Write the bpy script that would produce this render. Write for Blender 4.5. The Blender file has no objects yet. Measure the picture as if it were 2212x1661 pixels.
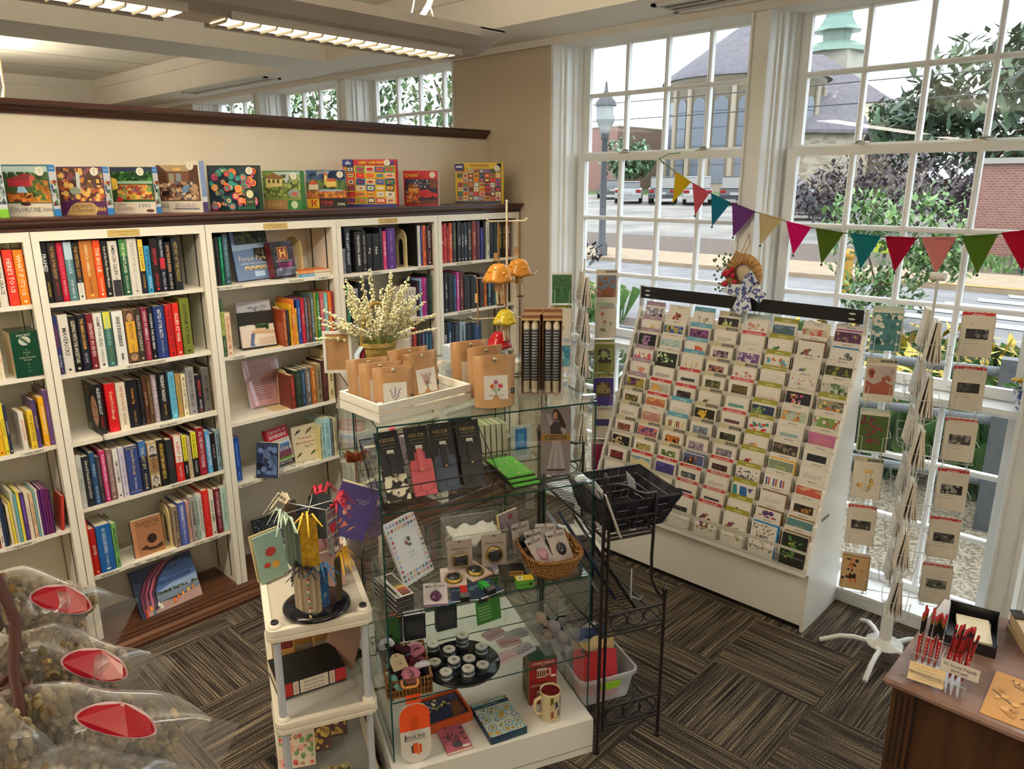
import bpy, math, random
from mathutils import Matrix, Vector, Euler
from math import sin, cos, pi, radians as rad
random.seed(7)
S = bpy.context.scene
COL = S.collection
# ---------------------------------------------------------------- camera
cam_d = bpy.data.cameras.new('camera'); cam = bpy.data.objects.new('camera', cam_d); COL.objects.link(cam)
cam_d.sensor_fit = 'HORIZONTAL'; cam_d.sensor_width = 36.0; cam_d.lens = 36.0 * 1612.01 / 2212.0
cam_d.clip_start = 0.05; cam_d.clip_end = 600
AX = ((0.72319564, 0.17910350, -0.66701574), (0.69064146, -0.18973059, 0.69786581), (-0.00156308, -0.96536223, -0.26090864))
cam.matrix_world = Matrix(((AX[0][0], -AX[0][1], -AX[0][2], 0), (AX[1][0], -AX[1][1], -AX[1][2], 0), (AX[2][0], -AX[2][1], -AX[2][2], 2.28), (0, 0, 0, 1)))
S.camera = cam
# ---------------------------------------------------------------- sky and exposure
S.view_settings.view_transform = 'Standard'; S.view_settings.look = 'None'
S.view_settings.gamma = 1.0; S.view_settings.use_curve_mapping = False
S.view_settings.exposure = 0.68
S.cycles.use_denoising = True
S.cycles.max_bounces = 9; S.cycles.diffuse_bounces = 4; S.cycles.glossy_bounces = 3
S.cycles.transmission_bounces = 4; S.cycles.transparent_max_bounces = 28
S.cycles.use_adaptive_sampling = True; S.cycles.adaptive_threshold = 0.02
S.cycles.caustics_reflective = False; S.cycles.caustics_refractive = False
S.cycles.sample_clamp_indirect = 6.0
W = bpy.data.worlds.new('overcast_sky'); S.world = W; W.use_nodes = True
nt = W.node_tree; bg = nt.nodes['Background']
geo = nt.nodes.new('ShaderNodeTexCoord'); sep = nt.nodes.new('ShaderNodeSeparateXYZ'); rmp = nt.nodes.new('ShaderNodeValToRGB')
nt.links.new(geo.outputs['Generated'], sep.inputs[0]); nt.links.new(sep.outputs[2], rmp.inputs[0]); nt.links.new(rmp.outputs[0], bg.inputs[0])
rmp.color_ramp.elements[0].color = (0.80, 0.90, 1.0, 1); rmp.color_ramp.elements[0].position = 0.0
rmp.color_ramp.elements[1].color = (0.93, 0.97, 1.0, 1); rmp.color_ramp.elements[1].position = 0.35
bg.inputs[1].default_value = 2.5
def light(name, kind, loc, power, color=(1, 1, 1), size=(1, 1), aim=(0, 0, -1)):
    d = bpy.data.lights.new(name, kind); d.energy = power; d.color = color
    o = bpy.data.objects.new(name, d); COL.objects.link(o); o.location = loc
    if kind == 'AREA':
        d.shape = 'RECTANGLE'; d.size, d.size_y = size
    if kind == 'SUN': d.angle = rad(size[0])
    o.rotation_euler = Vector(aim).to_track_quat('-Z', 'Y').to_euler()
    return o
light('hazy_sun', 'SUN', (0, 0, 30), 1.0, (1, .97, .93), (25, 0), (-.35, .45, -.8))
# ---------------------------------------------------------------- materials
MATS = {}
GAIN = 1.2
def lin(c):
    return c / 12.92 if c <= .04045 else ((c + .055) / 1.055) ** 2.4
def rgb(h, gain=None):
    h = h.lstrip('#'); g = GAIN if gain is None else gain
    if len(h) == 3: h = ''.join(c * 2 for c in h)
    return tuple(min(.86, lin(int(h[i:i + 2], 16) / 255) * g) for i in (0, 2, 4)) + (1,)
def newmat(name):
    m = bpy.data.materials.new(name); m.use_nodes = True
    return m, m.node_tree, m.node_tree.nodes['Principled BSDF']
def N(nt, t, **kw):
    n = nt.nodes.new('ShaderNode' + t)
    for k, v in kw.items():
        if k.startswith('i_'): n.inputs[int(k[2:])].default_value = v
        else: setattr(n, k, v)
    return n
def ramp(nt, stops, interp='LINEAR'):
    r = nt.nodes.new('ShaderNodeValToRGB'); r.color_ramp.interpolation = interp
    e = r.color_ramp.elements
    while len(e) < len(stops): e.new(.5)
    for i, (p, c) in enumerate(stops): e[i].position = p; e[i].color = c if len(c) == 4 else tuple(c) + (1,)
    return r
def noise_mat(name, stops, scale=20, detail=4, rough=.6, bump=0., stretch=(1, 1, 1), kind='noise', metal=0., interp='LINEAR', bscale=None, rand=1.0, gain=None):
    """a procedural material: ramp of colours over noise / voronoi / wave"""
    m, nt, b = newmat(name)
    tc = N(nt, 'TexCoord'); mp = N(nt, 'Mapping'); mp.inputs['Scale'].default_value = stretch
    nt.links.new(tc.outputs['Object'], mp.inputs[0])
    if kind == 'noise': t = N(nt, 'TexNoise'); t.inputs['Detail'].default_value = detail
    elif kind == 'wave': t = N(nt, 'TexWave'); t.inputs['Distortion'].default_value = rand * 4; t.inputs['Detail'].default_value = detail
    else: t = N(nt, 'TexVoronoi'); t.inputs['Randomness'].default_value = rand
    t.inputs['Scale'].default_value = scale
    nt.links.new(mp.outputs[0], t.inputs['Vector'])
    src = t.outputs[0]
    if kind == 'cells':
        s = N(nt, 'SeparateColor'); nt.links.new(t.outputs['Color'], s.inputs[0]); src = s.outputs[0]
    r = ramp(nt, [(p, rgb(c, gain)) for p, c in stops], interp)
    nt.links.new(src, r.inputs[0]); nt.links.new(r.outputs[0], b.inputs['Base Color'])
    b.inputs['Roughness'].default_value = rough; b.inputs['Metallic'].default_value = metal
    if bump:
        t2 = t
        if bscale:
            t2 = N(nt, 'TexNoise'); t2.inputs['Scale'].default_value = bscale; t2.inputs['Detail'].default_value = 3
            nt.links.new(mp.outputs[0], t2.inputs['Vector'])
        bp = N(nt, 'Bump'); bp.inputs['Strength'].default_value = bump; bp.inputs['Distance'].default_value = .01
        nt.links.new(t2.outputs[0], bp.inputs['Height']); nt.links.new(bp.outputs[0], b.inputs['Normal'])
    MATS[name] = m
    return m
def mat(k):
    """'#rrggbb' plain paint, '#rrggbb/g' glossy, '/m' metal, '/c' cloth, '/s' satin; or a named material"""
    if k in MATS: return MATS[k]
    h, _, f = k.partition('/')
    m, nt, b = newmat('paint_' + h.lstrip('#') + ('_' + f if f else ''))
    c = rgb(h)
    tc = N(nt, 'TexCoord'); t = N(nt, 'TexNoise'); t.inputs['Scale'].default_value = 14
    mx = N(nt, 'MixRGB', blend_type='MULTIPLY'); mx.inputs[0].default_value = .12; mx.inputs[1].default_value = c
    nt.links.new(tc.outputs['Object'], t.inputs['Vector']); nt.links.new(t.outputs[0], mx.inputs[2]); nt.links.new(mx.outputs[0], b.inputs['Base Color'])
    b.inputs['Roughness'].default_value = {'g': .12, 'm': .3, 'c': .9, 's': .32}.get(f, .55)
    if f == 'm': b.inputs['Metallic'].default_value = .9
    if f == 'c': b.inputs['Specular IOR Level'].default_value = .15
    MATS[k] = m
    return m
def glass_mat(name, tint, rough=0., fac=None, spec=1.0, body=None, bodyfac=0.):
    m = bpy.data.materials.new(name); m.use_nodes = True; nt = m.node_tree; nt.nodes.clear()
    out = N(nt, 'OutputMaterial'); tr = N(nt, 'BsdfTransparent'); tr.inputs[0].default_value = tint + (1,)
    gl = N(nt, 'BsdfGlossy'); gl.inputs['Roughness'].default_value = rough; gl.inputs[0].default_value = (spec, spec, spec, 1)
    fr = N(nt, 'Fresnel'); fr.inputs[0].default_value = 1.45
    bf = N(nt, 'NewGeometry'); iv = N(nt, 'Math', operation='SUBTRACT'); iv.inputs[0].default_value = 1.0; nt.links.new(bf.outputs['Backfacing'], iv.inputs[1])
    fm = N(nt, 'Math', operation='MULTIPLY'); nt.links.new(fr.outputs[0], fm.inputs[0]); nt.links.new(iv.outputs[0], fm.inputs[1]); fr = fm
    mx = N(nt, 'MixShader'); nt.links.new(fr.outputs[0], mx.inputs[0])
    if fac is not None:
        ad = N(nt, 'Math', operation='ADD', use_clamp=True); ad.inputs[1].default_value = fac
        nt.links.new(fr.outputs[0], ad.inputs[0]); nt.links.new(ad.outputs[0], mx.inputs[0])
    nt.links.new(tr.outputs[0], mx.inputs[1]); nt.links.new(gl.outputs[0], mx.inputs[2])
    if body:
        df = N(nt, 'BsdfDiffuse'); df.inputs[0].default_value = body + (1,)
        m2 = N(nt, 'MixShader'); m2.inputs[0].default_value = bodyfac
        nt.links.new(mx.outputs[0], m2.inputs[1]); nt.links.new(df.outputs[0], m2.inputs[2]); nt.links.new(m2.outputs[0], out.inputs[0])
    else: nt.links.new(mx.outputs[0], out.inputs[0])
    MATS[name] = m
glass_mat('pane_glass', (.97, .985, .98))
glass_mat('case_glass', (.97, .985, .975))
glass_mat('clear_plastic', (.95, .95, .95), .05, .03)
glass_mat('acrylic', (.97, .97, .97), .02, .02, body=(.8, .8, .8), bodyfac=.05)
glass_mat('cellophane', (.95, .95, .95), .1, .06, body=(.75, .74, .74), bodyfac=.17)
glass_mat('mesh_cloth', (.75, .75, .72), .5, 0., body=(.7, .68, .62), bodyfac=.55)
def emit_mat(name, col, strength):
    m, nt, b = newmat(name); b.inputs['Base Color'].default_value = col + (1,)
    b.inputs['Emission Color'].default_value = col + (1,); b.inputs['Emission Strength'].default_value = strength
    MATS[name] = m
# ---------------------------------------------------------------- mesh accumulator
class G:
    def __init__(s): s.v = []; s.f = []; s.k = []; s.sm = []; s.T = Matrix()
    def at(s, loc=(0, 0, 0), rot=(0, 0, 0), sc=(1, 1, 1)):
        s.T = Matrix.LocRotScale(Vector(loc), Euler(rot), Vector(sc)); return s
    def add(s, vs, fs, k, smooth=False):
        n = len(s.v); T = s.T
        s.v += [tuple(T @ Vector(p)) for p in vs]
        s.f += [tuple(i + n for i in f) for f in fs]
        s.k += [k] * len(fs) if isinstance(k, str) else k
        s.sm += [smooth] * len(fs); return s
    def box(s, x0, x1, y0, y1, z0, z1, k, ks=None):
        """ks: optional dict of face letter (x X y Y z Z: min / max sides) -> material"""
        v = [(x, y, z) for x in (x0, x1) for y in (y0, y1) for z in (z0, z1)]
        f = [(0, 1, 3, 2), (4, 6, 7, 5), (0, 4, 5, 1), (2, 3, 7, 6), (0, 2, 6, 4), (1, 5, 7, 3)]
        kk = [k] * 6
        if ks: kk = [ks.get(c, k) for c in 'xXyYzZ']
        return s.add(v, f, kk)
    def cb(s, c, d, k, ks=None):
        return s.box(c[0] - d[0] / 2, c[0] + d[0] / 2, c[1] - d[1] / 2, c[1] + d[1] / 2, c[2] - d[2] / 2, c[2] + d[2] / 2, k, ks)
    def prism(s, p, a, b, k, ax='z', side=None, smooth=False):
        """2-D outline p extruded from a to b along ax (x: p=(y,z), y: p=(x,z), z: p=(x,y))"""
        def P(q, h): return (h, q[0], q[1]) if ax == 'x' else (q[0], h, q[1]) if ax == 'y' else (q[0], q[1], h)
        n = len(p)
        v = [P(q, a) for q in p] + [P(q, b) for q in p]
        s.add(v, [tuple(range(n - 1, -1, -1)), tuple(range(n, 2 * n))], k)
        return s.add(v, [(i, (i + 1) % n, n + (i + 1) % n, n + i) for i in range(n)], side or k, smooth)
    def poly(s, pts, k): return s.add(pts, [tuple(range(len(pts)))], k)
    def tube(s, pts, r, k, n=8, closed=False, flat=1.0):
        pts = [Vector(p) for p in pts]; m = len(pts); v = []
        rr = r if isinstance(r, (list, tuple)) else [r] * m
        prev = None
        for i, p in enumerate(pts):
            if closed: d = pts[(i + 1) % m] - pts[i - 1]
            else: d = pts[min(i + 1, m - 1)] - pts[max(i - 1, 0)]
            d = d.normalized() if d.length > 1e-9 else Vector((0, 0, 1))
            if prev is None:
                u = d.cross(Vector((0, 0, 1)))
                if u.length < .05: u = d.cross(Vector((0, 1, 0)))
            else: u = prev - d * prev.dot(d)
            u = u.normalized(); w = d.cross(u); prev = u
            v += [tuple(p + u * (rr[i] * cos(2 * pi * j / n)) + w * (flat * rr[i] * sin(2 * pi * j / n))) for j in range(n)]
        f = []
        for i in range(m if closed else m - 1):
            a = i * n; b = ((i + 1) % m) * n
            f += [(a + j, a + (j + 1) % n, b + (j + 1) % n, b + j) for j in range(n)]
        s.add(v, f, k, True)
        if not closed: s.add(v, [tuple(range(n - 1, -1, -1)), tuple(range((m - 1) * n, m * n))], k)
        return s
    def lathe(s, prof, k, n=24, c=(0, 0, 0), sc=(1, 1), smooth=True):
        v = [(c[0] + r * sc[0] * cos(2 * pi * j / n), c[1] + r * sc[1] * sin(2 * pi * j / n), c[2] + z) for r, z in prof for j in range(n)]
        f = []
        for i in range(len(prof) - 1):
            a, b = i * n, (i + 1) * n
            f += [(a + j, a + (j + 1) % n, b + (j + 1) % n, b + j) for j in range(n)]
        s.add(v, f, k, smooth)
        caps = []
        if prof[0][0] > 1e-6: caps.append(tuple(range(n - 1, -1, -1)))
        if prof[-1][0] > 1e-6: caps.append(tuple(range((len(prof) - 1) * n, len(prof) * n)))
        if caps: s.add(v, caps, k)
        return s
    def cyl(s, c, r, h, k, n=20): return s.lathe([(r, 0), (r, h)], k, n, c)
    def ball(s, c, r, k, n=12):
        r = r if isinstance(r, (tuple, list)) else (r, r, r); h = max(4, n // 2)
        v = [(c[0] + r[0] * sin(pi * i / h) * cos(2 * pi * j / n), c[1] + r[1] * sin(pi * i / h) * sin(2 * pi * j / n), c[2] + r[2] * cos(pi * i / h)) for i in range(h + 1) for j in range(n)]
        f = [(i * n + j, (i + 1) * n + j, (i + 1) * n + (j + 1) % n, i * n + (j + 1) % n) for i in range(h) for j in range(n)]
        return s.add(v, f, k, True)
    def build(s, name, parent=None, loc=None, rot=None):
        keys = list(dict.fromkeys(s.k)); ix = {k: i for i, k in enumerate(keys)}
        me = bpy.data.meshes.new(name); me.from_pydata(s.v, [], s.f)
        for k in keys: me.materials.append(mat(k))
        me.polygons.foreach_set('material_index', [ix[k] for k in s.k]); me.polygons.foreach_set('use_smooth', s.sm)
        me.update()
        o = bpy.data.objects.new(name, me); COL.objects.link(o)
        if parent: o.parent = parent
        if loc is not None: o.location = loc
        if rot is not None: o.rotation_euler = rot
        return o
# ---------------------------------------------------------------- flat print (pictures and lettering on a face)
_TX = {}
def text_geo(t, bold=0.):
    if (t, bold) in _TX: return _TX[(t, bold)]
    cu = bpy.data.curves.new('t', 'FONT'); cu.body = t; cu.resolution_u = 1; cu.size = 1; cu.offset = bold
    ob = bpy.data.objects.new('t', cu); me = bpy.data.meshes.new_from_object(ob)
    vs = [tuple(v.co) for v in me.vertices]; fs = [tuple(p.vertices) for p in me.polygons]
    bpy.data.objects.remove(ob); bpy.data.curves.remove(cu); bpy.data.meshes.remove(me)
    if not vs: r = ([], [], 1, 1)
    else:
        x0 = min(v[0] for v in vs); x1 = max(v[0] for v in vs); y0 = min(v[1] for v in vs); y1 = max(v[1] for v in vs)
        r = ([(v[0] - x0, v[1] - y0) for v in vs], fs, x1 - x0, y1 - y0)
    _TX[(t, bold)] = r
    return r
class Pic:
    """a printed face: shapes in (u,v), layer by layer a tenth of a millimetre apart, on the plane o + u*U + v*V"""
    def __init__(s, g, o, U, V, w=1., h=1., lift=.00025):
        s.g = g; s.o = Vector(o); s.U = Vector(U).normalized(); s.V = Vector(V).normalized(); s.n = s.U.cross(s.V); s.w = w; s.h = h; s.d = lift; s.st = .00012
    def P(s, u, v): return tuple(s.o + s.U * (u * s.w) + s.V * (v * s.h) + s.n * s.d)
    def poly(s, pts, k): s.g.poly([s.P(*p) for p in pts], k); s.d += s.st; return s
    def rect(s, a, b, c, d, k): return s.poly([(a, c), (b, c), (b, d), (a, d)], k)
    def many(s, polys, k):
        for p in polys: s.g.poly([s.P(*q) for q in p], k)
        s.d += s.st; return s
    def ell(s, cx, cy, rx, ry, k, n=14, a0=0.): return s.poly([(cx + rx * cos(a0 + 2 * pi * i / n), cy + ry * sin(a0 + 2 * pi * i / n)) for i in range(n)], k)
    def line(s, pts, t, k):
        """stroke of thickness t metres"""
        q = []
        for (a, b), (c, d) in zip(pts, pts[1:]):
            dx, dy = (c - a) * s.w, (d - b) * s.h; L = math.hypot(dx, dy) or 1; ox, oy = -dy / L * t / 2 / s.w, dx / L * t / 2 / s.h
            q.append([(a - ox, b - oy), (c - ox, d - oy), (c + ox, d + oy), (a + ox, b + oy)])
        return s.many(q, k)
    def text(s, t, u, v, size, k, fit=None, rot=0, bold=0., al='c', asp=1.):
        """centred at (u,v); size = height of the lettering in metres, fit = longest length in metres"""
        vs, fs, w, h = text_geo(t, bold)
        if not vs: return s
        sc = size / max(h, .5); sx = sc * asp
        if fit and w * sx > fit: sx = fit / w
        c, q = cos(rot), sin(rot); pts = []
        for x, y in vs:
            x = (x - (w / 2 if al == 'c' else 0)) * sx; y = (y - h / 2) * sc
            pts.append(tuple(s.o + s.U * (u * s.w + x * c - y * q) + s.V * (v * s.h + x * q + y * c) + s.n * s.d))
        s.g.add(pts, fs, k); s.d += s.st; return s
    def specks(s, n, a, b, c, d, r, ks, seed=1, sq=False):
        R = random.Random(seed); by = {}
        for _ in range(n):
            k = R.choice(ks); x = R.uniform(a, b); y = R.uniform(c, d); q = r * R.uniform(.5, 1.2); m = 4 if sq else 6; t = R.uniform(0, 6)
            by.setdefault(k, []).append([(min(b, max(a, x + q / s.w * cos(t + 2 * pi * i / m))), min(d, max(c, y + q / s.h * sin(t + 2 * pi * i / m)))) for i in range(m)])
        for k, p in by.items(): s.many(p, k)
        return s
# ---------------------------------------------------------------- objects
def tag(o, label=None, cat=None, group=None, kind=None):
    for k, v in (('label', label), ('category', cat), ('group', group), ('kind', kind)):
        if v: o[k] = v
    return o
def empty(name, loc, rz=0, label=None, cat=None, group=None):
    o = bpy.data.objects.new(name, None); COL.objects.link(o); o.location = loc; o.rotation_euler = (0, 0, rz); o.empty_display_size = .05
    return tag(o, label, cat, group)
def struct(g, name, parent=None):
    o = g.build(name, parent)
    if not parent: o['kind'] = 'structure'
    return o
ORD = ['first', 'second', 'third', 'fourth', 'fifth', 'sixth', 'seventh', 'eighth', 'ninth', 'tenth', 'eleventh', 'twelfth', 'thirteenth', 'fourteenth', 'fifteenth', 'sixteenth', 'seventeenth', 'eighteenth', 'nineteenth', 'twentieth', 'twenty-first', 'twenty-second', 'twenty-third', 'twenty-fourth', 'twenty-fifth', 'twenty-sixth']
_CN = [('black', 18, 18, 20), ('charcoal', 60, 60, 62), ('grey', 128, 128, 128), ('pale grey', 190, 190, 190), ('white', 235, 232, 225), ('cream', 225, 210, 170), ('tan', 175, 140, 95), ('brown', 95, 62, 40),
       ('maroon', 105, 28, 38), ('red', 195, 35, 40), ('orange', 225, 110, 40), ('yellow', 225, 195, 50), ('olive', 125, 125, 40), ('green', 50, 120, 60), ('dark green', 25, 60, 45), ('teal', 50, 125, 130), ('pale blue', 150, 195, 215),
       ('blue', 45, 85, 165), ('navy', 28, 35, 75), ('purple', 95, 60, 130), ('lilac', 170, 150, 185), ('pink', 220, 120, 150), ('magenta', 190, 30, 100), ('rose', 190, 90, 95)]
def cname(h):
    h = h.split('/')[0].lstrip('#')
    if len(h) == 3: h = ''.join(c * 2 for c in h)
    if len(h) != 6: return 'patterned'
    r, g, b = (int(h[i:i + 2], 16) for i in (0, 2, 4))
    return min(_CN, key=lambda c: (c[1] - r) ** 2 + (c[2] - g) ** 2 + (c[3] - b) ** 2)[0]
# ================================================================= the room
def wall_like(name, stops, scale, rough=.8): noise_mat(name, stops, scale, 3, rough)
wall_like('wall_paint', [(.3, '#ab9f8e'), (.7, '#b3a796')], 2)
wall_like('partition_paint', [(.3, '#c6bcac'), (.7, '#cdc3b3')], 2)
wall_like('ceiling_paint', [(.3, '#cfcbc2'), (.7, '#d6d2c9')], 2)
wall_like('tile_ceiling', [(.3, '#d8d3c6'), (.7, '#dfdacd')], 6)
noise_mat('window_paint', [(.3, '#d2d5d6'), (.7, '#dadddd')], 3, 3, .35)
noise_mat('shelf_paint', [(.3, '#dad2c3'), (.7, '#e1d9ca')], 3, 3, .4)
noise_mat('dark_wood', [(.25, '#24130f'), (.5, '#3a211a'), (.75, '#5a3628')], 6, 5, .28, .15, (1, .06, 6))
noise_mat('rail_wood', [(.25, '#24130f'), (.5, '#3a211a'), (.75, '#5a3628')], 6, 5, .28, .15, (6, .06, 6))
def carpet():
    m, nt, b = newmat('carpet_tiles'); L = nt.links.new
    tc = N(nt, 'TexCoord'); mp = N(nt, 'Mapping'); L(tc.outputs['Object'], mp.inputs[0])
    sp = N(nt, 'SeparateXYZ'); L(mp.outputs[0], sp.inputs[0])
    def M(op, a, b_=None):
        n = N(nt, 'Math', operation=op)
        for i, q in enumerate((a, b_)):
            if q is None: continue
            if isinstance(q, (int, float)): n.inputs[i].default_value = q
            else: L(q, n.inputs[i])
        return n.outputs[0]
    T = .5
    fx = M('FLOOR', M('DIVIDE', sp.outputs[0], T)); fy = M('FLOOR', M('DIVIDE', sp.outputs[1], T))
    par = M('MODULO', M('ABSOLUTE', M('ADD', fx, fy)), 2.0)
    # rib coordinate: x in one tile, y in the next
    mix = N(nt, 'Mix'); L(par, mix.inputs[0]); L(sp.outputs[0], mix.inputs[2]); L(sp.outputs[1], mix.inputs[3])
    mix2 = N(nt, 'Mix'); L(par, mix2.inputs[0]); L(sp.outputs[1], mix2.inputs[2]); L(sp.outputs[0], mix2.inputs[3])
    cb = N(nt, 'CombineXYZ'); L(M('MULTIPLY', mix.outputs[0], 150.0), cb.inputs[0]); L(M('MULTIPLY', mix2.outputs[0], 2.2), cb.inputs[1])
    L(M('ADD', M('MULTIPLY', fx, 7.3), M('MULTIPLY', fy, 3.1)), cb.inputs[2])
    n1 = N(nt, 'TexNoise'); n1.inputs['Scale'].default_value = 1.0; n1.inputs['Detail'].default_value = 2; L(cb.outputs[0], n1.inputs['Vector'])
    cb2 = N(nt, 'CombineXYZ'); L(M('MULTIPLY', mix.outputs[0], 190.0), cb2.inputs[0]); L(M('MULTIPLY', mix2.outputs[0], 150.0), cb2.inputs[1])
    n2 = N(nt, 'TexNoise'); n2.inputs['Scale'].default_value = 1.0; n2.inputs['Detail'].default_value = 1; L(cb2.outputs[0], n2.inputs['Vector'])
    v = M('ADD', M('MULTIPLY', n1.outputs[0], .72), M('MULTIPLY', n2.outputs[0], .30))
    r = ramp(nt, [(.36, rgb('#1d1a19', 1.)), (.47, rgb('#3a3430', 1.)), (.55, rgb('#5a5046', 1.)), (.66, rgb('#8f8068', 1.))]); L(v, r.inputs[0]); L(r.outputs[0], b.inputs['Base Color'])
    b.inputs['Roughness'].default_value = .95; b.inputs['Specular IOR Level'].default_value = .1
    bp = N(nt, 'Bump'); bp.inputs['Strength'].default_value = .5; bp.inputs['Distance'].default_value = .004; L(v, bp.inputs['Height']); L(bp.outputs[0], b.inputs['Normal'])
    MATS['carpet_tiles'] = m
carpet()
XW0, XW1, YB = -12.0, 5.0, -5.0
struct(G().box(XW0, XW1, YB, 4.0, -.1, 0, 'carpet_tiles'), 'floor')
# ---- window wall: piers, posts, aprons; every window a structure of its own
WIN = [-9.81, -8.33, -6.85, -5.68, -3.31, -1.83, -.35, 1.13, 2.61]   # left glass edge of each window
WIN = [-8.66, -7.17, -5.68, -3.31, -1.83, -.35, 1.14, 2.62]
WG = 1.18
g = G()
edges = []
for a in WIN: edges.append((a - .14, a + WG + .085))
xs = XW0
for a, b in edges + [(XW1, XW1)]:
    if a - xs > .01:
        post = a - xs < .2
        k = 'window_paint' if post else 'wall_paint'
        g.box(xs, a, 4.0, 4.32, 0 if not post else .0, 3.19, k)
    xs = b
for a, b in edges:
    g.box(a, b, 4.0, 4.32, -.1, .085, 'window_paint')      # apron under the glass
    g.box(a, b, 4.26, 4.32, 3.2, 3.5, 'window_paint')
g.box(XW0, XW1, 3.97, 4.32, 3.145, 3.25, 'ceiling_paint')
struct(g, 'wall_window')
# baseboard with a small moulding
g = G()
for a, b in edges:
    g.prism([(4.0, 0), (3.985, 0), (3.985, .05), (3.99, .058), (3.975, .064), (3.975, .085), (4.0, .085)], a - .09, b + .09, 'window_paint', 'x')
struct(g, 'baseboard_window')
def window(n, x0):
    x1 = x0 + WG; Yl, Yu = 4.19, 4.25
    root = empty('window_%d' % n, (x0, 4.2, .085)); root['kind'] = 'structure'
    def part(g, name):
        g.v = [(a - x0, b - 4.2, c - .085) for a, b, c in g.v]; return g.build(name, root)
    g = G()
    # stepped jambs
    for sx, xj in ((1, x0 - .14), (-1, x1 + .085)):
        d = .085 if sx > 0 else .05
        prof = [(0, 3.985), (.02, 3.985), (.025, 4.0), (.035, 4.04), (.045, 4.045), (.045, 4.075), (.06, 4.08), (.06, 4.11), (.052, 4.12), (.052, 4.15), (.066, 4.155), (.066, 4.2), (.085, 4.205), (.085, 4.3), (0, 4.3)]
        g.prism([(xj + sx * a * d / .085, y) for a, y in prof], .085, 3.19, 'window_paint', 'z')
    g.box(x0 - .14, x1 + .09, 4.14, 4.3, 1.175, 1.2, 'window_paint')
    g.prism([(4.06, 1.2), (4.04, 1.215), (4.04, 1.24), (4.3, 1.25), (4.3, 1.19), (4.08, 1.19)], x0 - .13, x1 + .08, 'window_paint', 'x')
    part(g, 'window_frame')
    def sash(name, y, z0, z1, rows, bot, top, st=.055):
        g = G(); t = .036
        g.box(x0 - st, x0, y, y + t, z0, z1, 'window_paint'); g.box(x1, x1 + st * .6, y, y + t, z0, z1, 'window_paint')
        g.box(x0, x1, y, y + t, z0, z0 + bot, 'window_paint'); g.box(x0, x1, y, y + t, z1 - top, z1, 'window_paint')
        a, b = z0 + bot, z1 - top
        for i in (1, 2, 3):
            x = x0 + WG * i / 4
            g.prism([(x - .013, y + .002), (x - .005, y - .006), (x + .005, y - .006), (x + .013, y + .002), (x + .013, y + t), (x - .013, y + t)], a, b, 'window_paint', 'z')
        for i in range(1, rows):
            z = a + (b - a) * i / rows
            g.prism([(y + .001, z - .013), (y - .005, z - .005), (y - .005, z + .005), (y + .001, z + .013), (y + t, z + .013), (y + t, z - .013)], x0, x1, 'window_paint', 'x')
        return g
    part(sash('upper', 4.225, 2.46, 3.2, 2, .02, .0), 'upper_sash')
    part(sash('lower', 4.185, 1.25, 2.465, 3, .055, .045), 'lower_sash')
    part(sash('base', 4.2, .085, 1.19, 3, .045, .0), 'bottom_sash')
    part(G().box(x0, x1, 4.242, 4.246, 2.48, 3.2, 'pane_glass').box(x0, x1, 4.202, 4.206, 1.3, 2.42, 'pane_glass').box(x0, x1, 4.217, 4.221, .13, 1.19, 'pane_glass'), 'glass')
    for f in (.26, .74):
        g = G(); cx = x0 + WG * f
        g.box(cx - .03, cx + .03, 4.19, 4.215, 2.465, 2.471, '#8f8a80/m'); g.lathe([(.012, 0), (.012, .012), (.006, .018)], '#8f8a80/m', 10, (cx, 4.2, 2.471))
        g.tube([(cx, 4.2, 2.48), (cx + .02, 4.188, 2.486), (cx + .045, 4.19, 2.482)], [.006, .007, .004], '#8f8a80/m', 6)
        part(g, 'sash_lock')
for i, x in enumerate(WIN): window(i + 1, x)
# ---- remaining walls
struct(G().box(XW0 - .1, XW0, YB, 4.3, 0, 3.5, 'wall_paint'), 'wall_left')
struct(G().box(XW1, XW1 + .1, YB, 4.3, 0, 3.5, 'wall_paint'), 'wall_right')
struct(G().box(XW0, XW1, YB - .1, YB, 0, 3.5, 'wall_paint'), 'wall_back')
# partition behind the bookcases, with its dark rail
struct(G().box(-4.2, -4.07, -3.2, 4.0, 0, 2.59, 'partition_paint').box(-4.2, -4.07, -3.2, 4.0, 2.59, 2.645, 'ceiling_paint'), 'partition_wall')
g = G().prism([(-4.07, 2.585), (-4.06, 2.585), (-4.055, 2.6), (-4.045, 2.605), (-4.04, 2.618), (-4.025, 2.626), (-4.022, 2.645), (-4.07, 2.645)], -3.2, 3.985, 'rail_wood', 'y')
struct(g, 'trim_1')
g = G().prism([(-4.06, 2.08), (-3.745, 2.08), (-3.735, 2.083), (-3.735, 2.096), (-3.725, 2.1), (-3.715, 2.112), (-3.705, 2.118), (-3.705, 2.126), (-3.695, 2.13), (-3.695, 2.14), (-4.06, 2.14)], -3.2, 3.99, 'rail_wood', 'y')
struct(g, 'trim_2')
noise_mat('plinth_wood', [(.2, '#2b1810'), (.5, '#4a2d1e'), (.8, '#6b4630')], 6, 5, .3, .15, (6, .06, 6))
g = G().prism([(-4.06, 0), (-3.66, 0), (-3.66, .02), (-3.668, .024), (-3.672, .04), (-3.69, .05), (-3.69, .062), (-3.705, .066), (-3.705, .076), (-3.72, .08), (-3.725, .092), (-4.06, .092)], -3.2, 3.985, 'plinth_wood', 'y')
struct(g, 'trim_3')
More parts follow.
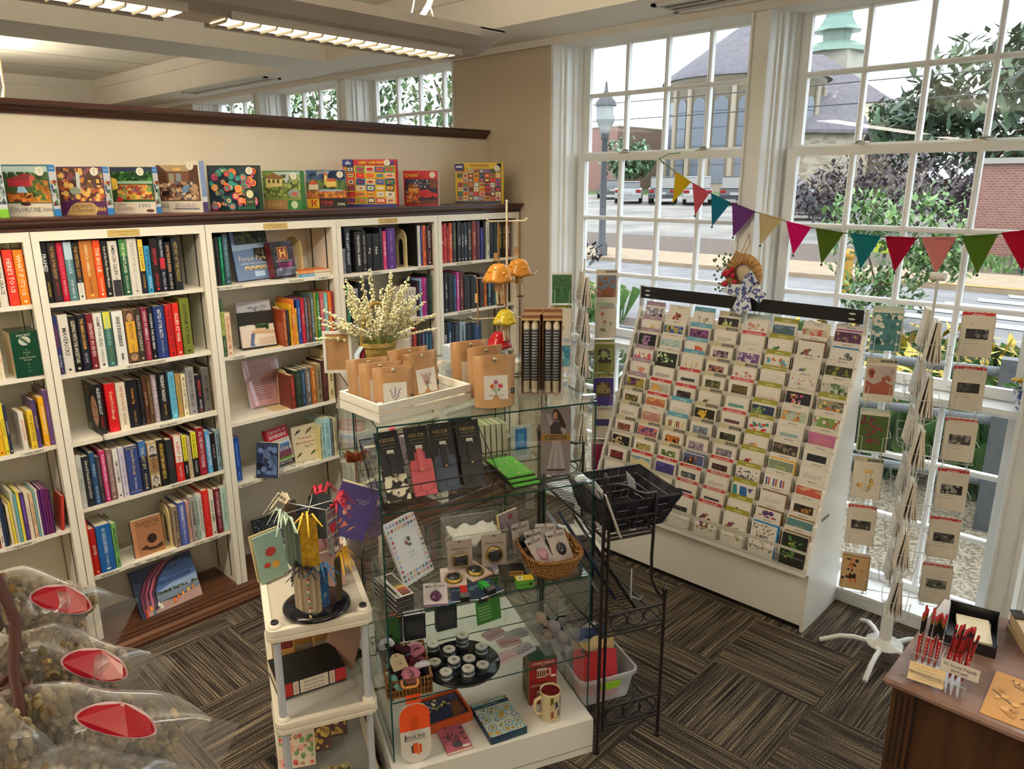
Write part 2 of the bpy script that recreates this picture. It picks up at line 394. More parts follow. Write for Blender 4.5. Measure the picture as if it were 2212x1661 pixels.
# ---- ceiling: soffits and coffers
ZS, ZC = 3.19, 3.49
CO = [(-10.45, -5.92), (-5.35, -.85), (-.28, 4.2)]
YC0, YC1 = -1.6, 3.52
g = G()
g.box(XW0, XW1, YC1, 4.32, ZS, 3.6, 'ceiling_paint'); g.box(XW0, XW1, YB, YC0, ZS, 3.6, 'ceiling_paint')
xx = XW0
for a, b in CO + [(XW1, XW1)]:
    g.box(xx, a, YC0, YC1, ZS, 3.6, 'ceiling_paint'); xx = b
for a, b in CO:
    g.box(a, b, YC0, YC1, ZC, 3.6, 'tile_ceiling')
    g.prism([(YC1, ZC), (YC1 - .012, ZC), (YC1 - .012, 3.39), (YC1 - .004, 3.385), (YC1, 3.385)], a, b, 'ceiling_paint', 'x')
    for s_, xe in ((1, a), (-1, b)):
        g.prism([(xe, ZC), (xe + s_ * .012, ZC), (xe + s_ * .012, 3.39), (xe, 3.385)], YC0, YC1, 'ceiling_paint', 'y')
    for t in range(1, 5):
        x = a + (b - a) * t / 5; g.box(x - .003, x + .003, YC0, YC1, ZC - .002, ZC, '#6f675a')
    for t in range(1, 3):
        y = YC1 - 1.75 * t + .25; g.box(a, b, y - .003, y + .003, ZC - .002, ZC, '#6f675a')
struct(g, 'ceiling')
# slot vents in the soffit
for lab, x0, x1, y0, y1 in (('white slot air vent in the soffit beside the windows past the low partition', -8.15, -6.45, 3.6, 3.76), ('white framed air vent in the soffit above the pair of tall windows', -2.46, -.9, 3.64, 3.88)):
    r = empty('air_vent', ((x0 + x1) / 2, (y0 + y1) / 2, ZS), 0, lab, 'vent'); w, d = (x1 - x0) / 2, (y1 - y0) / 2
    G().box(-w, w, -d, -d + .03, -.012, 0, '#c8c4ba').box(-w, w, d - .03, d, -.012, 0, '#c8c4ba').box(-w, -w + .03, -d, d, -.012, 0, '#c8c4ba').box(w - .03, w, -d, d, -.012, 0, '#c8c4ba').build('frame', r)
    q = G().box(-w + .03, w - .03, -d + .03, d - .03, -.002, 0, '#6d6c66')
    q.build('backing', r)
    q = G()
    for i in range(3): y = -d + .05 + i * (2 * d - .1) / 2; q.box(-w + .03, w - .03, y - .006, y + .006, -.01, -.003, '#b5b2aa')
    q.build('slat', r)
o = G().lathe([(.0, -.012), (.06, -.012), (.085, -.006), (.09, 0)], '#b9ae98', 28).build('smoke_detector', None, (-9.0, 2.0, ZC)); tag(o, 'small round cover plate on the ceiling of the far coffer', 'ceiling fitting')
# ---- pendant linear lamps
emit_mat('lamp_lens', (1., .86, .66), .95)
noise_mat('lamp_body', [(.3, '#8f8880'), (.7, '#97908a')], 4, 2, .4)
def pendant(x, y1, label, n=5, lit=1.0):
    r = empty('pendant_lamp', (x, y1, 2.9), 0, label, 'lamp', 'linear pendant lamps')
    L = 1.27
    prof = [(-.15, .0), (-.15, -.035), (-.12, -.075), (-.075, -.102), (-.06, -.104), (.06, -.104), (.075, -.102), (.12, -.075), (.15, -.035), (.15, 0), (.13, 0), (.1, -.05), (-.1, -.05), (-.13, 0)]
    body = G().prism(prof, -L * n, -.14, 'lamp_body', 'y')
    # rounded end cap
    ring = [(-.15, 0), (-.15, -.035), (-.12, -.075), (-.06, -.104), (.06, -.104), (.12, -.075), (.15, -.035), (.15, 0)]
    v = []; fs = []; K = 7
    for i in range(K):
        t = i / (K - 1); y = -.14 + .14 * t; q = math.sqrt(max(0, 1 - t * t * .93)); v += [(a, y, b * q) for a, b in ring]
    m = len(ring)
    for i in range(K - 1): fs += [(i * m + j, i * m + j + 1, (i + 1) * m + j + 1, (i + 1) * m + j) for j in range(m - 1)]
    body.add(v, fs, 'lamp_body', True).poly(v[-m:], 'lamp_body').box(-.15, .15, -.14, -.0, -.006, 0, 'lamp_body')
    body.build('housing', r)
    for i in range(n):
        a, b = -L * (i + 1) + .07, -L * i - (.2 if i == 0 else .07)
        le = G(); le.prism([(-.085, -.09), (-.05, -.108), (.05, -.108), (.085, -.09)], a, b, 'lamp_lens', 'y')
        le.build('louver', r)
        lo = G(); t = a
        while t < b:
            lo.prism([(-.088, -.088), (-.05, -.116), (.05, -.116), (.088, -.088)], t, t + .004, '#e8d9bd', 'y'); t += .06
        lo.box(-.1, -.088, a, b, -.112, -.08, 'lamp_body').box(.088, .1, a, b, -.112, -.08, 'lamp_body')
        lo.build('lens_frame', r)
    for yy in (-.33, -L, -3 * L, -5 * L + .3):
        h = ZC - 2.9
        G().tube([(-.09, yy, -.02), (0, yy, .2), (0, yy, h)], .0025, '#bdb4a2', 5).tube([(.09, yy, -.02), (0, yy, .2)], .0025, '#bdb4a2', 5).tube([(0, yy, .2), (0, yy, .26)], .008, '#8d8473/m', 6).build('cable', r)
    h = ZC - 2.9
    G().tube([(0, -.36, -.01), (.05, -.33, .07), (.09, -.3, .2), (.085, -.3, .4), (.08, -.3, h)], .011, '#d8c9a8', 8).build('power_cord', r)
    G().lathe([(.06, -.012), (.07, 0)], '#d9d2c2', 20, (.06, -.33, h)).build('canopy', r)
    for i in range(2):
        c = y1 - L * 2.5 * (i + .5)
        light('pendant_downlight', 'AREA', (x, c, 2.76), 20 * lit, (1, .92, .80), (.16, 2.6), (0, 0, -1))
        light('pendant_uplight', 'AREA', (x, c, 2.93), 58 * lit, (1, .87, .68), (.2, 2.6), (0, 0, 1))
pendant(-2.55, 2.47, 'long grey pendant lamp with louvred lens hanging above the book displays')
pendant(2.4, 2.6, 'unseen long grey pendant lamp added above the desk, out past the card stand')  # out-of-view copy of the pendant, added to light this side of the room
pendant(-8.2, 2.3, 'long pendant lamp hanging in the coffer beyond the low partition')
# ================================================================= bookcases
UNIT = ['first', 'second', 'third', 'fourth', 'fifth']
SHZ = [[1.772, 1.458, 1.125, .705], [1.768, 1.441, 1.113, .782, .425], [1.768, 1.395, 1.025, .673], [1.765, 1.44, 1.09, .75, .42], [1.768, 1.435, 1.10, .76, .42]]
PLAQ = {1: (1.30, ['For your legacy of dedication and kindness', 'Julie Carpenter']), 2: (2.07, ['In Gratitude and Tribute to', 'Your Office']), 3: (2.815, ['In Gratitude', 'Read and Share'])}
SIGNS = {1: [(0, 1.38, .2, 'HISTORY/CURRENT EVENTS'), (1, 1.33, .2, 'HISTORY/CURRENT EVENTS'), (2, 1.40, .14, 'BIOGRAPHY'), (3, 1.42, .12, 'BIOGRAPHY'), (4, 1.03, .14, 'REFERENCE'), (4, 1.16, .035, 'ART'), (4, 1.27, .15, 'PERFORMING/VISUAL'), (4, 1.52, .15, 'SOCIAL SCIENCES')],
         2: [(0, 1.79, .17, 'MISSOURI/ST. LOUIS'), (0, 2.18, .1, 'CDs & DVDs'), (0, 2.35, .1, 'HUMOR'), (1, 1.8, .09, 'GARDEN'), (1, 2.25, .11, 'COOKBOOKS'), (3, 1.78, .1, 'RELIGION'), (3, 1.9, .09, 'SPECIAL'), (3, 2.04, .19, 'RECREATION/SPORTS')],
         0: [(2, .8, .1, 'CHILDREN'), (3, .69, .12, 'CHILDREN')], 3: [(0, 3.1, .12, 'LARGE PRINT'), (0, 2.73, .12, 'FANTASY'), (1, 3.08, .12, 'YOUNG ADULT')],
         4: [(0, 3.45, .16, 'MYSTERY/SUSPENSE'), (1, 3.45, .14, 'MYSTERY/CRIME')]}
XF, XBK = -3.74, -4.02
for n in range(5):
    y0 = .158 + .763 * n; r = empty('bookcase', (XF, y0, .092), 0, 'white built-in bookcase, %s from the left along the partition under the dark ledge' % UNIT[n], 'bookcase', 'built-in bookcases')
    def L(g): g.v = [(a - XF, b - y0, c - .092) for a, b, c in g.v]; return g
    top = 2.08
    for a, b in ((.002, .024), (.739, .761)):
        q = G().box(-4.04, XF, y0 + a, y0 + b, .092, top, 'shelf_paint')
        ya = y0 + (.024 if a < .1 else .739)
        for xx in (-3.8, -3.955):                       # slotted shelf standards
            sg = 1 if a < .1 else -1
            q.box(xx - .006, xx + .006, min(ya, ya + sg * .0015), max(ya, ya + sg * .0015), .12, 2.03, '#38322b')
        L(q).build('side_panel', r)
    L(G().box(XF - .002, XF + .016, y0 + .002, y0 + .031, .092, top, 'shelf_paint')).build('stile', r)
    L(G().box(XF - .002, XF + .016, y0 + .733, y0 + .761, .092, top, 'shelf_paint')).build('stile', r)
    tr = L(G().box(XF - .002, XF + .016, y0 + .031, y0 + .733, 2.04, top, 'shelf_paint').box(-4.04, XF - .002, y0 + .024, y0 + .739, 2.055, top, 'shelf_paint')).build('top_rail', r)
    L(G().box(-4.04, XBK, y0 + .024, y0 + .739, .092, 2.055, 'shelf_paint')).build('back_panel', r)
    if n in PLAQ:
        yc, tx = PLAQ[n]; q = G().box(XF + .016, XF + .018, yc - .07, yc + .07, 2.045, 2.075, '#b59a5c/s')
        P = Pic(q, (XF + .018, yc - .07, 2.045), (0, 1, 0), (0, 0, 1), .14, .03)
        P.text(tx[0], .5, .68, .006, '#3a2a14', .125).text(tx[1], .5, .28, .006, '#3a2a14', .1)
        L(q).build('plaque', tr)
    for i, z in enumerate(SHZ[n]):
        sh = L(G().box(XBK, XF - .003, y0 + .0255, y0 + .7375, z - .02, z, 'shelf_paint')).build('shelf', r)
        for si, yc, w, t in SIGNS.get(n, []):
            if si == i:
                q = G().box(XF - .003, XF - .001, yc - w / 2, yc + w / 2, z - .022, z - .003, '#cfcabb')
                P = Pic(q, (XF - .001, yc - w / 2, z - .022), (0, 1, 0), (0, 0, 1), w, .019)
                P.text(t, .5, .5, .0115, '#1c1a18', w * .88, bold=.01)
                L(q).build('shelf_sign', sh)
# ================================================================= books standing on the shelves
PAGE = '#d8ccb0'
def shell(g, d, t, h, k, kt=None):
    c = min(.003, t * .2); b = .0022 if t > .01 else t * .2
    o = [(-d, -t / 2), (-c, -t / 2), (0, -t / 2 + c), (0, t / 2 - c), (-c, t / 2), (-d, t / 2), (-d, t / 2 - b), (-.004, t / 2 - b), (-.004, -t / 2 + b), (-d, -t / 2 + b)]
    g.prism(o, 0, h, k)
def shade(c, f):
    c = c.lstrip('#'); return '#' + ''.join('%02x' % max(0, min(255, int(int(c[i:i + 2], 16) * f))) for i in (0, 2, 4))
def hx(c):
    c = c.lstrip('#'); return '#' + (''.join(q * 2 for q in c) if len(c) == 3 else c)
def face(P, cx, cy, rx, ry, hair='#2c1c14', skin='#c8966e', shirt='#3a3a44'):
    """a small printed portrait"""
    P.poly([(cx - rx * 1.8, cy - ry * 2.0), (cx - rx * 1.2, cy - ry * 1.15), (cx + rx * 1.2, cy - ry * 1.15), (cx + rx * 1.8, cy - ry * 2.0)], shirt)
    P.ell(cx, cy + ry * .18, rx * 1.12, ry * 1.08, hair, 16).ell(cx, cy - ry * .08, rx * .9, ry * .92, skin, 16)
    P.many([[(cx + s * rx * .35 - rx * .14, cy + ry * .12), (cx + s * rx * .35 + rx * .14, cy + ry * .12), (cx + s * rx * .35 + rx * .14, cy + ry * .2), (cx + s * rx * .35 - rx * .14, cy + ry * .2)] for s in (-1, 1)], '#20140f')
    P.poly([(cx - rx * .1, cy - ry * .2), (cx + rx * .1, cy - ry * .2), (cx, cy + ry * .1)], shade(skin if skin.startswith('#') else '#c8966e', .8))
    P.rect(cx - rx * .32, cx + rx * .32, cy - ry * .5, cy - ry * .42, '#8a4038')
def book(y0, y1, z, h, x, f, lab, grp, lean=0., gap=.0006):
    col = hx(f[0]); title, tc, auth, ac, ex = [f[i] if i < len(f) else '' for i in (1, 2, 3, 4, 5)]
    t = y1 - y0 - gap; d = max(.12, min(.19, h * .66)); g = G()
    shell(g, d, t, h, col + '/s')
    P = Pic(g, (0, -t / 2, h), (0, 0, -1), (0, 1, 0), h, t)
    m = .06 if t > .012 else .02
    ta, tb = .06, .62
    if ex and ':' in ex:
        k, c = ex.split(':'); c = hx(c)
        if k == 'top': P.rect(0, .3, m, 1 - m, c)
        elif k == 'top2': P.rect(0, .58, m, 1 - m, c)
        elif k == 'bot': P.rect(.7, 1, m, 1 - m, c)
        elif k == 'mid': P.rect(.38, .58, m, 1 - m, c); tb = .37
        elif k == 'mid2': P.rect(.2, .62, m, 1 - m, c)
        elif k == 'topline': P.rect(.03, .05, m, 1 - m, c); P.rect(.93, .95, m, 1 - m, c)
        elif k == 'topl': P.rect(0, .09, m, 1 - m, c); ta, tb = .12, .95
        elif k == 'topp': P.rect(.08, .3, .12, .88, c); P.poly([(.3, .3), (.3, .7), (.2, .62), (.14, .5), (.2, .38)], '#15151a'); P.text(title or ' ', .5, .5, .01, '#888888', .08)
        elif k == 'face':
            P.rect(.34, .66, m, 1 - m, c)
            for cy in (.17, .83):
                Q = Pic(g, (0, -t / 2, h), (0, 1, 0), (0, 0, 1), t, h, P.d); Q.rect(.12, .88, -cy - .11, -cy + .11, '#cac6be'); face(Q, .5, -cy, .26, .075, '#4a4440', '#b0a8a0', '#33302e')
        elif k == 'label':
            Q = Pic(g, (0, -t / 2, h), (0, 1, 0), (0, 0, 1), t, h, P.d); face(Q, .5, -.13, .3, .085, '#2a1c14', '#b08a66', '#201a1a'); face(Q, .5, -.9, .3, .06, '#8a8078', '#b08a66', '#201a1a')
            P.d = Q.d; P.rect(.22, .8, .06, .94, c); ta, tb = .24, .56
    if ex == 'spiral':
        for i in range(16): P.rect(.03 + i * .06, .055 + i * .06, .25, .75, '#c8b878')
    if ex == 'cover':                                   # the jacket portrait on the side that shows
        Q = Pic(g, (-d, -t / 2, 0), (1, 0, 0), (0, 0, 1), d, h)
        face(Q, .84, .5, .3, .33, '#1c1614', '#b88a6c', '#181818')
        Q.rect(.12, .34, .05, .14, '#d8d4cc')
        for i in range(8): Q.rect(.15 + i * .022, .16 + i * .022, .06, .13, '#222222')
        Q.ell(.42, .9, .06, .035, '#d8742c')
        for i in range(14): Q.rect(.06, .4, .86 - i * .035, .868 - i * .035, '#6a6864')
    if ex == 'cover2':
        Q = Pic(g, (-d, -t / 2, 0), (1, 0, 0), (0, 0, 1), d, h); Q.rect(.06, .94, .2, .95, '#8a7440'); Q.rect(.2, .7, .28, .48, '#1a1a1a').rect(.6, .95, .04, .16, '#d8d4cc').ell(.8, .92, .09, .05, '#d8642c')
        for i in range(12): Q.rect(.12, .9, .86 - i * .03, .87 - i * .03, '#3a3018')
    if title:
        tc = hx(tc); two = auth and t > .032
        sz = t * (.5 if not two else .4)
        if auth: P.text(title, (ta + tb) / 2, .5, min(sz, .017 if len(title) > 8 else .022), tc, (tb - ta) * h * .97, bold=.012)
        else: P.text(title, .46, .5, min(sz, .018), tc, .76 * h, bold=.012)
        if auth: P.text(auth, .77, .5, min(t * .36, .011), hx(ac), .25 * h)
        P.rect(.92, .955, .36, .64, tc if len(title) % 2 else shade(col, 1.6))
    elif t > .012:
        R = random.Random(int(y0 * 1000) + int(z * 77)); c = shade(col, 1.9 if sum(int(col[i:i + 2], 16) for i in (1, 3, 5)) < 300 else .45)
        u = .1
        while u < .62:                                  # letter-like blocks where the lettering cannot be read
            w = R.uniform(.012, .03); P.rect(u, u + w, .32, .68, c); u += w + R.choice((.008, .008, .02))
        P.rect(.78, .9, .4, .6, c)
    o = g.build('book', None, (x, (y0 + y1) / 2, z + .0008), (lean, 0, 0))
    q = G().box(-d + .004, -.003, -t / 2 + .0022, t / 2 - .0022, .003, h - .004, PAGE).build('page_block', o)
    tag(o, lab, 'book', grp)
    return o
SHN = ['top', 'second', 'third', 'fourth', 'fifth']
_CNT = {}
def shelve(rows):
    for seg, z, x, txt in rows:
        si = min(range(len(SHZ[seg])), key=lambda i: abs(SHZ[seg][i] - z)); z = SHZ[seg][si]
        for line in txt.split('\n'):
            f = line.split('|'); a, b, h, c = f[0].split(); f[0] = c; a, b, h = float(a), float(b), float(h)
            lo = .158 + .763 * seg + .0265; hi = .158 + .763 * seg + .7365
            if b < .55 and seg == 0: continue
            a = max(a, lo); b = min(b, hi)
            if b - a < .006: continue
            n = _CNT[(seg, si)] = _CNT.get((seg, si), 0) + 1
            le = 0.
            if 'lean' in f[-1]: le = -.12 if f[-1] == 'leanl' else .0
            lab = '%s book%s, %s from left, %s shelf of %s bookcase' % (cname(c), (' with %s lettering' % cname(f[2])) if len(f) > 2 and f[2] else '', ORD[n - 1], SHN[si], UNIT[seg])
            book(a, b, z, h, min(x, -3.745), f, lab, 'books on the %s shelf of the %s bookcase' % (SHN[si], UNIT[seg]), le)
SHELVED = [
(1, 1.768, -3.737, """0.951 0.982 0.265 131316|FRAMED|e8e4da|JOHN GRISHAM|c9b23c
0.983 1.017 0.264 2c2225|THE TRIAL OF THE CENTURY|b08a4a|GREGG JARRETT|a03038
1.018 1.044 0.262 a51230|HOW COUNTRIES GO BROKE|d8506a|RAY DALIO|e8c8c8
1.045 1.080 0.263 4f7375|THE WAGER|9ec3d8|DAVID GRANN|d8e4e4|top:a9bcc8
1.080 1.109 0.258 1b1a22|THE WRITING GODS|b98a3c|EDWARD DOLNICK|9a9aa0|bot:d9d3c4
1.110 1.165 0.264 b26a2c|AMERICA, AMÉRICA|ead2a6|GREG GRANDIN|3c2412
1.166 1.198 0.263 dd4a18|THE BIG LIE|f0d8b8|JONATHAN LEMIRE|f0d8b8
1.199 1.227 0.258 181718|Out of the Past: Michael Murphy|dcd8ce||
1.230 1.271 0.255 d2ccc0|AMERICAN CALIPH|1c1a1a|SHAHAN MUFTI|1c1a1a|bot:2c2a2e
1.277 1.312 0.262 1d4a36|THE HEARTLAND|cfdcb8|KRISTIN L. HOGANSON|cfdcb8|top:3f7a3a
1.312 1.358 0.262 cfcabe|THE PATH OF THE DAY|8a8578|NICK RICHARDSON|9a9588
1.360 1.385 0.256 1c1e2c|FALSE DAWN|16140c|GEORGE SELGIN|c8a03a|top2:d9b93e
1.387 1.413 0.224 2f86b4|AFTER THE MIRACLE|132a3c|MAX WALLACE|d8ecf4
1.415 1.453 0.258 1c1417|FASCISM|c02a30|MADELEINE ALBRIGHT|c02a30
1.453 1.481 0.263 161c2a|Killing the Witches|c8ccd8|BILL O'REILLY|d0d4de|mid:a82030
1.484 1.513 0.236 17171b|HOW THE WAR ENDED|c89a70|MARC E. LAMB|d8d8d8
1.517 1.556 0.256 15171b|HISTORY OF THE PRESENT|a08a4c||"""),
(1, 1.441, -3.747, """0.955 0.977 0.265 27315e|CONSTANTINE|8a3040|BIG PURPLE|d8dcec
0.979 1.020 0.270 cfcac0|MAVERICKS|2a2a2a||bot:d8c43c
1.022 1.054 0.259 18181a|SLEEPING WITH THE ANCESTORS|d8d0b8||
1.057 1.091 0.261 1d1f2c|THE AMERICAN DREAM|d0a03a|SACHS|c8c8c8
1.094 1.123 0.260 6c2028|SERPENT IN EDEN|e0c0b8||top:2c1414
1.124 1.162 0.259 dedad0|HAMPTON SIDES|2a2a28|ON DESPERATE GROUND|3a3a38
1.164 1.198 0.261 35605c|THE WIDE WIDE SEA|8fb4a8|HAMPTON SIDES|7a7a20|top:c8c43c
1.205 1.254 0.258 e2ded6||||face:c01a28
1.258 1.306 0.259 6a4a34|THE BULLY PULPIT|3c2410|DORIS KEARNS GOODWIN|3c2410|label:c9982c
1.307 1.335 0.258 3a332c|KILLING CATHERINE|b8b0a0||
1.337 1.366 0.260 7a2438|SONGS OF AMERICA|e8d0d0|JON MEACHAM|d8b0b0
1.368 1.391 0.258 16161c|STALKING THE RED BEAR|d8d8d8||bot:7a1c24
1.394 1.447 0.260 24346a|BATTLE OF THE ARCTIC|d8e0ec|HUGH SEBAG|a0b0d0
1.451 1.484 0.260 b41c1e|THE WRONG STUFF|50100c||
1.487 1.518 0.265 c6281e|ALLIES AT WAR|e8e0d0||top2:d8d0bc
1.524 1.572 0.285 6a7028|GOTHAM AT WAR|1c2010||top:6e6e68"""),
(1, 1.113, -3.777, """1.090 1.126 0.248 18181a|ALEXEI NAVALNY|ece8e0|PATRIOT|c02a20|cover
1.137 1.183 0.242 bf1a20|David McCullough|e8c8a0||top:b0a060
1.186 1.230 0.236 d3c9b4|JANE AND DOROTHY|b05048|JANET MAYERS|3a3a3a
1.232 1.285 0.241 191820|Curtain Up|d08a30|AGATHA CHRISTIE|a08050
1.287 1.308 0.237 1a1a1e|||
1.309 1.328 0.244 4c2c20|J.E. JOE & TEDDY|d8b090||top:8a5a30
1.328 1.351 0.243 4a3424|CHURCHILL & PAUL JOHNSON|a08860||
1.352 1.378 0.246 8c7e84|A MEMOIR OF BELONG|d8d4e0|KRISTEN KISH|d0ccd8
1.381 1.431 0.253 17181d|PRESIDENT McKINLEY|e0dcd4|ROBERT W. MERRY|b09050
1.436 1.468 0.245 5da5c4|THE LIVES OF THE OCEAN|3c7a98||
1.471 1.496 0.228 a8834c|GREENLIGHTS|5a8a3c||
1.499 1.524 0.223 dcd2b0|MY OLD SECRET WORLD|4a5060||
1.527 1.569 0.254 8c8b8c|NADER AMONG A PROMISED LAND|3a3a3a||bot:1c1c22
1.570 1.606 0.204 1b1c24|WIFEDOM|c8383c|ANNA FUNDER|d8d8dc
1.607 1.647 0.236 5d5a58|SPLIT IMAGE|2e2c2c||
1.648 1.668 0.239 4a3a28|DARKLY RULED|b09a70||"""),
(1, 0.782, -3.740, """0.957 0.982 0.265 b8b8b2|LAST TERRACE|6a7a70||bot:d8d4cc
0.983 1.017 0.253 22262c|Anthony M. Kennedy Life, Law & Liberty|c8c4b8||
1.018 1.042 0.265 2a4c74|FRIENDS|9ab0c8|MATTHEW PERRY|b8c8d8
1.043 1.062 0.238 38343a|||top:d8d4d0
1.064 1.087 0.261 bc3068|PLAYING WITH MYSELF|f0d0d8|RANDY RAINBOW|f0d0d8
1.090 1.116 0.261 7a5c5c|TAKING DOWN THE TOWER|c8b4b0||
1.119 1.144 0.254 dcd8d2|AMY SCHUMER|3a3a3e||
1.147 1.173 0.255 c4bed0|THE STORIES WE TELL|8a84a0||
1.176 1.237 0.251 35447e|David McCullough|c8b078|TRUMAN|c8c8d8|topline:8a7a50
1.239 1.276 0.263 20263e|THE ART SPY|c8b880|MICHELLE YOUNG|c8b880|top:3a66a8
1.280 1.327 0.247 b49a74|TYCOON|3c3024|VANDERBILT|3c3024|face:8a6a48
1.327 1.369 0.248 1a1816|AFRICAN RHYTHMS RANDY WESTON|d0b050||
1.371 1.406 0.238 2a2c30|ONE DAY|3c3c40||top2:a8a8a4
1.410 1.450 0.249 c42a26|AGENT ZO|c02820|CLARE MULLEY|f0d8d0|top2:e0d8cc
1.451 1.475 0.245 1c1c20|BOOK AND DAGGER|2c2c10|GRAHAM|c8c8c8|top2:d8d02c
1.476 1.497 0.230 b8a888|THE SALT IN CAROLINA|8a7a58||
1.498 1.529 0.250 1c1c20|BOOK AND DAGGER|2c2c10|ELYSE GRAHAM|c8c8c8|top2:d8d02c
1.531 1.571 0.263 8a2030|ALL THE WAY TO THE RIVER|e8c8c8||topl:d8d838
1.575 1.601 0.236 5a9ccc|CHANGING MY MIND|e0f0f8||
1.602 1.627 0.216 1a1518|mr. daddy's girl|c8a0a8||
1.628 1.649 0.228 7c98a8|||top:b83038"""),
(1, 0.425, -3.735, """0.940 0.965 0.295 c64022|||
0.966 0.992 0.244 a8201e|MOVIE|e8d0c0||
0.994 1.063 0.248 1e5a9c|1001 CLASSICAL RECORDINGS|d0e4f0|YOU MUST HEAR BEFORE YOU DIE|d0e4f0
1.065 1.087 0.240 6aa05c|||
1.361 1.388 0.231 8a7a68|||
1.391 1.431 0.242 4a58a0|REMARKABLE YOU|d8dcf0|MARY ROACH|d8dcf0
1.432 1.452 0.237 b08a7c|SEVEN TENETS|7a5048||
1.454 1.482 0.256 98948c|||bot:8a2028
1.483 1.496 0.249 9ab8b0|||
1.496 1.520 0.257 cac6bc|THE LAND OF TENSE SILENT|5a5a58||
1.523 1.558 0.270 c22420|||
1.559 1.584 0.260 d6d2c4|HEALTHY GAMER|3a3a38||
1.589 1.620 0.259 6c1c2a|HOW TO KNOW A PERSON|e0c8c8|DAVID BROOKS|e0c8c8
1.622 1.656 0.258 a6c4be|Every Purchase Matters|5a7a78||"""),
(0, 1.772, -3.737, """0.751 0.770 0.255 c8d03a|||
0.778 0.807 0.238 d6d0c4|HANNAH GRACE|2a2a2a||
0.813 0.850 0.237 cf3527|HERE'S TO US|f0dccb||
0.852 0.889 0.235 d9781f|WHAT IF IT'S US|f4e2c0||"""),
(0, 1.458, -3.752, """0.706 0.734 0.201 d8cbb0|Peef-Penny|3a60a0||
0.734 0.748 0.201 d9cdb4|The Green Pond|c83a2a||"""),
(0, 1.125, -3.735, """0.631 0.654 0.229 2a4c3c|||
0.655 0.668 0.205 d88a60|||
0.669 0.696 0.230 d8a824|Reading with Me|c03a1c||
0.697 0.713 0.238 dcc63a|The Forest Friend|3a5a20||
0.713 0.726 0.225 252c48|The Forest Wakes Up|dce0f0||
0.766 0.786 0.179 d8d2c6|SNUGGLE PUPPY!|b84a3a||
0.799 0.822 0.179 d8b830|ITSY BITSY SPIDER|5a4a20||top:8ab8b0
0.822 0.839 0.224 4a3a6a|Mommy and Me|d0b860||
0.849 0.872 0.230 e0a01c|JUST GRANDMA AND ME|f0e8d0||mid:d8d0c0
0.873 0.893 0.259 604478|Storybook Collection|8a70a8||"""),
(0, 0.705, -3.736, """0.579 0.600 0.276 3a6a9c||||lean
0.601 0.614 0.276 8a3a24||||lean
0.615 0.630 0.255 d8d0c0||||lean
0.631 0.641 0.240 243a5c||||lean
0.641 0.649 0.229 2a2c38|||
0.655 0.666 0.195 d8c8a0|||
0.667 0.677 0.202 d8c23a|||
0.678 0.690 0.252 b8b8a8|||
0.691 0.701 0.232 5a9aa4|||
0.702 0.714 0.244 d0c04a|||
0.715 0.731 0.234 48306a|||
0.732 0.748 0.229 d6cab4|The History of Color|4a5a50||
0.750 0.765 0.220 d0b090|BEAUTY OF THE BEACH|8a4a30||
0.766 0.774 0.225 6aa09a|||
0.775 0.783 0.233 d8d4cc|||
0.784 0.793 0.224 54245c|||
0.795 0.806 0.226 60286a|||
0.807 0.816 0.225 66285a|||
0.818 0.826 0.222 6c2a62|||
0.827 0.834 0.211 3c2450|||
0.856 0.870 0.168 b03028||||leanl"""),
(2, 1.768, -3.755, """1.714 1.727 0.245 d8592a|A CITY BEER HISTORY|e8c8a8||
1.728 1.739 0.238 2a2622|||
1.740 1.761 0.247 171718||||spiral
1.762 1.777 0.246 16694c|||
1.780 1.811 0.260 2a4650|CITY RIVER AND FOUNTAINS POPS|7aa0b0||"""),
(2, 1.395, -3.746, """1.714 1.726 0.256 a81a2c|||
1.727 1.745 0.300 3a5a3a|A FARMING GARDEN|3a4a20|CALL DAY|d8d0c0|mid2:a8b850
1.747 1.779 0.231 d9c4a4|THE GARDEN AGAINST TIME|b03a30||
2.078 2.103 0.208 8a3a1c|ANATOLIAN FLAVORS|d8a878||
2.103 2.118 0.202 26262a|||mid:7a2030
2.124 2.140 0.231 dba526|||
2.141 2.156 0.257 dd7a30|REAL ITALIAN|f0dcc0||
2.157 2.170 0.206 d8a932|||
2.171 2.194 0.253 24408a|Morgan's Provisions to Feast|d0d8ec||bot:3a7a88
2.197 2.219 0.256 b01f34|Ready or Not|e8b8b8||
2.221 2.239 0.259 50505a|||
2.241 2.258 0.257 5a3c30|||
2.259 2.282 0.278 44585c|ONCE UPON A COOKBOOK|b8c8c4||
2.283 2.294 0.278 9a8a30|||
2.295 2.320 0.276 1f6e2c|COCINA PUERTO RICO|e4e8c8||
2.322 2.348 0.275 b24a54|Puerto Rico Cookbook|f0d0d0||
2.349 2.374 0.272 7ab0ae|VIBRANT CUISINE|d8ecec||bot:1c3a5c
2.376 2.400 0.276 d4661c|World Food|f4d8b0||
2.401 2.413 0.276 94202e|||"""),
(2, 1.025, -3.749, """2.091 2.124 0.198 6a2a20|||
2.127 2.168 0.219 223026|||
2.166 2.191 0.221 2c4058|||
2.192 2.228 0.222 5e5a58|||
2.230 2.262 0.221 a25c2c|||
2.264 2.300 0.235 8a7a5c||||face:3a3028
2.303 2.341 0.249 40211c|||topline:a88a50
2.345 2.383 0.300 d0bf92||||face:7a8a98"""),
(2, 0.672, -3.785, """1.707 1.734 0.275 b8c0c4|||
1.739 1.777 0.254 27489a|||"""),
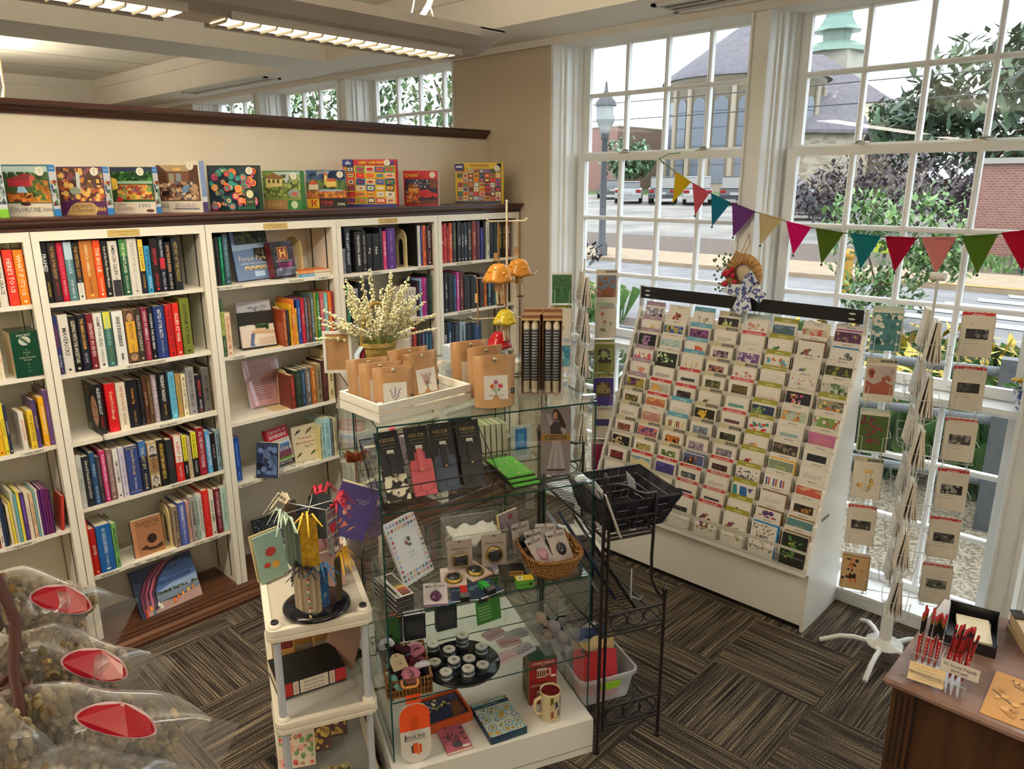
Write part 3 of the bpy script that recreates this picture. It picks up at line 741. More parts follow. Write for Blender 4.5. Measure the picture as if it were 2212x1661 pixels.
(2, 0.673, -3.737, """2.254 2.269 0.209 cfc48c|||
2.271 2.288 0.248 a8c8c4|||
2.290 2.333 0.249 9fc6cc|A BIRD KEEPER|4a7a88||
2.336 2.353 0.232 6a7478|||
2.355 2.371 0.237 d0c8a0|||"""),
(3, 1.765, -3.752, """2.474 2.496 0.225 1a1a1e|||
2.497 2.518 0.144 8a8890|||
2.520 2.556 0.262 1c2230|THE LAST NIGHT|b8c8d8||top:5a80a8
2.586 2.637 0.237 1b1b1d|THE NATIONAL GRAMMAR|d8d8d8||
2.639 2.668 0.239 1a1a1e|KINGS OF WINTER|9a9a98||
2.671 2.709 0.222 17171a|Dog|e8e4dc||topline:c8b8a8
2.713 2.767 0.220 17171a|Nish|e8e4dc||topline:c8b8a8
2.769 2.788 0.252 222430|||
2.791 2.817 0.232 c03a6c|GOODGIRL|f0e0e8||top:d8d8c8
2.821 2.886 0.248 4c2878|DARK LORD|9a80c0|DAY|9a80c0
3.051 3.060 0.259 181814||||cover2
3.062 3.085 0.255 d8d4cc|THE LOST BOOKSHOP|7a8aa0||
3.087 3.101 0.254 2a3468|||
3.104 3.131 0.253 cf5c20|||mid:8ab0c0
3.135 3.182 0.251 3c1420|MEZRICH|dcdcdc|THE MISTRESS|a88|"""),
(3, 1.440, -3.750, """2.464 2.475 0.252 c8c4b8|||
2.476 2.505 0.238 6a2a30|||
2.507 2.528 0.243 3a8a6a|||
2.530 2.554 0.252 17181c|||
2.557 2.590 0.230 8a8a98|||
2.594 2.701 0.268 1a1c22|||
2.924 2.946 0.202 d0c8c0|||
2.947 2.969 0.200 d4ccc4|||
2.970 2.992 0.197 d0c8c0|||
2.993 3.014 0.195 d4ccc4|||
3.016 3.035 0.193 d0c8c0|||
3.040 3.063 0.231 28182c|||mid:b03060
3.065 3.082 0.245 8ab0d8|||
3.084 3.097 0.235 c02a80|||
3.099 3.123 0.246 a83a8c|||
3.125 3.140 0.256 20242c|||
3.142 3.164 0.262 203a30|||"""),
(3, 1.090, -3.750, """2.957 2.983 0.279 d0c4bc|||
2.984 3.032 0.283 6a2420|||
3.035 3.066 0.259 24242c|||
3.068 3.096 0.249 3a3c50|||
3.099 3.127 0.248 24485c|||
3.128 3.156 0.240 20405a|||"""),
(4, 1.768, -3.735, """3.230 3.254 0.266 5a6470|||
3.256 3.275 0.246 b02a30|RED|e8d8d0||
3.276 3.301 0.257 b02c28|GLORY|d8a060||
3.302 3.322 0.234 7a1c20|||
3.324 3.350 0.257 c44a2c|STEVE BERRY|e8d8b8||
3.352 3.386 0.260 1c1a18|STEVE BERRY|7a8a40||bot:a82028
3.395 3.429 0.262 16181c|STEVE|a8b0b8||
3.432 3.454 0.253 1c1c1e|STEVE BERRY|c8c8c8||
3.457 3.486 0.258 1a2a3a|COBEN|d8e0e8||
3.489 3.527 0.259 14161a|BLOODLINE|a8a070||
3.530 3.571 0.263 7a1c20|BROWN|d0a060||
3.572 3.606 0.262 3a1c30|||
3.609 3.636 0.216 2a2a6c|||
3.638 3.660 0.257 1c1e24|||
3.663 3.697 0.259 c8c8b0|||
3.700 3.731 0.257 1c2430|||
3.734 3.777 0.258 1a2c2c|||
3.786 3.821 0.256 16180f|TOM CLANCY|c8c030||
3.824 3.859 0.257 15110f|TOM CLANCY|d09a30||
3.866 3.904 0.253 6a2020|TOM CLANCY|e0d8d0||"""),
(4, 1.435, -3.757, """3.245 3.279 0.256 1c3a54|||bot:a82830
3.281 3.312 0.268 1a1c20|JANET COREY|c8c8d0||
3.315 3.360 0.261 141a20|||
3.363 3.388 0.246 24405c|||
3.391 3.417 0.264 b0408a|MARK TOWNLEY|f0d8e8||bot:d8a040
3.420 3.455 0.263 5a2028|S. A. COSBY|d87a6a||
3.458 3.517 0.236 1a1c20|||topp:2c405c
3.522 3.588 0.230 1a1c20|||topp:a82c34
3.606 3.649 0.235 2a2226|||
3.652 3.677 0.226 c86a2a|||
3.689 3.720 0.217 24485c|TECHNICAL|c0d8e0||
3.724 3.752 0.214 2a2c34|||
3.755 3.790 0.200 4a7a70|||
3.793 3.825 0.186 1c1e22|||
3.828 3.890 0.170 d0a888|||"""),
(4, 1.100, -3.750, """3.238 3.256 0.291 1c2028|||
3.259 3.295 0.271 1c1c20|MERCY|d8d8d8||
3.298 3.330 0.266 24405c|JAMES HARPER|d0e0e8||
3.332 3.356 0.257 1c2430|||
3.358 3.402 0.263 2a3040|||
3.405 3.461 0.256 8aa0b0|||
3.464 3.521 0.243 20242c|||
3.524 3.613 0.238 20304c|||""")]
shelve(SHELVED)
# ================================================================= things shown face-out, bookends, signs
def flat_thing(name, lab, cat, loc, yaw, tilt, w, h, t, k, side=None, grp=None, pages=True):
    """root mesh: a box whose front (w along +y, h up) faces +x; returns (object mesh accumulator, finish function)"""
    g = G(); g.box(-t, 0, 0, w, 0, h, k, side or {})
    def done(extra=None):
        o = g.build(name, None, loc, (0, -rad(tilt), rad(yaw - 90)))
        tag(o, lab, cat, grp)
        if pages: G().box(-t + .003, -.003, .006, w + .0006, .004, h + .0006, PAGE).build('page_block', o)
        return o
    return g, Pic(g, (0, 0, 0), (0, 1, 0), (0, 0, 1), w, h), done
def easel(lab, loc, yaw, w=.08, h=.12, k='#c8c8c4/m'):
    g = G()
    for y in (0, w):
        g.tube([(.035, y, .028), (.03, y, .004), (-.02, y, .002), (-.05, y, .004), (-.035, y, h)], .0018, k, 5)
    g.tube([(-.035, 0, h), (-.035, w, h)], .0018, k, 5); g.tube([(-.02, 0, .002), (-.02, w, .002)], .0018, k, 5)
    o = g.build('book_easel', None, loc, (0, 0, rad(yaw - 90))); return tag(o, lab, 'easel')
# Forest Park
g, P, D = flat_thing('book', 'blue coffee-table book of a park with a church spire, face-out on top shelf', 'book', (-3.80, 1.87, 1.775), 100, 10, .235, .262, .012, '#3d5374/g')
P.rect(0, 1, 0, 1, '#5d7396').rect(.1, 1, .72, 1, '#1d2a14').specks(120, .1, 1, .72, .98, .012, ['#3a4a1c', '#243414', '#54602a', '#10180c'], 3)
P.poly([(.0, .6), (1, .66), (1, .74), (0, .72)], '#8fa4bc').poly([(.55, .45), (1, .3), (1, .64), (.56, .64)], '#16180f').poly([(.6, .52), (.8, .5), (.7, .64)], '#4a3626').poly([(.78, .5), (.84, .5), (.81, .66)], '#7a7a72')
P.text('Forest Park', .5, .44, .026, '#d8c8a0', .2).text('A WALK THROUGH HISTORY', .55, .335, .010, '#e8e4d8', .19)
for i in range(5): P.rect(.24 + i * .15, .37 + i * .15, .2, .28, '#c8b48c').poly([(.25 + i * .15, .205), (.36 + i * .15, .205), (.31 + i * .15, .25)], '#6a5236')
P.rect(.48, .76, .06, .17, '#a8c0dc'); D()
# boxed DVD set on a wire easel
g, P, D = flat_thing('dvd_box_set', 'shrink-wrapped maroon and black DVD box set with a gold H on a wire easel', 'box set', (-3.775, 2.075, 1.778), 100, 10, .15, .195, .05, '#241c24/g', {'y': '#5c1c24/g', 'Z': '#3a2024/g'}, pages=False)
P.specks(60, 0, 1, 0, .9, .02, ['#2c2230', '#1a161c', '#4a2c4a'], 5).rect(.28, .72, .5, .84, '#c8a040').rect(.3, .7, .515, .825, '#7a1c1c').text('H', .5, .67, .045, '#d8b048', .05, bold=.03).text('THE HISTORY CHANNEL', .5, .45, .008, '#c8c0b8', .11)
P.specks(70, .25, .85, .2, .4, .02, ['#b04a8a', '#8a3a70', '#d078b0'], 6).specks(60, .1, .95, .04, .25, .02, ['#8a90a8', '#a8b0c8', '#6a7088'], 8); D()
easel('wire easel holding up the maroon DVD box set', (-3.765, 2.1, 1.768), 100, .09)
# paperbacks lying flat
for i, (c, cc, lab) in enumerate((('#2f86b0', '#cfc4a8', 'blue paperback lying flat at the bottom of a pair on the top shelf'), ('#d8742c', '#cdbf9f', 'orange and tan paperback lying flat on the blue paperback'))):
    o = G().box(-.13, 0, -.1, .1, 0, .017, c + '/s'); q = Pic(o, (0, -.1, 0), (0, 1, 0), (0, 0, 1), .2, .017); q.rect(.48, 1, .1, .9, cc).text('HUMOR TALES', .26, .5, .008, '#f0e0c0', .08)
    o = o.build('book', None, (-3.765 - i * .004, 2.315, 1.768 + i * .0172)); tag(o, lab, 'book'); G().box(-.128, -.004, -.1006, .098, .002, .015, PAGE).build('page_block', o)
# bookends: bent plate with an arched opening
def bookend(lab, loc, yaw=0, h=.22):
    w = .12; r = w / 2; n = 12
    o = [(-r, 0)] + [(-r, h - r)] + [(r * cos(pi - pi * i / n), h - r + r * sin(pi - pi * i / n)) for i in range(1, n)] + [(r, h - r), (r, 0), (.03, 0), (.03, h * .62)] + [(.03 * cos(pi * i / 6), h * .62 + .03 * sin(pi * i / 6)) for i in range(1, 6)] + [(-.03, h * .62), (-.03, 0)]
    g = G().prism([(a, b) for a, b in o], -.004, .004, '#cdb985/s', 'y')
    b = G().box(-r, r, -.1, -.004, 0, .003, '#cdb985/s')
    ob = g.build('bookend', None, loc, (0, 0, yaw)); tag(ob, lab, 'bookend', 'cream arched bookends'); b.build('foot', ob); return ob
bookend('cream arched bookend beside the cookbooks on the second shelf of the third bookcase', (-3.83, 2.085, 1.395), .0)
bookend('cream arched bookend holding the worn old books beside the pink sign', (-3.84, 2.10, 1.025), .0)
bookend('cream arched bookend behind the tan guitar book on the fifth shelf', (-3.83, 1.352, .425), .0, .235)
bookend('cream arched bookend standing behind the maroon DVD box set', (-3.9, 2.27, 1.768), .25)
bookend('cream arched bookend beside the purple book on the top shelf, fourth bookcase', (-3.83, 2.985, 1.765), .0, .235)
# Magnolia Table
g, P, D = flat_thing('book', 'pale cookbook with a seated woman at a table, face-out on second shelf', 'book', (-3.83, 1.875, 1.403), 82, 14, .19, .255, .022, '#d8cfc4/s')
P.rect(0, 1, 0, 1, '#cfc2b4').rect(0, 1, .68, 1, '#b8b8bc').poly([(0, .68), (.2, .72), (1, .68), (1, .62), (0, .6)], '#cbbfb2').text('Magnolia', .6, .85, .027, '#2c2a2a', .1, .08).text('Table', .67, .77, .024, '#2c2a2a', .07, .08)
P.text('RECIPES FOR GATHERING', .6, .64, .006, '#7a6a5a', .11)
P.poly([(.08, .3), (.3, .3), (.42, .46), (.3, .6), (.16, .58), (.06, .44)], '#d8ccc4').ell(.2, .63, .06, .055, '#b88868').poly([(.1, .5), (.12, .66), (.2, .71), (.26, .67), (.2, .66), (.15, .62), (.17, .45)], '#3a2418')
P.poly([(.3, .3), (1, .26), (1, .33), (.35, .36)], '#b8966e').poly([(.22, .04), (.3, .3), (.42, .3), (.34, .1), (.36, .02)], '#4a5a80').specks(60, .45, .85, .36, .5, .012, ['#3a5a2c', '#4e7038', '#2c4420'], 2).rect(.45, .75, .33, .4, '#c8a88c').rect(.5, .98, .05, .2, '#c4ac98')
for i in range(8): P.rect(.52 + i * .06, .525 + i * .06, .05, .2, '#8a705c')
D()
g = G().box(-.06, .015, 0, .2, 0, .004, '#24211f').box(-.035, -.025, 0, .2, 0, .2, '#24211f'); g.box(.011, .015, 0, .2, 0, .012, '#24211f')
tag(g.build('book_stand', None, (-3.835, 1.87, 1.395), (0, 0, rad(-8))), 'black stand under the pale cookbook with the seated woman', 'stand')
# pink sign in a clear holder
g = G().box(-.002, 0, 0, .21, .004, .275, '#c98a8c/g'); P = Pic(g, (0, 0, 0), (0, 1, 0), (0, 0, 1), .21, .275)
R = random.Random(4)
for i in range(15): P.rect(.12, R.uniform(.6, .9), .86 - i * .05, .87 - i * .05, '#5a2a2e')
o = g.build('sign_sheet', None, (-3.905, 1.925, 1.03), (0, -rad(14), rad(-2))); tag(o, 'pink printed notice in a clear holder on the third shelf', 'sign')
G().box(.0012, .0032, -.004, .214, 0, .28, 'acrylic').box(-.06, .003, -.004, .214, -.004, 0, 'acrylic').build('holder', o)
# The Boys of Riverside
g, P, D = flat_thing('book', 'red and white sports book with a line of players on a wire easel', 'book', (-3.77, 1.965, .692), 103, 14, .155, .225, .032, '#d8d2c8/g', {'y': '#d8cfc0/g'})
P.rect(0, 1, .68, 1, '#b01f2c').rect(0, 1, 0, .1, '#15161c').rect(.06, .94, .12, .56, '#4a86c8').rect(.06, .94, .12, .24, '#5a8a3a').text('THE BOYS OF', .5, .9, .016, '#f0e4e4', .13, bold=.01).text('RIVERSIDE', .5, .78, .02, '#f0e4e4', .14, bold=.01).text('A DEAF FOOTBALL TEAM AND A QUEST FOR GLORY', .5, .63, .006, '#5a5652', .13).text('THOMAS FULLER', .5, .05, .012, '#e8e4dc', .12)
for i in range(8): x = .12 + i * .107; P.poly([(x, .18), (x + .07, .18), (x + .08, .36), (x + .06, .46), (x + .01, .46), (x - .01, .36)], '#6c1c2c'); P.ell(x + .035, .49, .026, .024, '#3a2418', 8).rect(x + .015, x + .055, .36, .44, '#e0d8d4')
Q = Pic(g, (-.032, 0, 0), (1, 0, 0), (0, 0, 1), .032, .225); Q.rect(0, 1, .68, 1, '#b01f2c').rect(0, 1, 0, .1, '#15161c').text('THE BOYS OF RIVERSIDE', .5, .4, .013, '#1c2438', .11, -pi / 2); D()
easel('wire easel behind the red and white sports book', (-3.765, 1.985, .673), 103, .1)
# The Backyard Bird Chronicles
def bird(P, x, y, s, a, b, c='#2a2420'):
    P.poly([(x - s, y - s * .2), (x - s * .5, y + s * .35), (x + s * .1, y + s * .5), (x + s * .6, y + s * .1), (x + s * .5, y - s * .35), (x - s * .2, y - s * .5)], a)
    P.poly([(x - s * .95, y - s * .15), (x - s * 1.7, y - s * .8), (x - s * 1.4, y - s * .9), (x - s * .4, y - s * .45)], c).ell(x + s * .65, y + s * .38, s * .33, s * .3, b, 10).poly([(x + s * .95, y + s * .45), (x + s * 1.35, y + s * .35), (x + s * .95, y + s * .28)], c)
g, P, D = flat_thing('book', 'cream bird book with five drawn birds, face-out on the fourth shelf', 'book', (-3.80, 2.118, .676), 84, 8, .158, .215, .022, '#d2c6a8/s', {'Y': '#e0d8c4'})
for x, y, s, a in ((.24, .84, .09, '#4a4640'), (.68, .84, .1, '#7a6450'), (.2, .2, .08, '#7a6a40'), (.75, .2, .08, '#5a7a34')): bird(P, x, y, s, a, '#33302c')
P.text('The Backyard', .47, .64, .015, '#a8503a', .1).text('Bird Chronicles', .5, .53, .015, '#a8503a', .125).text('Amy Tan', .6, .4, .014, '#3a3632', .07); D()
easel('wire easel under the cream bird book', (-3.79, 2.15, .673), 84, .07)
# leaning navy paperback
g, P, D = flat_thing('book', 'dark blue photo book leaning on a wire easel beside the royal blue book', 'book', (-3.755, 1.84, .68), 35, 12, .13, .2, .018, '#182440/g')
P.rect(0, 1, 0, 1, '#1a2644').specks(90, .05, .95, .1, .9, .02, ['#2a3c68', '#3c5484', '#121c34', '#566c98'], 4); D()
easel('wire easel holding the leaning dark blue photo book', (-3.77, 1.855, .673), 35, .06)
# WANDERERS
g, P, D = flat_thing('book', 'black starry landscape-format book leaning at the foot of the third bookcase', 'book', (-3.84, 1.87, .10), 88, 20, .33, .26, .02, '#14161c/s')
P.rect(0, 1, 0, 1, '#171a22').specks(240, .02, .98, .35, .98, .0022, ['#d8d8dc', '#8a8c96', '#b8b8c0'], 9).specks(220, .2, .75, .5, .9, .002, ['#7a7c86', '#a8a8b0'], 10).text('WANDERERS', .5, .3, .038, '#dcdce0', .28).text('THE', .3, .42, .012, '#c8c8cc', .05).text('PETER VAN DEN ENDE', .45, .17, .014, '#c8c8cc', .2); D()
# The Bonds We Share
g, P, D = flat_thing('book', 'large landscape art book of a canyon arch over a lakeside crowd, at floor level', 'book', (-3.745, 1.145, .095), 94, 22, .33, .255, .024, '#2a1c2c/s')
P.rect(0, 1, 0, 1, '#26304a')
P.poly([(.3, .28), (.32, .5), (.42, .72), (.62, .88), (.82, .9), (1, .86), (1, .3)], '#4a6aa4').poly([(.3, .28), (1, .3), (1, .52), (.6, .5), (.36, .42)], '#8ca4c8').rect(.12, 1, .2, .34, '#6c7c90').poly([(.1, 0), (1, 0), (1, .22), (.6, .16), (.12, .22)], '#a88a84')
for i, c in enumerate(['#15121c', '#7a2a44', '#4a1c34', '#9a4058', '#3a1830', '#b85a70', '#5a2238', '#1c1626']):
    q = .03 + i * .035; P.line([(q, .1), (q + .02, .45), (q + .14, .72), (q + .34, .92), (q + .5, 1.0 - i * .006)], .009, c)
P.specks(90, .55, 1, .78, 1, .003, ['#0e1220', '#1a2440', '#4a4a6a'], 3).specks(40, .3, 1, .34, .4, .008, ['#3a4a30', '#5a5a48', '#2c3a28'], 4).text('THE BONDS WE SHARE', .63, .57, .019, '#20263c', .19, .03, .01).text('Images of Humanity, 40 Years Around the World', .63, .5, .007, '#38445c', .17, .03).text('GLENN SHAW', .6, .65, .007, '#38445c', .06, .03)
for x, y, s, c in ((.1, .12, .05, '#c8542c'), (.17, .16, .05, '#d89030'), (.24, .14, .06, '#2c3a4c'), (.3, .18, .05, '#e8e0d8'), (.33, .13, .06, '#d8d0c8'), (.62, .18, .05, '#d87020'), (.7, .2, .05, '#e0a030'), (.8, .24, .05, '#d8a83c'), (.88, .26, .05, '#c87830'), (.55, .14, .06, '#e06a20'), (.08, .05, .05, '#b03028'), (.2, .05, .05, '#3a6a7a')):
    P.poly([(x - s * .5, y - s), (x + s * .5, y - s), (x + s * .2, y + s * .8), (x - s * .2, y + s * .8)], c).ell(x, y + s, s * .2, s * .26, '#5a3a28', 8)
D()
# Classical guitar book, leaning open
g, P, D = flat_thing('book', 'tan guitar songbook standing half open beside the bookend, fifth shelf', 'book', (-3.775, 1.165, .425), 90, 4, .15, .2, .02, '#8a5c40/s', {'y': '#1c2438/s'})
P.rect(0, 1, 0, 1, '#9c6a48').rect(0, .14, 0, 1, '#b07c56').ell(.62, .42, .16, .13, '#2c1a12', 18).poly([(.2, .2), (.4, .28), (.5, .2), (.72, .18), (.92, .26), (.96, .14), (.7, .1), (.5, .12), (.36, .16)], '#3a2014').text('CLASSICAL', .55, .87, .022, '#2c1c14', .12).text('Express', .66, .76, .018, '#2c1c14', .08); D()
# boxed set of children's novels
g, P, D = flat_thing('book_box_set', 'dark green slipcase box set with a round emblem on the second shelf', 'box set', (-3.742, .786, 1.458), 88, 0, .103, .2, .15, '#123c2c/g', {'y': '#b8a480'}, pages=False)
P.ell(.5, .8, .22, .1, '#a8b0a0', 18).poly([(.32, .86), (.42, .88), (.68, .74), (.6, .71)], '#2c4a44').text('SNICKET', .5, .93, .01, '#c8c8b0', .07)
for i, (tx, sz) in enumerate((('A', .007), ('Series', .008), ('of', .007), ('Unfortunate', .009), ('Events', .008), ('10', .007), ('11', .007), ('12', .007))): P.text(tx, .52, (.6, .545, .49, .435, .38, .29, .21, .13)[i], sz, '#a8b08a', .07)
D()
# item lying at the foot of the first bookcase
g = G().box(-.12, .12, -.09, .09, 0, .02, '#cfc49a'); P = Pic(g, (-.12, -.09, .02), (1, 0, 0), (0, 1, 0), .24, .18); P.specks(50, .1, .9, .1, .9, .018, ['#a03a2c', '#3a6a3c', '#8ab0a8', '#d8742c'], 3)
tag(g.build('book', None, (-3.9, .74, .092), (0, 0, .5)), 'cream picture book with red flowers lying flat under the first bookcase', 'book')
# ================================================================= jigsaw boxes along the ledge
noise_mat('puzzle_button_art', [(.0, '#1c4a5c'), (.25, '#b03060'), (.45, '#2a7a74'), (.6, '#d8742c'), (.8, '#c8507a'), (1., '#7a2a6a')], 34, 0, .35, kind='cells', interp='CONSTANT')
def puzzle(n, X, Ya, w, h, yaw, k, lab, d=.05, side=None, top=None):
    g = G(); g.box(-d, 0, 0, w, 0, h, k + '/s', {'Y': (side or k) + '/s', 'Z': (top or k) + '/s'})
    P = Pic(g, (0, 0, 0), (0, 1, 0), (0, 0, 1), w, h); Q = Pic(g, (0, w, 0), (-1, 0, 0), (0, 0, 1), d, h)
    def done():
        o = g.build('puzzle_box', None, (X, Ya, 2.14), (0, 0, rad(yaw - 90))); tag(o, lab, 'puzzle box', 'jigsaw puzzle boxes on the ledge'); return o
    return P, Q, done
def sticker(P, x, y): P.ell(x, y, .019 / P.w, .019 / P.h, '#e0dacb', 18).text('G', x, y + .006 / P.h, .009, '#3a3632').text('12', x, y - .006 / P.h, .007, '#3a3632')
def strip(Q, top, n='1000'):
    Q.rect(0, 1, .87, 1, '#2a7cc0').text(n, .5, .93, .012, '#e0e8f0', .032).rect(0, 1, .0, .14, '#2a7cc0').rect(0, 1, .14, .87, '#c8ccd0')
    Q.specks(26, .06, .94, .2, .7, .012, ['#7a2a3a', '#3a6a8a', '#c88a3c', '#4a7a4a', '#2c3a5c'], 3, True)
P, Q, D = puzzle(0, -3.95, .746, .17, .218, 36, '#2c4a8c', 'puzzle box with only its green-based end showing at the left end of the ledge', side='#c8d0cc'); Q.rect(0, 1, 0, .16, '#7ab82c').specks(30, .1, .9, .25, .85, .012, ['#5a6a7a', '#2c3440', '#8aa0a0'], 2); D()
P, Q, D = puzzle(1, -3.95, .910, .203, .22, 44, '#2c5a6c', 'puzzle box with a red covered bridge and stream, leftmost full box on the ledge', side='#c8ccd0')
P.rect(.02, .98, .26, .97, '#3c4c24').rect(.02, .98, .78, .97, '#9ab0b0').rect(.02, .98, 0, .25, '#cfc8b8').specks(40, .02, .98, .72, .86, .014, ['#2c4420', '#3a5a2c', '#24381c'], 1).poly([(.1, .62), (.62, .66), (.7, .76), (.5, .84), (.08, .72)], '#7a2a28').rect(.1, .58, .58, .7, '#9c2430').poly([(.58, .58), (.7, .58), (.7, .74), (.63, .82), (.56, .74)], '#b04a44').rect(.61, .67, .58, .7, '#3a1c1c')
P.poly([(.06, .28), (.3, .3), (.5, .46), (.44, .58), (.3, .58), (.26, .46)], '#8ab4c8').poly([(.45, .27), (.98, .27), (.98, .5), (.76, .6), (.66, .56), (.8, .44)], '#c88a34').specks(90, .05, .7, .28, .46, .012, ['#a8542c', '#c8742c', '#7a3420', '#d8a040', '#5a3a20'], 2).specks(60, .6, .97, .3, .7, .012, ['#5a7a2c', '#c88a34', '#3c5424', '#a86a28'], 4).ell(.42, .24, .11, .03, '#3a1c1c', 18)
P.text('COLORLUXE 1000', .52, .13, .019, '#4a5258', .19); sticker(P, .82, .87); strip(Q, 1); D()
P, Q, D = puzzle(2, -3.95, 1.123, .216, .214, 42, '#4a2c4a', 'puzzle box of an autumn mill cottage with a purple and tan lower band', side='#b8bcc0', top='#8a7a78')
P.specks(260, .02, .98, .28, .97, .012, ['#a8542c', '#5a3a24', '#3c4a24', '#c8843c', '#6a7a3c', '#8a4a5c', '#4a2c1c', '#d8b060', '#7a5a6a'], 5).poly([(.52, .6), (.95, .62), (.95, .76), (.8, .88), (.74, .96), (.6, .78)], '#4a342c').rect(.66, .72, .64, .72, '#e0b048').rect(.84, .9, .66, .74, '#e0b048').poly([(.4, .5), (.48, .52), (.5, .86), (.42, .9)], '#c8d0d0').ell(.36, .5, .12, .08, '#8a9488').poly([(.56, .56), (.68, .7), (.8, .58)], '#6a4c34')
P.rect(0, 1, 0, .28, '#4a1c4c').poly([(.1, 0), (.24, .2), (.36, .26), (.7, .26), (.82, .14), (.74, 0)], '#a88c5c').text('Signature', .46, .18, .024, '#4a2c1c', .1, .04).text('Collection', .46, .1, .02, '#4a2c1c', .1, .04).text('1000', .87, .12, .022, '#d8b048', .045, bold=.02); sticker(P, .82, .9); strip(Q, 1); D()
P, Q, D = puzzle(3, -3.95, 1.353, .205, .216, 42, '#1c3a20', 'puzzle box of an evening green landscape with an orange crowd of boats', side='#b8bcc0')
P.rect(.01, .99, .26, .98, '#1f4a20').rect(.01, .99, .86, .98, '#1c2448').specks(120, .02, .98, .66, .9, .014, ['#2c6a2c', '#1c4a20', '#4a8a34', '#14361c'], 6).rect(.15, .98, .64, .7, '#8aa890').poly([(.1, .3), (.98, .3), (.86, .62), (.2, .62)], '#b8642c').specks(150, .12, .95, .31, .6, .011, ['#d8842c', '#c8a034', '#a84a24', '#3a5a8a', '#d8b060', '#8a3424', '#6a8a50'], 7, True).poly([(.06, .26), (.24, .26), (.2, .36), (.12, .36)], '#a82030').poly([(.02, .5), (.16, .54), (.14, .74), (.02, .78)], '#e0b84a')
P.rect(0, 1, 0, .25, '#cfc8b8').text('1000', .74, .17, .022, '#2c3a6a', .07).text('Lines', .2, .2, .014, '#7a2a44', .05).text('COUNTRY!', .28, .09, .019, '#8a2a44', .085).ell(.86, .06, .1, .035, '#5a2a1c', 16); sticker(P, .72, .9); strip(Q, 1); D()
P, Q, D = puzzle(4, -3.96, 1.568, .237, .247, 36, '#cfc6b4', 'tall cream puzzle box showing a brown Victorian study interior', side='#d0d4dc', top='#b8b0a0')
P.rect(.03, .97, .22, .92, '#4a2c20').poly([(.1, .92), (.9, .92), (.75, .8), (.25, .8)], '#a08a6a').rect(.25, .75, .44, .8, '#6a4430').rect(.3, .42, .56, .76, '#8a8a7a').rect(.46, .58, .56, .76, '#7a8488').specks(140, .06, .94, .24, .6, .012, ['#7a5a44', '#3a2018', '#a88a6a', '#5a6a7a', '#6a3a30', '#c8b090'], 8).ell(.5, .84, .1, .03, '#c8a060', 12).poly([(.55, .36), (.7, .4), (.74, .52), (.62, .52)], '#5a7aa0').poly([(.1, .3), (.3, .34), (.28, .42), (.12, .42)], '#1c1412')
P.text('1000', .12, .12, .022, '#4a4a7a', .06).text('BITS & PIECES', .62, .13, .016, '#7a6a98', .11).rect(.36, .92, .06, .08, '#5a5a7a'); sticker(P, .8, .9)
Q.rect(0, 1, .3, 1, '#8aa0c8').text('BITS & PIECES', .5, .62, .02, '#5a6a9c', .14, pi / 2).rect(0, 1, 0, .2, '#4a3a6a'); D()
P, Q, D = puzzle(5, -3.95, 1.829, .269, .23, 40, '#14281f', 'dark green puzzle box covered in bright round buttons or biscuits', side='#1a3a2c', top='#16302a')
P.rect(.03, .97, .03, .95, '#1c3040'); R = random.Random(11)
for i in range(70):
    x, y, r = R.uniform(.07, .93), R.uniform(.07, .9), R.uniform(.04, .08); c = R.choice(['#b8385c', '#2a7a78', '#d8742c', '#c8507a', '#1c5a6c', '#d89a40', '#7a2a6a', '#a83040', '#3a8a6a'])
    P.ell(x, y, r, r * 1.17, c, 12).ell(x, y, r * .6, r * .7, R.choice(['#d8a0a0', '#d8c070', '#3a9a94', '#e0705c', '#8a3a5c']), 10).ell(x, y, r * .25, r * .3, c, 6)
P.rect(.76, .95, .1, .5, '#16301f').ell(.855, .37, .07, .09, '#d0c8a0', 18).text('1000', .855, .2, .012, '#c8b870', .04).specks(20, .6, .95, .04, .1, .02, ['#c8c8a8', '#2a7a5c'], 3); sticker(P, .88, .88); D()
P, Q, D = puzzle(6, -3.95, 2.14, .221, .206, 36, '#2a6a34', 'puzzle box of a mill house by a pond with a green lower corner', side='#2c7a40', top='#3a6a3c')
P.rect(.02, .98, .24, .97, '#6a7a3c').rect(.3, .98, .7, .97, '#a8b8bc').specks(160, .02, .98, .3, .9, .014, ['#4a5a24', '#8a9a4c', '#36461c', '#a8a860', '#5a6a3c'], 9).poly([(.08, .56), (.5, .6), (.52, .82), (.3, .92), (.1, .86)], '#c8b878').poly([(.08, .84), (.3, .95), (.54, .82), (.5, .78), (.1, .8)], '#7a5a34')
for i in range(3): P.rect(.14 + i * .12, .2 + i * .12, .68, .78, '#4a4434')
P.ell(.8, .42, .16, .1, '#7a8a8a').ell(.82, .4, .08, .05, '#a84a3c').rect(0, .62, 0, .24, '#8a6a44').text('1000', .3, .12, .03, '#b8986a', .11).rect(.62, 1, 0, .24, '#2a6a34').ell(.8, .12, .09, .1, '#a8b890', 16); sticker(P, .82, .86); D()
P, Q, D = puzzle(7, -3.95, 2.412, .225, .213, 50, '#14120f', 'black-based puzzle box of an alpine church above red tulip fields')
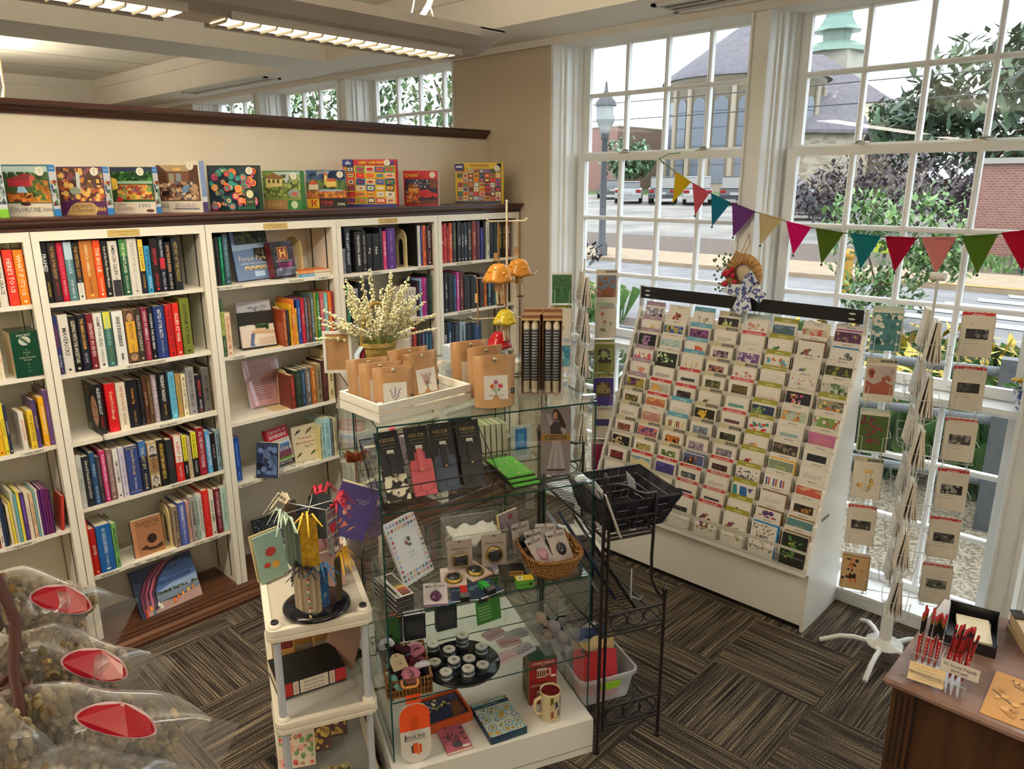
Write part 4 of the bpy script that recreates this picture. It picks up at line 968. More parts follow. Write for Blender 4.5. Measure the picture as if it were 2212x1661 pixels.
P.rect(.0, 1, .26, 1, '#3c5a7a').specks(70, .02, .98, .76, .98, .03, ['#8aa0b8', '#b8c4cc', '#5a7a9a', '#24406a'], 10).rect(0, 1, .42, .68, '#2c3c1c').specks(70, .02, .98, .46, .74, .016, ['#3c5424', '#24341c', '#506a30'], 4).rect(.46, .54, .6, .86, '#c8b060').poly([(.44, .86), (.56, .86), (.5, .96)], '#a84a2c').rect(.5, .76, .56, .7, '#d0b458').poly([(.5, .7), (.78, .7), (.72, .78), (.54, .78)], '#b04a2c').rect(.06, .3, .48, .62, '#c8bca0').poly([(.04, .62), (.32, .62), (.18, .76)], '#a84a30').rect(0, 1, .26, .46, '#a84a24').specks(120, .02, .98, .27, .45, .011, ['#d8642c', '#c8842c', '#b03024', '#8a5a24'], 5).rect(.3, .9, .44, .49, '#8aa0b8')
P.rect(0, .3, 0, .25, '#d8a820').poly([(.1, .04), (.14, .04), (.14, .22), (.1, .22)], '#b02420').poly([(.15, .13), (.22, .22), (.25, .2), (.19, .13), (.25, .06), (.22, .04)], '#b02420').text('KODAK', .5, .15, .018, '#c8282c', .07, bold=.02).text('1000', .86, .1, .018, '#d8d4cc', .045, bold=.02).text('PREMIUM PUZZLES', .5, .07, .006, '#c8282c', .07); sticker(P, .86, .88); D()
def collage(P, a, b, c, d, nx, ny, ks, seed):
    R = random.Random(seed)
    for i in range(nx):
        for j in range(ny):
            x = a + (b - a) * (i + .5) / nx; y = c + (d - c) * (j + .5) / ny; w = (b - a) / nx * R.uniform(.36, .5); h = (d - c) / ny * R.uniform(.36, .5); t = R.uniform(-.25, .25)
            q = [(x + (p * cos(t) * w - r * sin(t) * h * .5), y + (p * sin(t) * w * .5 + r * cos(t) * h)) for p, r in ((-1, -1), (1, -1), (1, 1), (-1, 1))]
            P.poly(q, R.choice(ks)); P.poly([(x + (u - x) * .72, y + (v - y) * .6) for u, v in q], R.choice(ks))
            if R.random() < .5: P.ell(x, y, w * .35, h * .35, R.choice(ks), 8)
            else: P.rect(x - w * .6, x + w * .6, y - h * .15, y + h * .15, R.choice(ks))
P, Q, D = puzzle(8, -3.98, 2.69, .324, .277, 40, '#b82030', 'large red-headed puzzle box filled with a collage of board games', side='#b82030', top='#a01c2c')
P.rect(.03, .98, .06, .87, '#d0a82c'); collage(P, .04, .97, .07, .86, 5, 6, ['#c82430', '#2a5a9c', '#d8b02c', '#3a8a4a', '#d8d0b8', '#d8742c', '#1c2c5c', '#b01c3c'], 3)
P.rect(0, 1, 0, .055, '#1c2c7c').rect(0, .2, .86, 1, '#1c2c7c').poly([(.05, .93), (.1, .97), (.15, .93)], '#d8dce4').rect(.05, .16, .9, .92, '#d8dce4').text('FAMILY GAME NIGHT', .55, .935, .018, '#e0c02c', .155, bold=.02).text('WHO?', .19, .26, .026, '#c82430', .06, bold=.03).text('FACT', .9, .2, .022, '#e8e0d8', .045, bold=.03).rect(.9, .97, .9, .97, '#4a2c8c'); sticker(P, .84, .93); D()
P, Q, D = puzzle(9, -3.95, 3.123, .226, .216, 38, '#b01c28', 'small red puzzle box of a vintage car by a neon drive-in at night', side='#c8c4bc')
P.rect(.04, .98, .04, .76, '#1a2036').poly([(.1, .3), (.5, .3), (.46, .62), (.3, .7), (.14, .6)], '#8a4a24').rect(.14, .42, .36, .5, '#d89a40').ell(.3, .68, .16, .06, '#3a3a5c').poly([(.35, .22), (.95, .22), (.98, .34), (.8, .38), (.7, .46), (.5, .44), (.4, .34)], '#b0202c').ell(.5, .22, .06, .05, '#14141a', 12).ell(.84, .22, .06, .05, '#14141a', 12).rect(.04, .98, .04, .16, '#5a3424').rect(.76, .97, .5, .75, '#6a3a2c').specks(30, .3, .75, .5, .74, .006, ['#3a4a7a', '#d8c890', '#5a6a9a'], 4).specks(30, .06, .5, .08, .4, .01, ['#d8742c', '#a8502c', '#e0a050'], 4)
P.text('Cruisin\'', .24, .88, .024, '#e0c040', .1, .02, .02); sticker(P, .84, .88); D()
P, Q, D = puzzle(10, -3.96, 3.583, .33, .273, 38, '#d0b01c', 'yellow puzzle box with a collage of sayings at the window end of the ledge', side='#c8a81c', top='#d0b01c')
P.rect(.03, .97, .07, .86, '#a88a50'); collage(P, .04, .96, .08, .85, 8, 7, ['#c82430', '#2a5a9c', '#d8b02c', '#3a8a4a', '#d8d0b8', '#d8742c', '#1c1c24', '#5a3a24', '#8ab0c0', '#b03a5c'], 5)
P.rect(.0, .97, .02, .065, '#1c2c6c').rect(0, .19, .82, .98, '#2a346c').rect(.03, .16, .88, .92, '#d8dce4').text('THINGS WE SAY', .52, .93, .017, '#7a2c1c', .13, bold=.02).specks(10, .88, .97, .88, .98, .02, ['#2a2a6c', '#1c1c3c'], 3, True); sticker(P, .88, .86); D()
# ================================================================= greeting-card rack in front of the window
RX0, RX1 = -2.655, -1.275
def slope_y(z): return 3.50 + .40 * (z - .39)
rack = empty('card_rack', (-1.96, 3.53, 0), 0, 'long white stepped greeting-card rack under the windows with a black top bar', 'card rack')
def RL(g): g.v = [(a + 1.96, b - 3.53, c) for a, b, c in g.v]; return g
noise_mat('rack_paint', [(.3, '#d4d0c8'), (.7, '#dad6ce')], 3, 3, .35)
RL(G().box(RX0 + .015, RX1 - .02, 3.55, 3.95, 0, .036, '#16130f')).build('toe_kick', rack)
RL(G().box(RX0, RX1 - .018, 3.531, 3.95, .036, .32, 'rack_paint')).build('base_drawer', rack)
RL(G().box(RX0, RX1 - .012, 3.545, 3.95, .322, .335, '#55504a').box(RX0, RX1 - .004, 3.49, 3.95, .337, .36, 'rack_paint').prism([(3.485, .337), (3.49, .337), (3.49, .372), (3.485, .372)], RX0, RX1 - .004, 'rack_paint', 'x')).build('ledge', rack)
for x, nm in ((RX1 - .018, 0), (RX0, 1)):
    g = G(); steps = [(3.531, .002), (3.531, .335), (3.5, .345), (3.5, .375)]
    for r in range(12, -1, -1):
        zt = 1.53 - .0846 * r; y = slope_y(zt) - .005; steps += [(y - .032, zt - .0846), (y - .01, zt - .012)]
    steps += [(3.955, 1.53), (3.968, 1.53), (3.968, .002)]
    g.prism(steps, x, x + .018, 'rack_paint', 'x')
    if not nm:
        g.box(x + .0182, x + .0186, 3.62, 3.72, .60, .62, '#6a6862')
        for i in range(4): g.box(x + .0182, x + .0186, 3.945, 3.953, 1.44 - i * .022, 1.452 - i * .022, '#4a4844')
    RL(g).build('side_panel', rack)
RL(G().box(RX0 + .02, RX1 - .02, 3.955, 3.965, .36, 1.5, 'rack_paint')).build('back_panel', rack)
for x in (RX0, RX1 - .018): RL(G().box(x, x + .018, 3.945, 3.968, 1.53, 1.66, '#b9b9b4')).build('upright', rack)
bar = G().box(RX0 + .012, RX1 - .022, 3.938, 3.944, 1.582, 1.655, '#121114/s')
for x in (RX0 + .05, RX1 - .09):
    for z in (1.602, 1.63): bar.prism([(x + .012 + .018 * cos(t * pi / 6) * (1 if True else 1), z + .005 * sin(t * pi / 6)) for t in range(12)], 3.9375, 3.938, '#c8ccc8', 'y')
RL(bar).build('top_bar', rack)
for r in range(13):
    zt = 1.53 - .0846 * r; yt = slope_y(zt); g = G()
    zb = zt - .17; yb = yt - .17 * .2 + .014
    g.box(RX0 + .018, RX1 - .018, yb, yb + .0015, zb, zb + .11, '#b8b4aa'); g.box(RX0 + .018, RX1 - .018, yb - .022, yb, zb - .0015, zb, '#b8b4aa')
    for c in range(9):
        x = RX0 + .022 + c * .1685 - (.004 if c == 8 else 0); g.box(x, x + .0015, yb - .022, yb, zb, zb + .09, '#a8a49a')
    RL(g).build('pocket_tier', rack)
RL(G().box(RX0 + .018, RX1 - .018, 3.478, 3.4795, .366, .43, 'clear_plastic').box(RX0 + .018, RX1 - .018, 3.4775, 3.48, .43, .4315, '#8a8a84')).build('front_lip', rack)
# ---- printed fronts
CR = random.Random(5)
def art(P, st, cs, txt='', lo=0., seed=1):
    cs = ['#' + c for c in cs.split(',')] if cs else ['#8a8a8a']
    m = lo
    if st == 'ph':                                      # photograph inside a white border
        a, b, c, d = (.14, .86, m + (1 - m) * .2, m + (1 - m) * .8)
        P.rect(a, b, c, d, cs[0]); P.specks(26, a, b, c, d, .012, cs, seed); P.rect(a, b, c, c + (d - c) * .25, cs[-1])
    elif st == 'fb':
        P.rect(.02, .98, .0, .97, cs[0]); P.specks(46, .03, .97, m, .96, .012, cs, seed)
    elif st == 'fl':                                    # drawn flowers
        R = random.Random(seed)
        for i in range(7):
            x, y = R.uniform(.18, .82), R.uniform(m + .12, .86); P.line([(x, y), (.5 + (x - .5) * .4, m + .06)], .0012, '#5a6a4a'); P.ell(x, y, .07, .055, R.choice(cs), 8).ell(x, y, .028, .022, '#e0c890', 6)
    elif st == 'dk':                                    # dark ground with blooms
        P.rect(.02, .98, 0, .97, cs[0]); R = random.Random(seed)
        for i in range(26): P.ell(R.gauss(.42, .14), R.uniform(m + .1, .9), R.uniform(.03, .07), R.uniform(.03, .06), R.choice(cs[1:]), 7, R.random())
    elif st == 'sk':                                    # sky and land
        P.rect(.03, .97, m + .05, .95, cs[0]).poly([(.03, m + .05), (.97, m + .05), (.97, m + .3), (.6, m + .42), (.3, m + .3), (.03, m + .4)], cs[1]).specks(16, .05, .95, m + .4, .93, .014, cs, seed)
    elif st == 'tx':
        P.text(txt or 'mm', .3, .82, .004, '#3a3a3a', .03); P.many([[(.12, y), (.6, y), (.6, y + .012), (.12, y + .012)] for y in (m + .25, m + .18)], '#8a8680')
        if cs: P.rect(.15, .85, m + .3, .7, cs[0]).specks(20, .16, .84, m + .3, .7, .01, cs, seed)
    elif st == 'st':
        n = 9
        for i in range(n): P.rect(.08 + i * .095, .14 + i * .095, m + .1 + (i % 3) * .05, .9, cs[i % len(cs)])
    elif st == 'cf':
        P.specks(70, .04, .96, m, .96, .005, cs, seed)
        if txt: P.text(txt, .5, .55 + m * .3, .016, '#24242a', .08, bold=.02)
    elif st == 'bl':                                    # balloons and dots
        R = random.Random(seed)
        for i in range(16): P.ell(R.uniform(.1, .9), R.uniform(m + .06, .9), R.uniform(.04, .1), R.uniform(.03, .08), R.choice(cs), 10)
    elif st == 'cd':                                    # candles
        for i in range(9): x = .14 + i * .085; P.rect(x, x + .02, m + .1, .72, cs[i % len(cs)]).ell(x + .01, .76, .012, .02, '#e0b040', 6)
    elif st == 'ck':                                    # cake
        P.rect(.02, .98, 0, .97, cs[0]).rect(.28, .72, m + .06, .62, cs[1]).rect(.28, .72, .6, .64, '#e0d8b0')
        for i in range(6): P.rect(.32 + i * .07, .34 + i * .07, .64, .76, cs[2]).ell(.33 + i * .07, .79, .014, .022, '#e8d060', 6)
    elif st == 'bi':
        bird(P, .36, .62 + m * .15, .16, cs[0], cs[1 % len(cs)])
        if len(cs) > 2: P.specks(14, .1, .9, m + .05, .6, .01, cs[2:], seed)
    elif st == 'ge':
        P.poly([(.05, .6), (.3, .6), (.22, .95), (.05, .95)], cs[0]).poly([(.38, .6), (.72, .64), (.66, .95), (.36, .95)], cs[1]).poly([(.7, .92), (.95, .95), (.82, .78)], cs[2]).text(txt, .6, .52, .008, '#2a3a4a', .08, bold=.02)
    elif st == 'li':
        for i in range(12): P.line([(.5, m), (.05 + i * .08, .9)], .0008, cs[0])
    if txt and st not in ('cf', 'ge', 'tx'): P.text(txt, .6, .84, .009, cs[-1], .09)
HEADS = {'o': ('#8a8420', 'BIRTHDAY', '#e4e0b0'), 'w': ('#cfc9bf', 'BIRTHDAY', '#55524e'), 's': ('#cfc9bf', 'SYMPATHY', '#55524e'), 'g': ('#b9b090', '', ''), 'r': ('#d4cec2', '', ''), 'b': ('#5a94ac', 'GET WELL', '#cfe0e6'), 'm': ('#94788a', 'SYMPATHY', '#c8b0be'), 't': ('#a8b8b0', 'THANK YOU', '#c8d4cc'), 'k': ('#1c1a18', '', '')}
def header(code, word, x, y, z, w, lab, rot):
    k, t, tc = HEADS[code]; g = G(); h = .195
    g.box(0, w, 0, .0008, 0, h, k); P = Pic(g, (0, 0, 0), (1, 0, 0), (0, 0, 1), w, h)
    if t: P.text(word or t, .55, .925, .0075, tc, w * .6, bold=.02)
    if code == 'g':
        P.poly([(.42, .85), (.46, .9), (.46, .96), (1, .96), (1, .85)], '#5a5852').text(word or 'CONDOLENCE', .72, .905, .0065, '#b8b4ac', w * .42).text('seedlings', .22, .905, .006, '#8a8468', w * .3)
    if code == 'r':
        q = [(0, .87)] + [(i / 16, .955 + .008 * ((i * 7) % 3)) for i in range(17)] + [(1, .87)] + [(1 - i / 16, .862 + .008 * ((i * 5) % 3)) for i in range(17)]
        P.poly(q, '#b02630').text(word or 'GET WELL', .5, .91, .0075, '#e8dcd8', w * .7, bold=.02)
    o = g.build('divider_card', None, (x, y, z), (rot, 0, 0)); return tag(o, lab, 'divider card', 'divider cards in the rack')
def card(x, y, z, w, h, k, lab, rot, grp, draw=None, t=.0012):
    g = G().box(0, w, 0, t, 0, h, k)
    if draw: draw(Pic(g, (0, 0, 0), (1, 0, 0), (0, 0, 1), w, h))
    o = g.build('greeting_card', None, (x, y, z), rot); return tag(o, lab, 'greeting card', grp)
CW = '#d4cfc6'
RACK = ['''m|fb|8a8a98,2c2c44,c8c8d0|navy and white paisley
m|fl|d8c88a,c8b060|cream lily
m|dk|14130f,b080b0,a070a8,2c4424|black lilac
m|bl|c03a5c,d89a8a,c8742c|pink butterfly
m|fl|c8786c,d89a8c|pink poppy
m|fb|9a8a3c,6a3a5c,6a7a3c|yellow and purple garden
g|ph|5a3a24,4a5a2c,8a6a44|small brown photo
g|tx|b8b0a0|plain cream
g|ph|7a4a34,b08070,5a2c24|sunset photo
n|dk|16120f,b09a70,c0aa80|black lace doily
n|ph|7a2a24,3a1c1c|dark red photo
n|tx|c0b8aa|plain white
n|tx|b8b0a8|pale text''', '''s|dk|cfc6b8,8a2a2c,b05048,6a2024|red poppy
s|fb|3a5a94,2c4a84,b0a050|blue sky painting
s|fb|a8bcb8,c8c49a,8aa0a0|pale blue daffodil
s|dk|1c2018,c8d0a8,5a7a4c|lily of the valley
k|tx|a8a49c|grey plain
r|dk|a8a8a0,d8a83c,c8922c|yellow tulip
r|sk|c8945c,a8643c|orange landscape strip
s|sk|b89880,a87868|peach sunset
g|fb|9a5a6c,c86a5c,4a3c6c|pink and violet abstract
g|ph|a89a50,b8b07a,5a4a2c|yellow-green photo
r|sk|7a98a8,c8b890|teal sky
n|ph|5a6a7a,8a8a7a|grey photo
n|tx|b0a8a0|white text''', '''b|fl|7a4a4a,a8a0a0|line sketch
b|fb|6a3a6a,8a4a7c,4a3058|purple dusk
b|bl|b04a2c,2a6a9c,c8502c|blue and orange gift
b|fl|c8b07a,d8d0b0|white daisy
r|tx|3a3a3c,2c2c30|black band photo
r|ph|3a2c2c,2a2024,5a4a44|dark night photo
b|tx|c8c2b4|plain white leaf
b|st|c8b030,1c1c1c,b0442c,d8d0c0|striped yellow and black
g|ph|b0642c,2a1c14,c88a3c|orange flower photo
g|ph|5a6a2c,7a8a4c,c8c8b0|dandelion photo
r|sk|5a4a94,3c3470|violet field
n|tx|b8b0a4|pale text
n|fb|a8a294,3c4a6c,3c5a34|grey wizard-and-fern''', '''g|dk|14140f,8a9a3c,c8c89a|black seedling photo
g|tx|bab2a4|plain pale
g|ph|8a7484,3a2c2c,a0889a|mauve branch photo
g|ph|7a4a44,b07a6c,3c2424|red dusk photo
g|ph|5a5a34,7a7a4c,34361c|mossy photo
g|bi|4a3c24,b09a70,c8a07c|brown bird
g|dk|1a1810,c8a82c,d8b83c|yellow tulips on black
g|ph|7a8494,9aa4b4,5a6474|grey-blue photo
g|ph|8a7a88,a89aa8,6a5a6a|mauve sea photo
n|dk|4a5278,2c1c14,c86a2c|blue candlelight
r|ph|3c4248,8a8a88,4c5450|lake photo
r|tx|2c2830|white dark-strip
r|tx|3a3834,6a6862,1c1c1c|black and white crowd photo''', '''t|fl|b04a3c,6a8a5c,c8a07c|red and green sprig
r|tx|c8c2b4|white printed verse
w|fb|6c4a80,5a3a70,c8c0c8|purple wedding
g|fl|a0382c,b85a4c|red cake drawing
r|ph|5a4a24,6a5a30,3c3218|two owls
n|tx|5c8a80,6c988e|teal panel
r|tx|5a2c34|white red-line
g|ph|3c4020,5a5c34,2c3018|dark tree photo
g|ph|7a7480,9a949c,54505a|grey street photo
r|ph|3c2420,5a342c,24181a|dark brown photo
r|tx|c0b8ac|white short-verse
r|tx|3a343c|white two-line
r|bi|6a3444,a8642c,5a7a34,6a2c44,a88a3c|bright bird-and-branch''', '''o|sk|6a7a98,3c5460|blue spruce
o|bi|4a7a4c,3a3a3a,6aa08a|green party-animal
o|bl|b0642c,4a94b0,d8d0c0|orange balloon
o|li|a8a49c|grey ray
o|cd|b03a4c,7a3a6c|pink candle
o|dk|1c2c50,6a8a4c,8aa05c|navy floral
o|bl|2a7a4c,b05a6c,c82c3c,4a8a9c|confetti balloon
o|fl|b04a3c,c88a2c,6a8a9c|gold-lettered floral
o|bi|7a2c44,c86a2c,3c3c3c|toucan
o|cf|3c3c44,8a5a6c,5a7a9c|HAVE A lettering|HAVE A
o|ge|2a7a74,2c5a94,4a4a8c|blue triangle|HAPPY BIRTHDAY
o|bi|5a4a6c,3c3444,c8a83c|cat and moon
o|bi|7a2c4c,5a7a2c,c88a2c,3c3444,8a9a3c|branch of tropical birds''', '''w|fb|b8a894,c87a4c,b0443c,8a8a5c|pale floral
w|bi|7a4424,4a5a2c,5a2c34|brown hummingbird
w|bi|5a4a74,6a8a3c|party-hat cat
w|cf|8aa8a0,b05a6c|teal HAPPY BIRTHDAY|HAPPY BIRTHDAY
w|dk|14121a,c04a7c,8a5a90,c8b070|black garden
w|fb|a8b4a0,c88a4c,98a894|mint blossom
w|tx|8aa8a4|teal strip
w|fb|3c342c,5a5044,8a7a64|dark brown floral
w|ck|74846a,b87a6c,d0c04c|green birthday-cake
w|st|3c4080,a84a3c,d8d0c8|blue zigzag
w|tx|c8beb4|plain white brown-edged
w|bl|b02c34,4a3470|red hat
w|cf|5a4a3c,8a7a5c|HAPPY BIRTHDAY lettered|HAPPY''', '''w|fb|4a1c44,6a2c64,b08a50|purple abstract
w|fl|3c4a4c,5a6a60,2c3c4c|white botanical
w|fb|2a2c14,7a7a2c,4a4a20|dark gold leaf
w|fb|b8b4ac,3c5a34,5a7a4c|green tree handwritten
o|fb|8a8470,b06a34,4a4a34,c8b070|jungle animal
w|fb|6a8a44,b05034,c8c0b8|green turtle
w|cd|c8962c,d8b03c|pink happy-birthday|happy birthday!
w|ph|1c2228,2c343c,0f1216|black night photo
w|tx|c4beb4|plain white speckled
w|sk|c89a7c,b0503c|red landscape
w|ph|2c241c,b07a34,1c1814|dark sunset photo
w|ck|4c7478,b08a7c,c8b0a0|teal cake
w|dk|1a1c14,3c6a34,a0a02c,5a7a2c|dark night-garden''']
WORDS = {('g', 0): 'CONDOLENCE'}
COLX = [-2.615, -2.448, -2.272, -2.108, -1.937, -1.775, -1.61, -1.436]
tilt = -math.atan(.2)
for c in range(8):
    for r, line in enumerate(RACK[c].split('\n')):
        f = line.split('|'); hd, st, cs, ds = f[:4]; tx = f[4] if len(f) > 4 else ''
        zt = 1.53 - .0846 * r + CR.uniform(-.004, .004); w = .14 if c in (1, 6, 7) else .132; x = COLX[c] + CR.uniform(-.003, .003)
        tall = (c, r) in ((6, 1), (2, 3), (1, 3), (6, 4), (0, 2))
        if tall: zt += .012
        h = .172; yt = slope_y(zt); ct = cos(-tilt); zb = zt - h * ct; yb = yt - h * sin(-tilt)
        if r == 12: zb = max(zb, .362)
        where = '%s row, %s column of the white rack' % (ORD[r], ORD[c])
        lo = 0.12 if r == 12 else (.38 if tall else .5)
        k = CW if st not in ('cd',) or c != 7 else '#b0648c'
        card(x, yb, zb, w, h, k, '%s card, %s' % (ds, where), (tilt, 0, 0), 'greeting cards in the white rack', lambda P: art(P, st, cs, tx, lo, c * 13 + r + 1))
        ek = {(7, 0): '#8a3a80', (7, 1): '#1c70b0', (6, 1): '#6a4a30', (6, 12): '#1c78b4', (6, 8): '#d0a020', (3, 9): '#5a6488', (6, 10): '#7a5c40', (6, 11): '#7a5a34', (7, 11): '#8a6a44', (7, 12): '#7a6040'}.get((c, r), '#cdc5b2')
        card(x + .008, yb + .0035 * ct, zb + .0035 * sin(-tilt) + .007, w, h, ek, '%s spare card tucked behind, %s' % (cname(ek), where), (tilt, 0, 0), 'spare cards and envelopes in the white rack', t=.005)
        if hd != 'n':
            wd = {'g': 'FEEL BETTER' if c in (2, 3) and r > 6 else ('WEDDING' if c == 4 else ('BIRTHDAY' if c == 7 else 'CONDOLENCE'))}.get(hd, '')
            if hd == 'r': wd = {1: 'SYMPATHY', 2: 'GET WELL', 3: 'ENCOURAGEMENT', 4: 'WEDDING & CONGRATS'}.get(c, '')
            header(hd, wd, x - .002, yb + .0105, zb + .008, w + .006, '%s divider card%s, %s' % ({'o': 'olive', 'w': 'pale grey', 's': 'white', 'g': 'cream and grey', 'r': 'white and red', 'b': 'light blue', 'm': 'mauve', 't': 'pale green', 'k': 'black'}[hd], ' reading BIRTHDAY' if hd in 'ow' else '', where), tilt)
# ================================================================= wire card spinners
def spinner(cx, cy, a0, rows, z0, pitch, lab, fronts, nm, top=1.87, R=.17, stack=3, legs=True, knob=True):
    r = empty('card_spinner', (cx, cy, 0), 0, lab, 'card spinner')
    wk = '#c2c4c2/s'; wt = '#d8dad8/g'
    G().lathe([(.028, .07), (.028, z0 - .05), (.024, z0 - .045)], wt, 16).build('post', r)
    G().lathe([(.0, .06), (.07, .062), (.085, .068), (.085, .074), (.04, .085), (.028, .1)], wt, 28).build('hub', r)
    for i in range(5):
        t = 2 * pi * i / 5 + 3.5; u = (cos(t), sin(t))
        G().tube([(u[0] * q, u[1] * q, z) for q, z in ((.06, .064), (.14, .07), (.2, .06), (.25, .035), (.29, .014))], .0125, wt, 10).build('leg', r)
    G().tube([(0, 0, z0 - .05), (0, 0, top - .02)], .006, wk, 8).build('pole', r)
    if knob: G().tube([(-.03, 0, top), (.03, 0, top)], .018, '#d0d0cc', 12).build('knob', r)
    W, H, D = .125, .175, .05
    dirs = [a0 + pi / 2 * i for i in range(4)]
    cells = []
    for i, t in enumerate(dirs):
        u = Vector((cos(t), sin(t), 0)); n = Vector((-sin(t), cos(t), 0))
        for s in (-1, 1):
            g = G()
            for j in range(rows):
                zb = z0 + pitch * (rows - 1 - j); c = u * R + Vector((0, 0, zb)); f = n * s
                def q(a, b, h): return tuple(c + u * a + f * b + Vector((0, 0, h)))
                g.tube([q(-W / 2, .005, .0), q(-W / 2, D, .0), q(W / 2, D, 0), q(W / 2, .005, 0)], .0014, wk, 4)
                for e in (-.7, .7): g.tube([q(W / 2 * e, .003, -.03), q(W / 2 * e, D, -.002), q(W / 2 * e, D + .006, .08)] + ([q(W / 2 * e * 1.45, D + .006, .082)]), .0014, wk, 4)
                g.tube([q(-W / 2 - .012, .002, .085), q(-W / 2 - .012, D + .004, .085), q(-W / 2 + .01, D + .007, .085)], .0013, wk, 4)
                g.tube([q(W / 2 + .012, .002, .085), q(W / 2 + .012, D + .004, .085)], .0013, wk, 4)
                g.tube([tuple(Vector((0, 0, zb)) + u * .004), q(-W / 2, .002, 0), q(W / 2, .002, 0)], .0016, wk, 4)
                cells.append((i, s, j, c, u, f, zb))
            for e in (-.4, .4): g.tube([tuple(u * (R + W * e) + f * .002 + Vector((0, 0, z0 - .03))), tuple(u * (R + W * e) + f * .002 + Vector((0, 0, z0 + pitch * (rows - 1) + .12)))], .0016, wk, 4)
            g.build('wire_pockets', r)
    base = Vector((cx, cy, 0)); cam_p = Vector((0, 0, 2.28))
    nfr = 0
    for i, s, j, c, u, f, zb in cells:
        o = base + c + u * 0; front = (cam_p - o).normalized().dot(f)
        ex = u * s * 1.0                                # card's own x axis so that its face (local -y) looks along f
        X = f.cross(Vector((0, 0, 1))) * -1             # right-hand direction seen from the front
        yaw = math.atan2(X.y, X.x)
        key = (i, s)
        if key in fronts and j < len(fronts[key]):
            items = [fronts[key][j]]
        else: items = [None]
        vis = key in fronts
        if not vis and stack == 0: continue
        if not vis:
            n = stack if front > -.55 else 1
            for q in range(n):
                lean = .04 + .05 * q; p = o + f * (.006 + .012 * q) - X * (W / 2 - .002) + Vector((0, 0, .003 + .004 * ((q * 3 + j) % 3)))
                kk = ['#c8bfae', '#bdb6ac', '#d0c8ba', '#b8b4ae'][(q + j) % 4]
                card(p.x, p.y, p.z, W - .004, H, kk, 'card seen edge-on in the %s pocket from the top of the %s' % (ORD[j], nm), (-.03 - .05 * q, 0, yaw + (.06 * q - .05) * s), 'edge-on cards in the %s' % nm, t=.006)
            continue
        hd, st, cs, ds, k, tx = (fronts[key][j].split('|') + ['', '', ''])[:6]
        k = '#' + (k or 'c9c2b4')
        p = o + f * .03 - X * (W / 2 - .002) + Vector((0, 0, .003))
        card(p.x, p.y, p.z, W - .004, H, k, ds, (-.07, 0, yaw), 'front cards in the %s' % nm, lambda P: art(P, st, cs, tx, .15, j * 7 + i))
        for q in range(2):
            p2 = o + f * (.015 + .006 * q) - X * (W / 2 - .002 - .004 * q) + Vector((0, 0, .004 + .003 * q))
            card(p2.x, p2.y, p2.z, W - .004, H, '#cdc6b8', 'spare card standing behind the ' + ' '.join(ds.split()[:9]), (-.07, 0, yaw), 'spare cards in the %s' % nm, t=.003)
        if hd:
            p3 = o + f * .008 - X * (W / 2) + Vector((0, 0, .006))
            cd, _, wd = hd.partition(':')
            header(cd, wd, p3.x, p3.y, p3.z, W, 'divider strip above the ' + ' '.join(ds.split()[:10]), -.05)
            bpy.context.scene.collection.objects[-1].rotation_euler[2] = yaw
    return r
A0 = math.atan2(-3.62, .905)                            # one arm points at the camera side
FL = ['t|fb|3c7074,2c5c60,c8c8c0|teal stork card, top of the inner column of the spinner by the desk', 'g:NEW BABY|sk|a89a94,8a4a34|baby-foot photo card, second down the inner column of the spinner by the desk', 't:GRADUATION|dk|3c5420,6a2038,7a2a44|green and maroon tree card, third down the inner column by the desk',
      'g:THINKING OF YOU|fl|c8962c,8a6a2c|yellow flower and turtle card, fourth down the inner column by the desk', 'r:ENCOURAGEMENT|tx|3a3834,1c1c1c,7a7670|black and white street-party card, fifth down the inner column by the desk', '|dk|b89a70,241c18,2c221c,c8642c|brown bear and apple card, bottom of the inner column by the desk|8a6a48']
FR = ['r:BIRTHDAY|tx|2c2c2c,6a6a68,1c1c1c|black and white row-of-people card, top of the outer spinner column by the desk', 'r:BIRTHDAY|tx|1c1c1c,4a4a48,2c2c2c|dark photograph card of a girl in a chair, second in the outer column by the desk', 'r:BIRTHDAY|tx|3a3836,8a8884,5a5856|black and white picnic card, third in the outer column by the desk',
      'r:BIRTHDAY|tx|1a1a1a,5a5856,8a8884|black and white card of three seated people, fourth in the outer column by the desk', 'r:BIRTHDAY|tx|4a4a48,7a7874,1c1c1c|black and white sleeping-people card, fifth in the outer column by the desk', 'r:|tx|5a5854,8a8884,2c2c2c|black and white bench card, bottom of the outer column by the desk']
# arms: index of the arm nearest each wanted direction is found by angle
spinner(-.905, 3.62, A0 + .12, 6, .345, .24, 'white wire card spinner with five curved feet beside the desk', {(3, 1): FL, (1, -1): FR}, 'spinner by the desk', top=1.885, R=.175)
# ================================================================= glass display case
A65 = rad(65); E1 = Vector((cos(A65), sin(A65), 0)); E2 = Vector((-sin(A65), cos(A65), 0)); C0 = Vector((-1.947, 1.387, 0))
def CP(x, y, z): return C0 + E1 * x + E2 * y + Vector((0, 0, z))
def put(g, name, x, y, z, lab=None, cat=None, rz=0., rx=0., grp=None, parent=None):
    o = g.build(name, parent, CP(x, y, z) if parent is None else (0, 0, 0), (rx, 0, A65 + rz) if parent is None else None)
    if lab: tag(o, lab, cat, grp)
    return o
Z1, Z2, Z3, ZB, ZT = 1.182, .787, .425, .163, 1.503
mg, nt_, b_ = newmat('glass_edge'); b_.inputs['Base Color'].default_value = (.01, .06, .05, 1); b_.inputs['Roughness'].default_value = .15; MATS['glass_edge'] = mg
noise_mat('case_base', [(.3, '#d6d3cc'), (.7, '#dddad3')], 3, 3, .4)
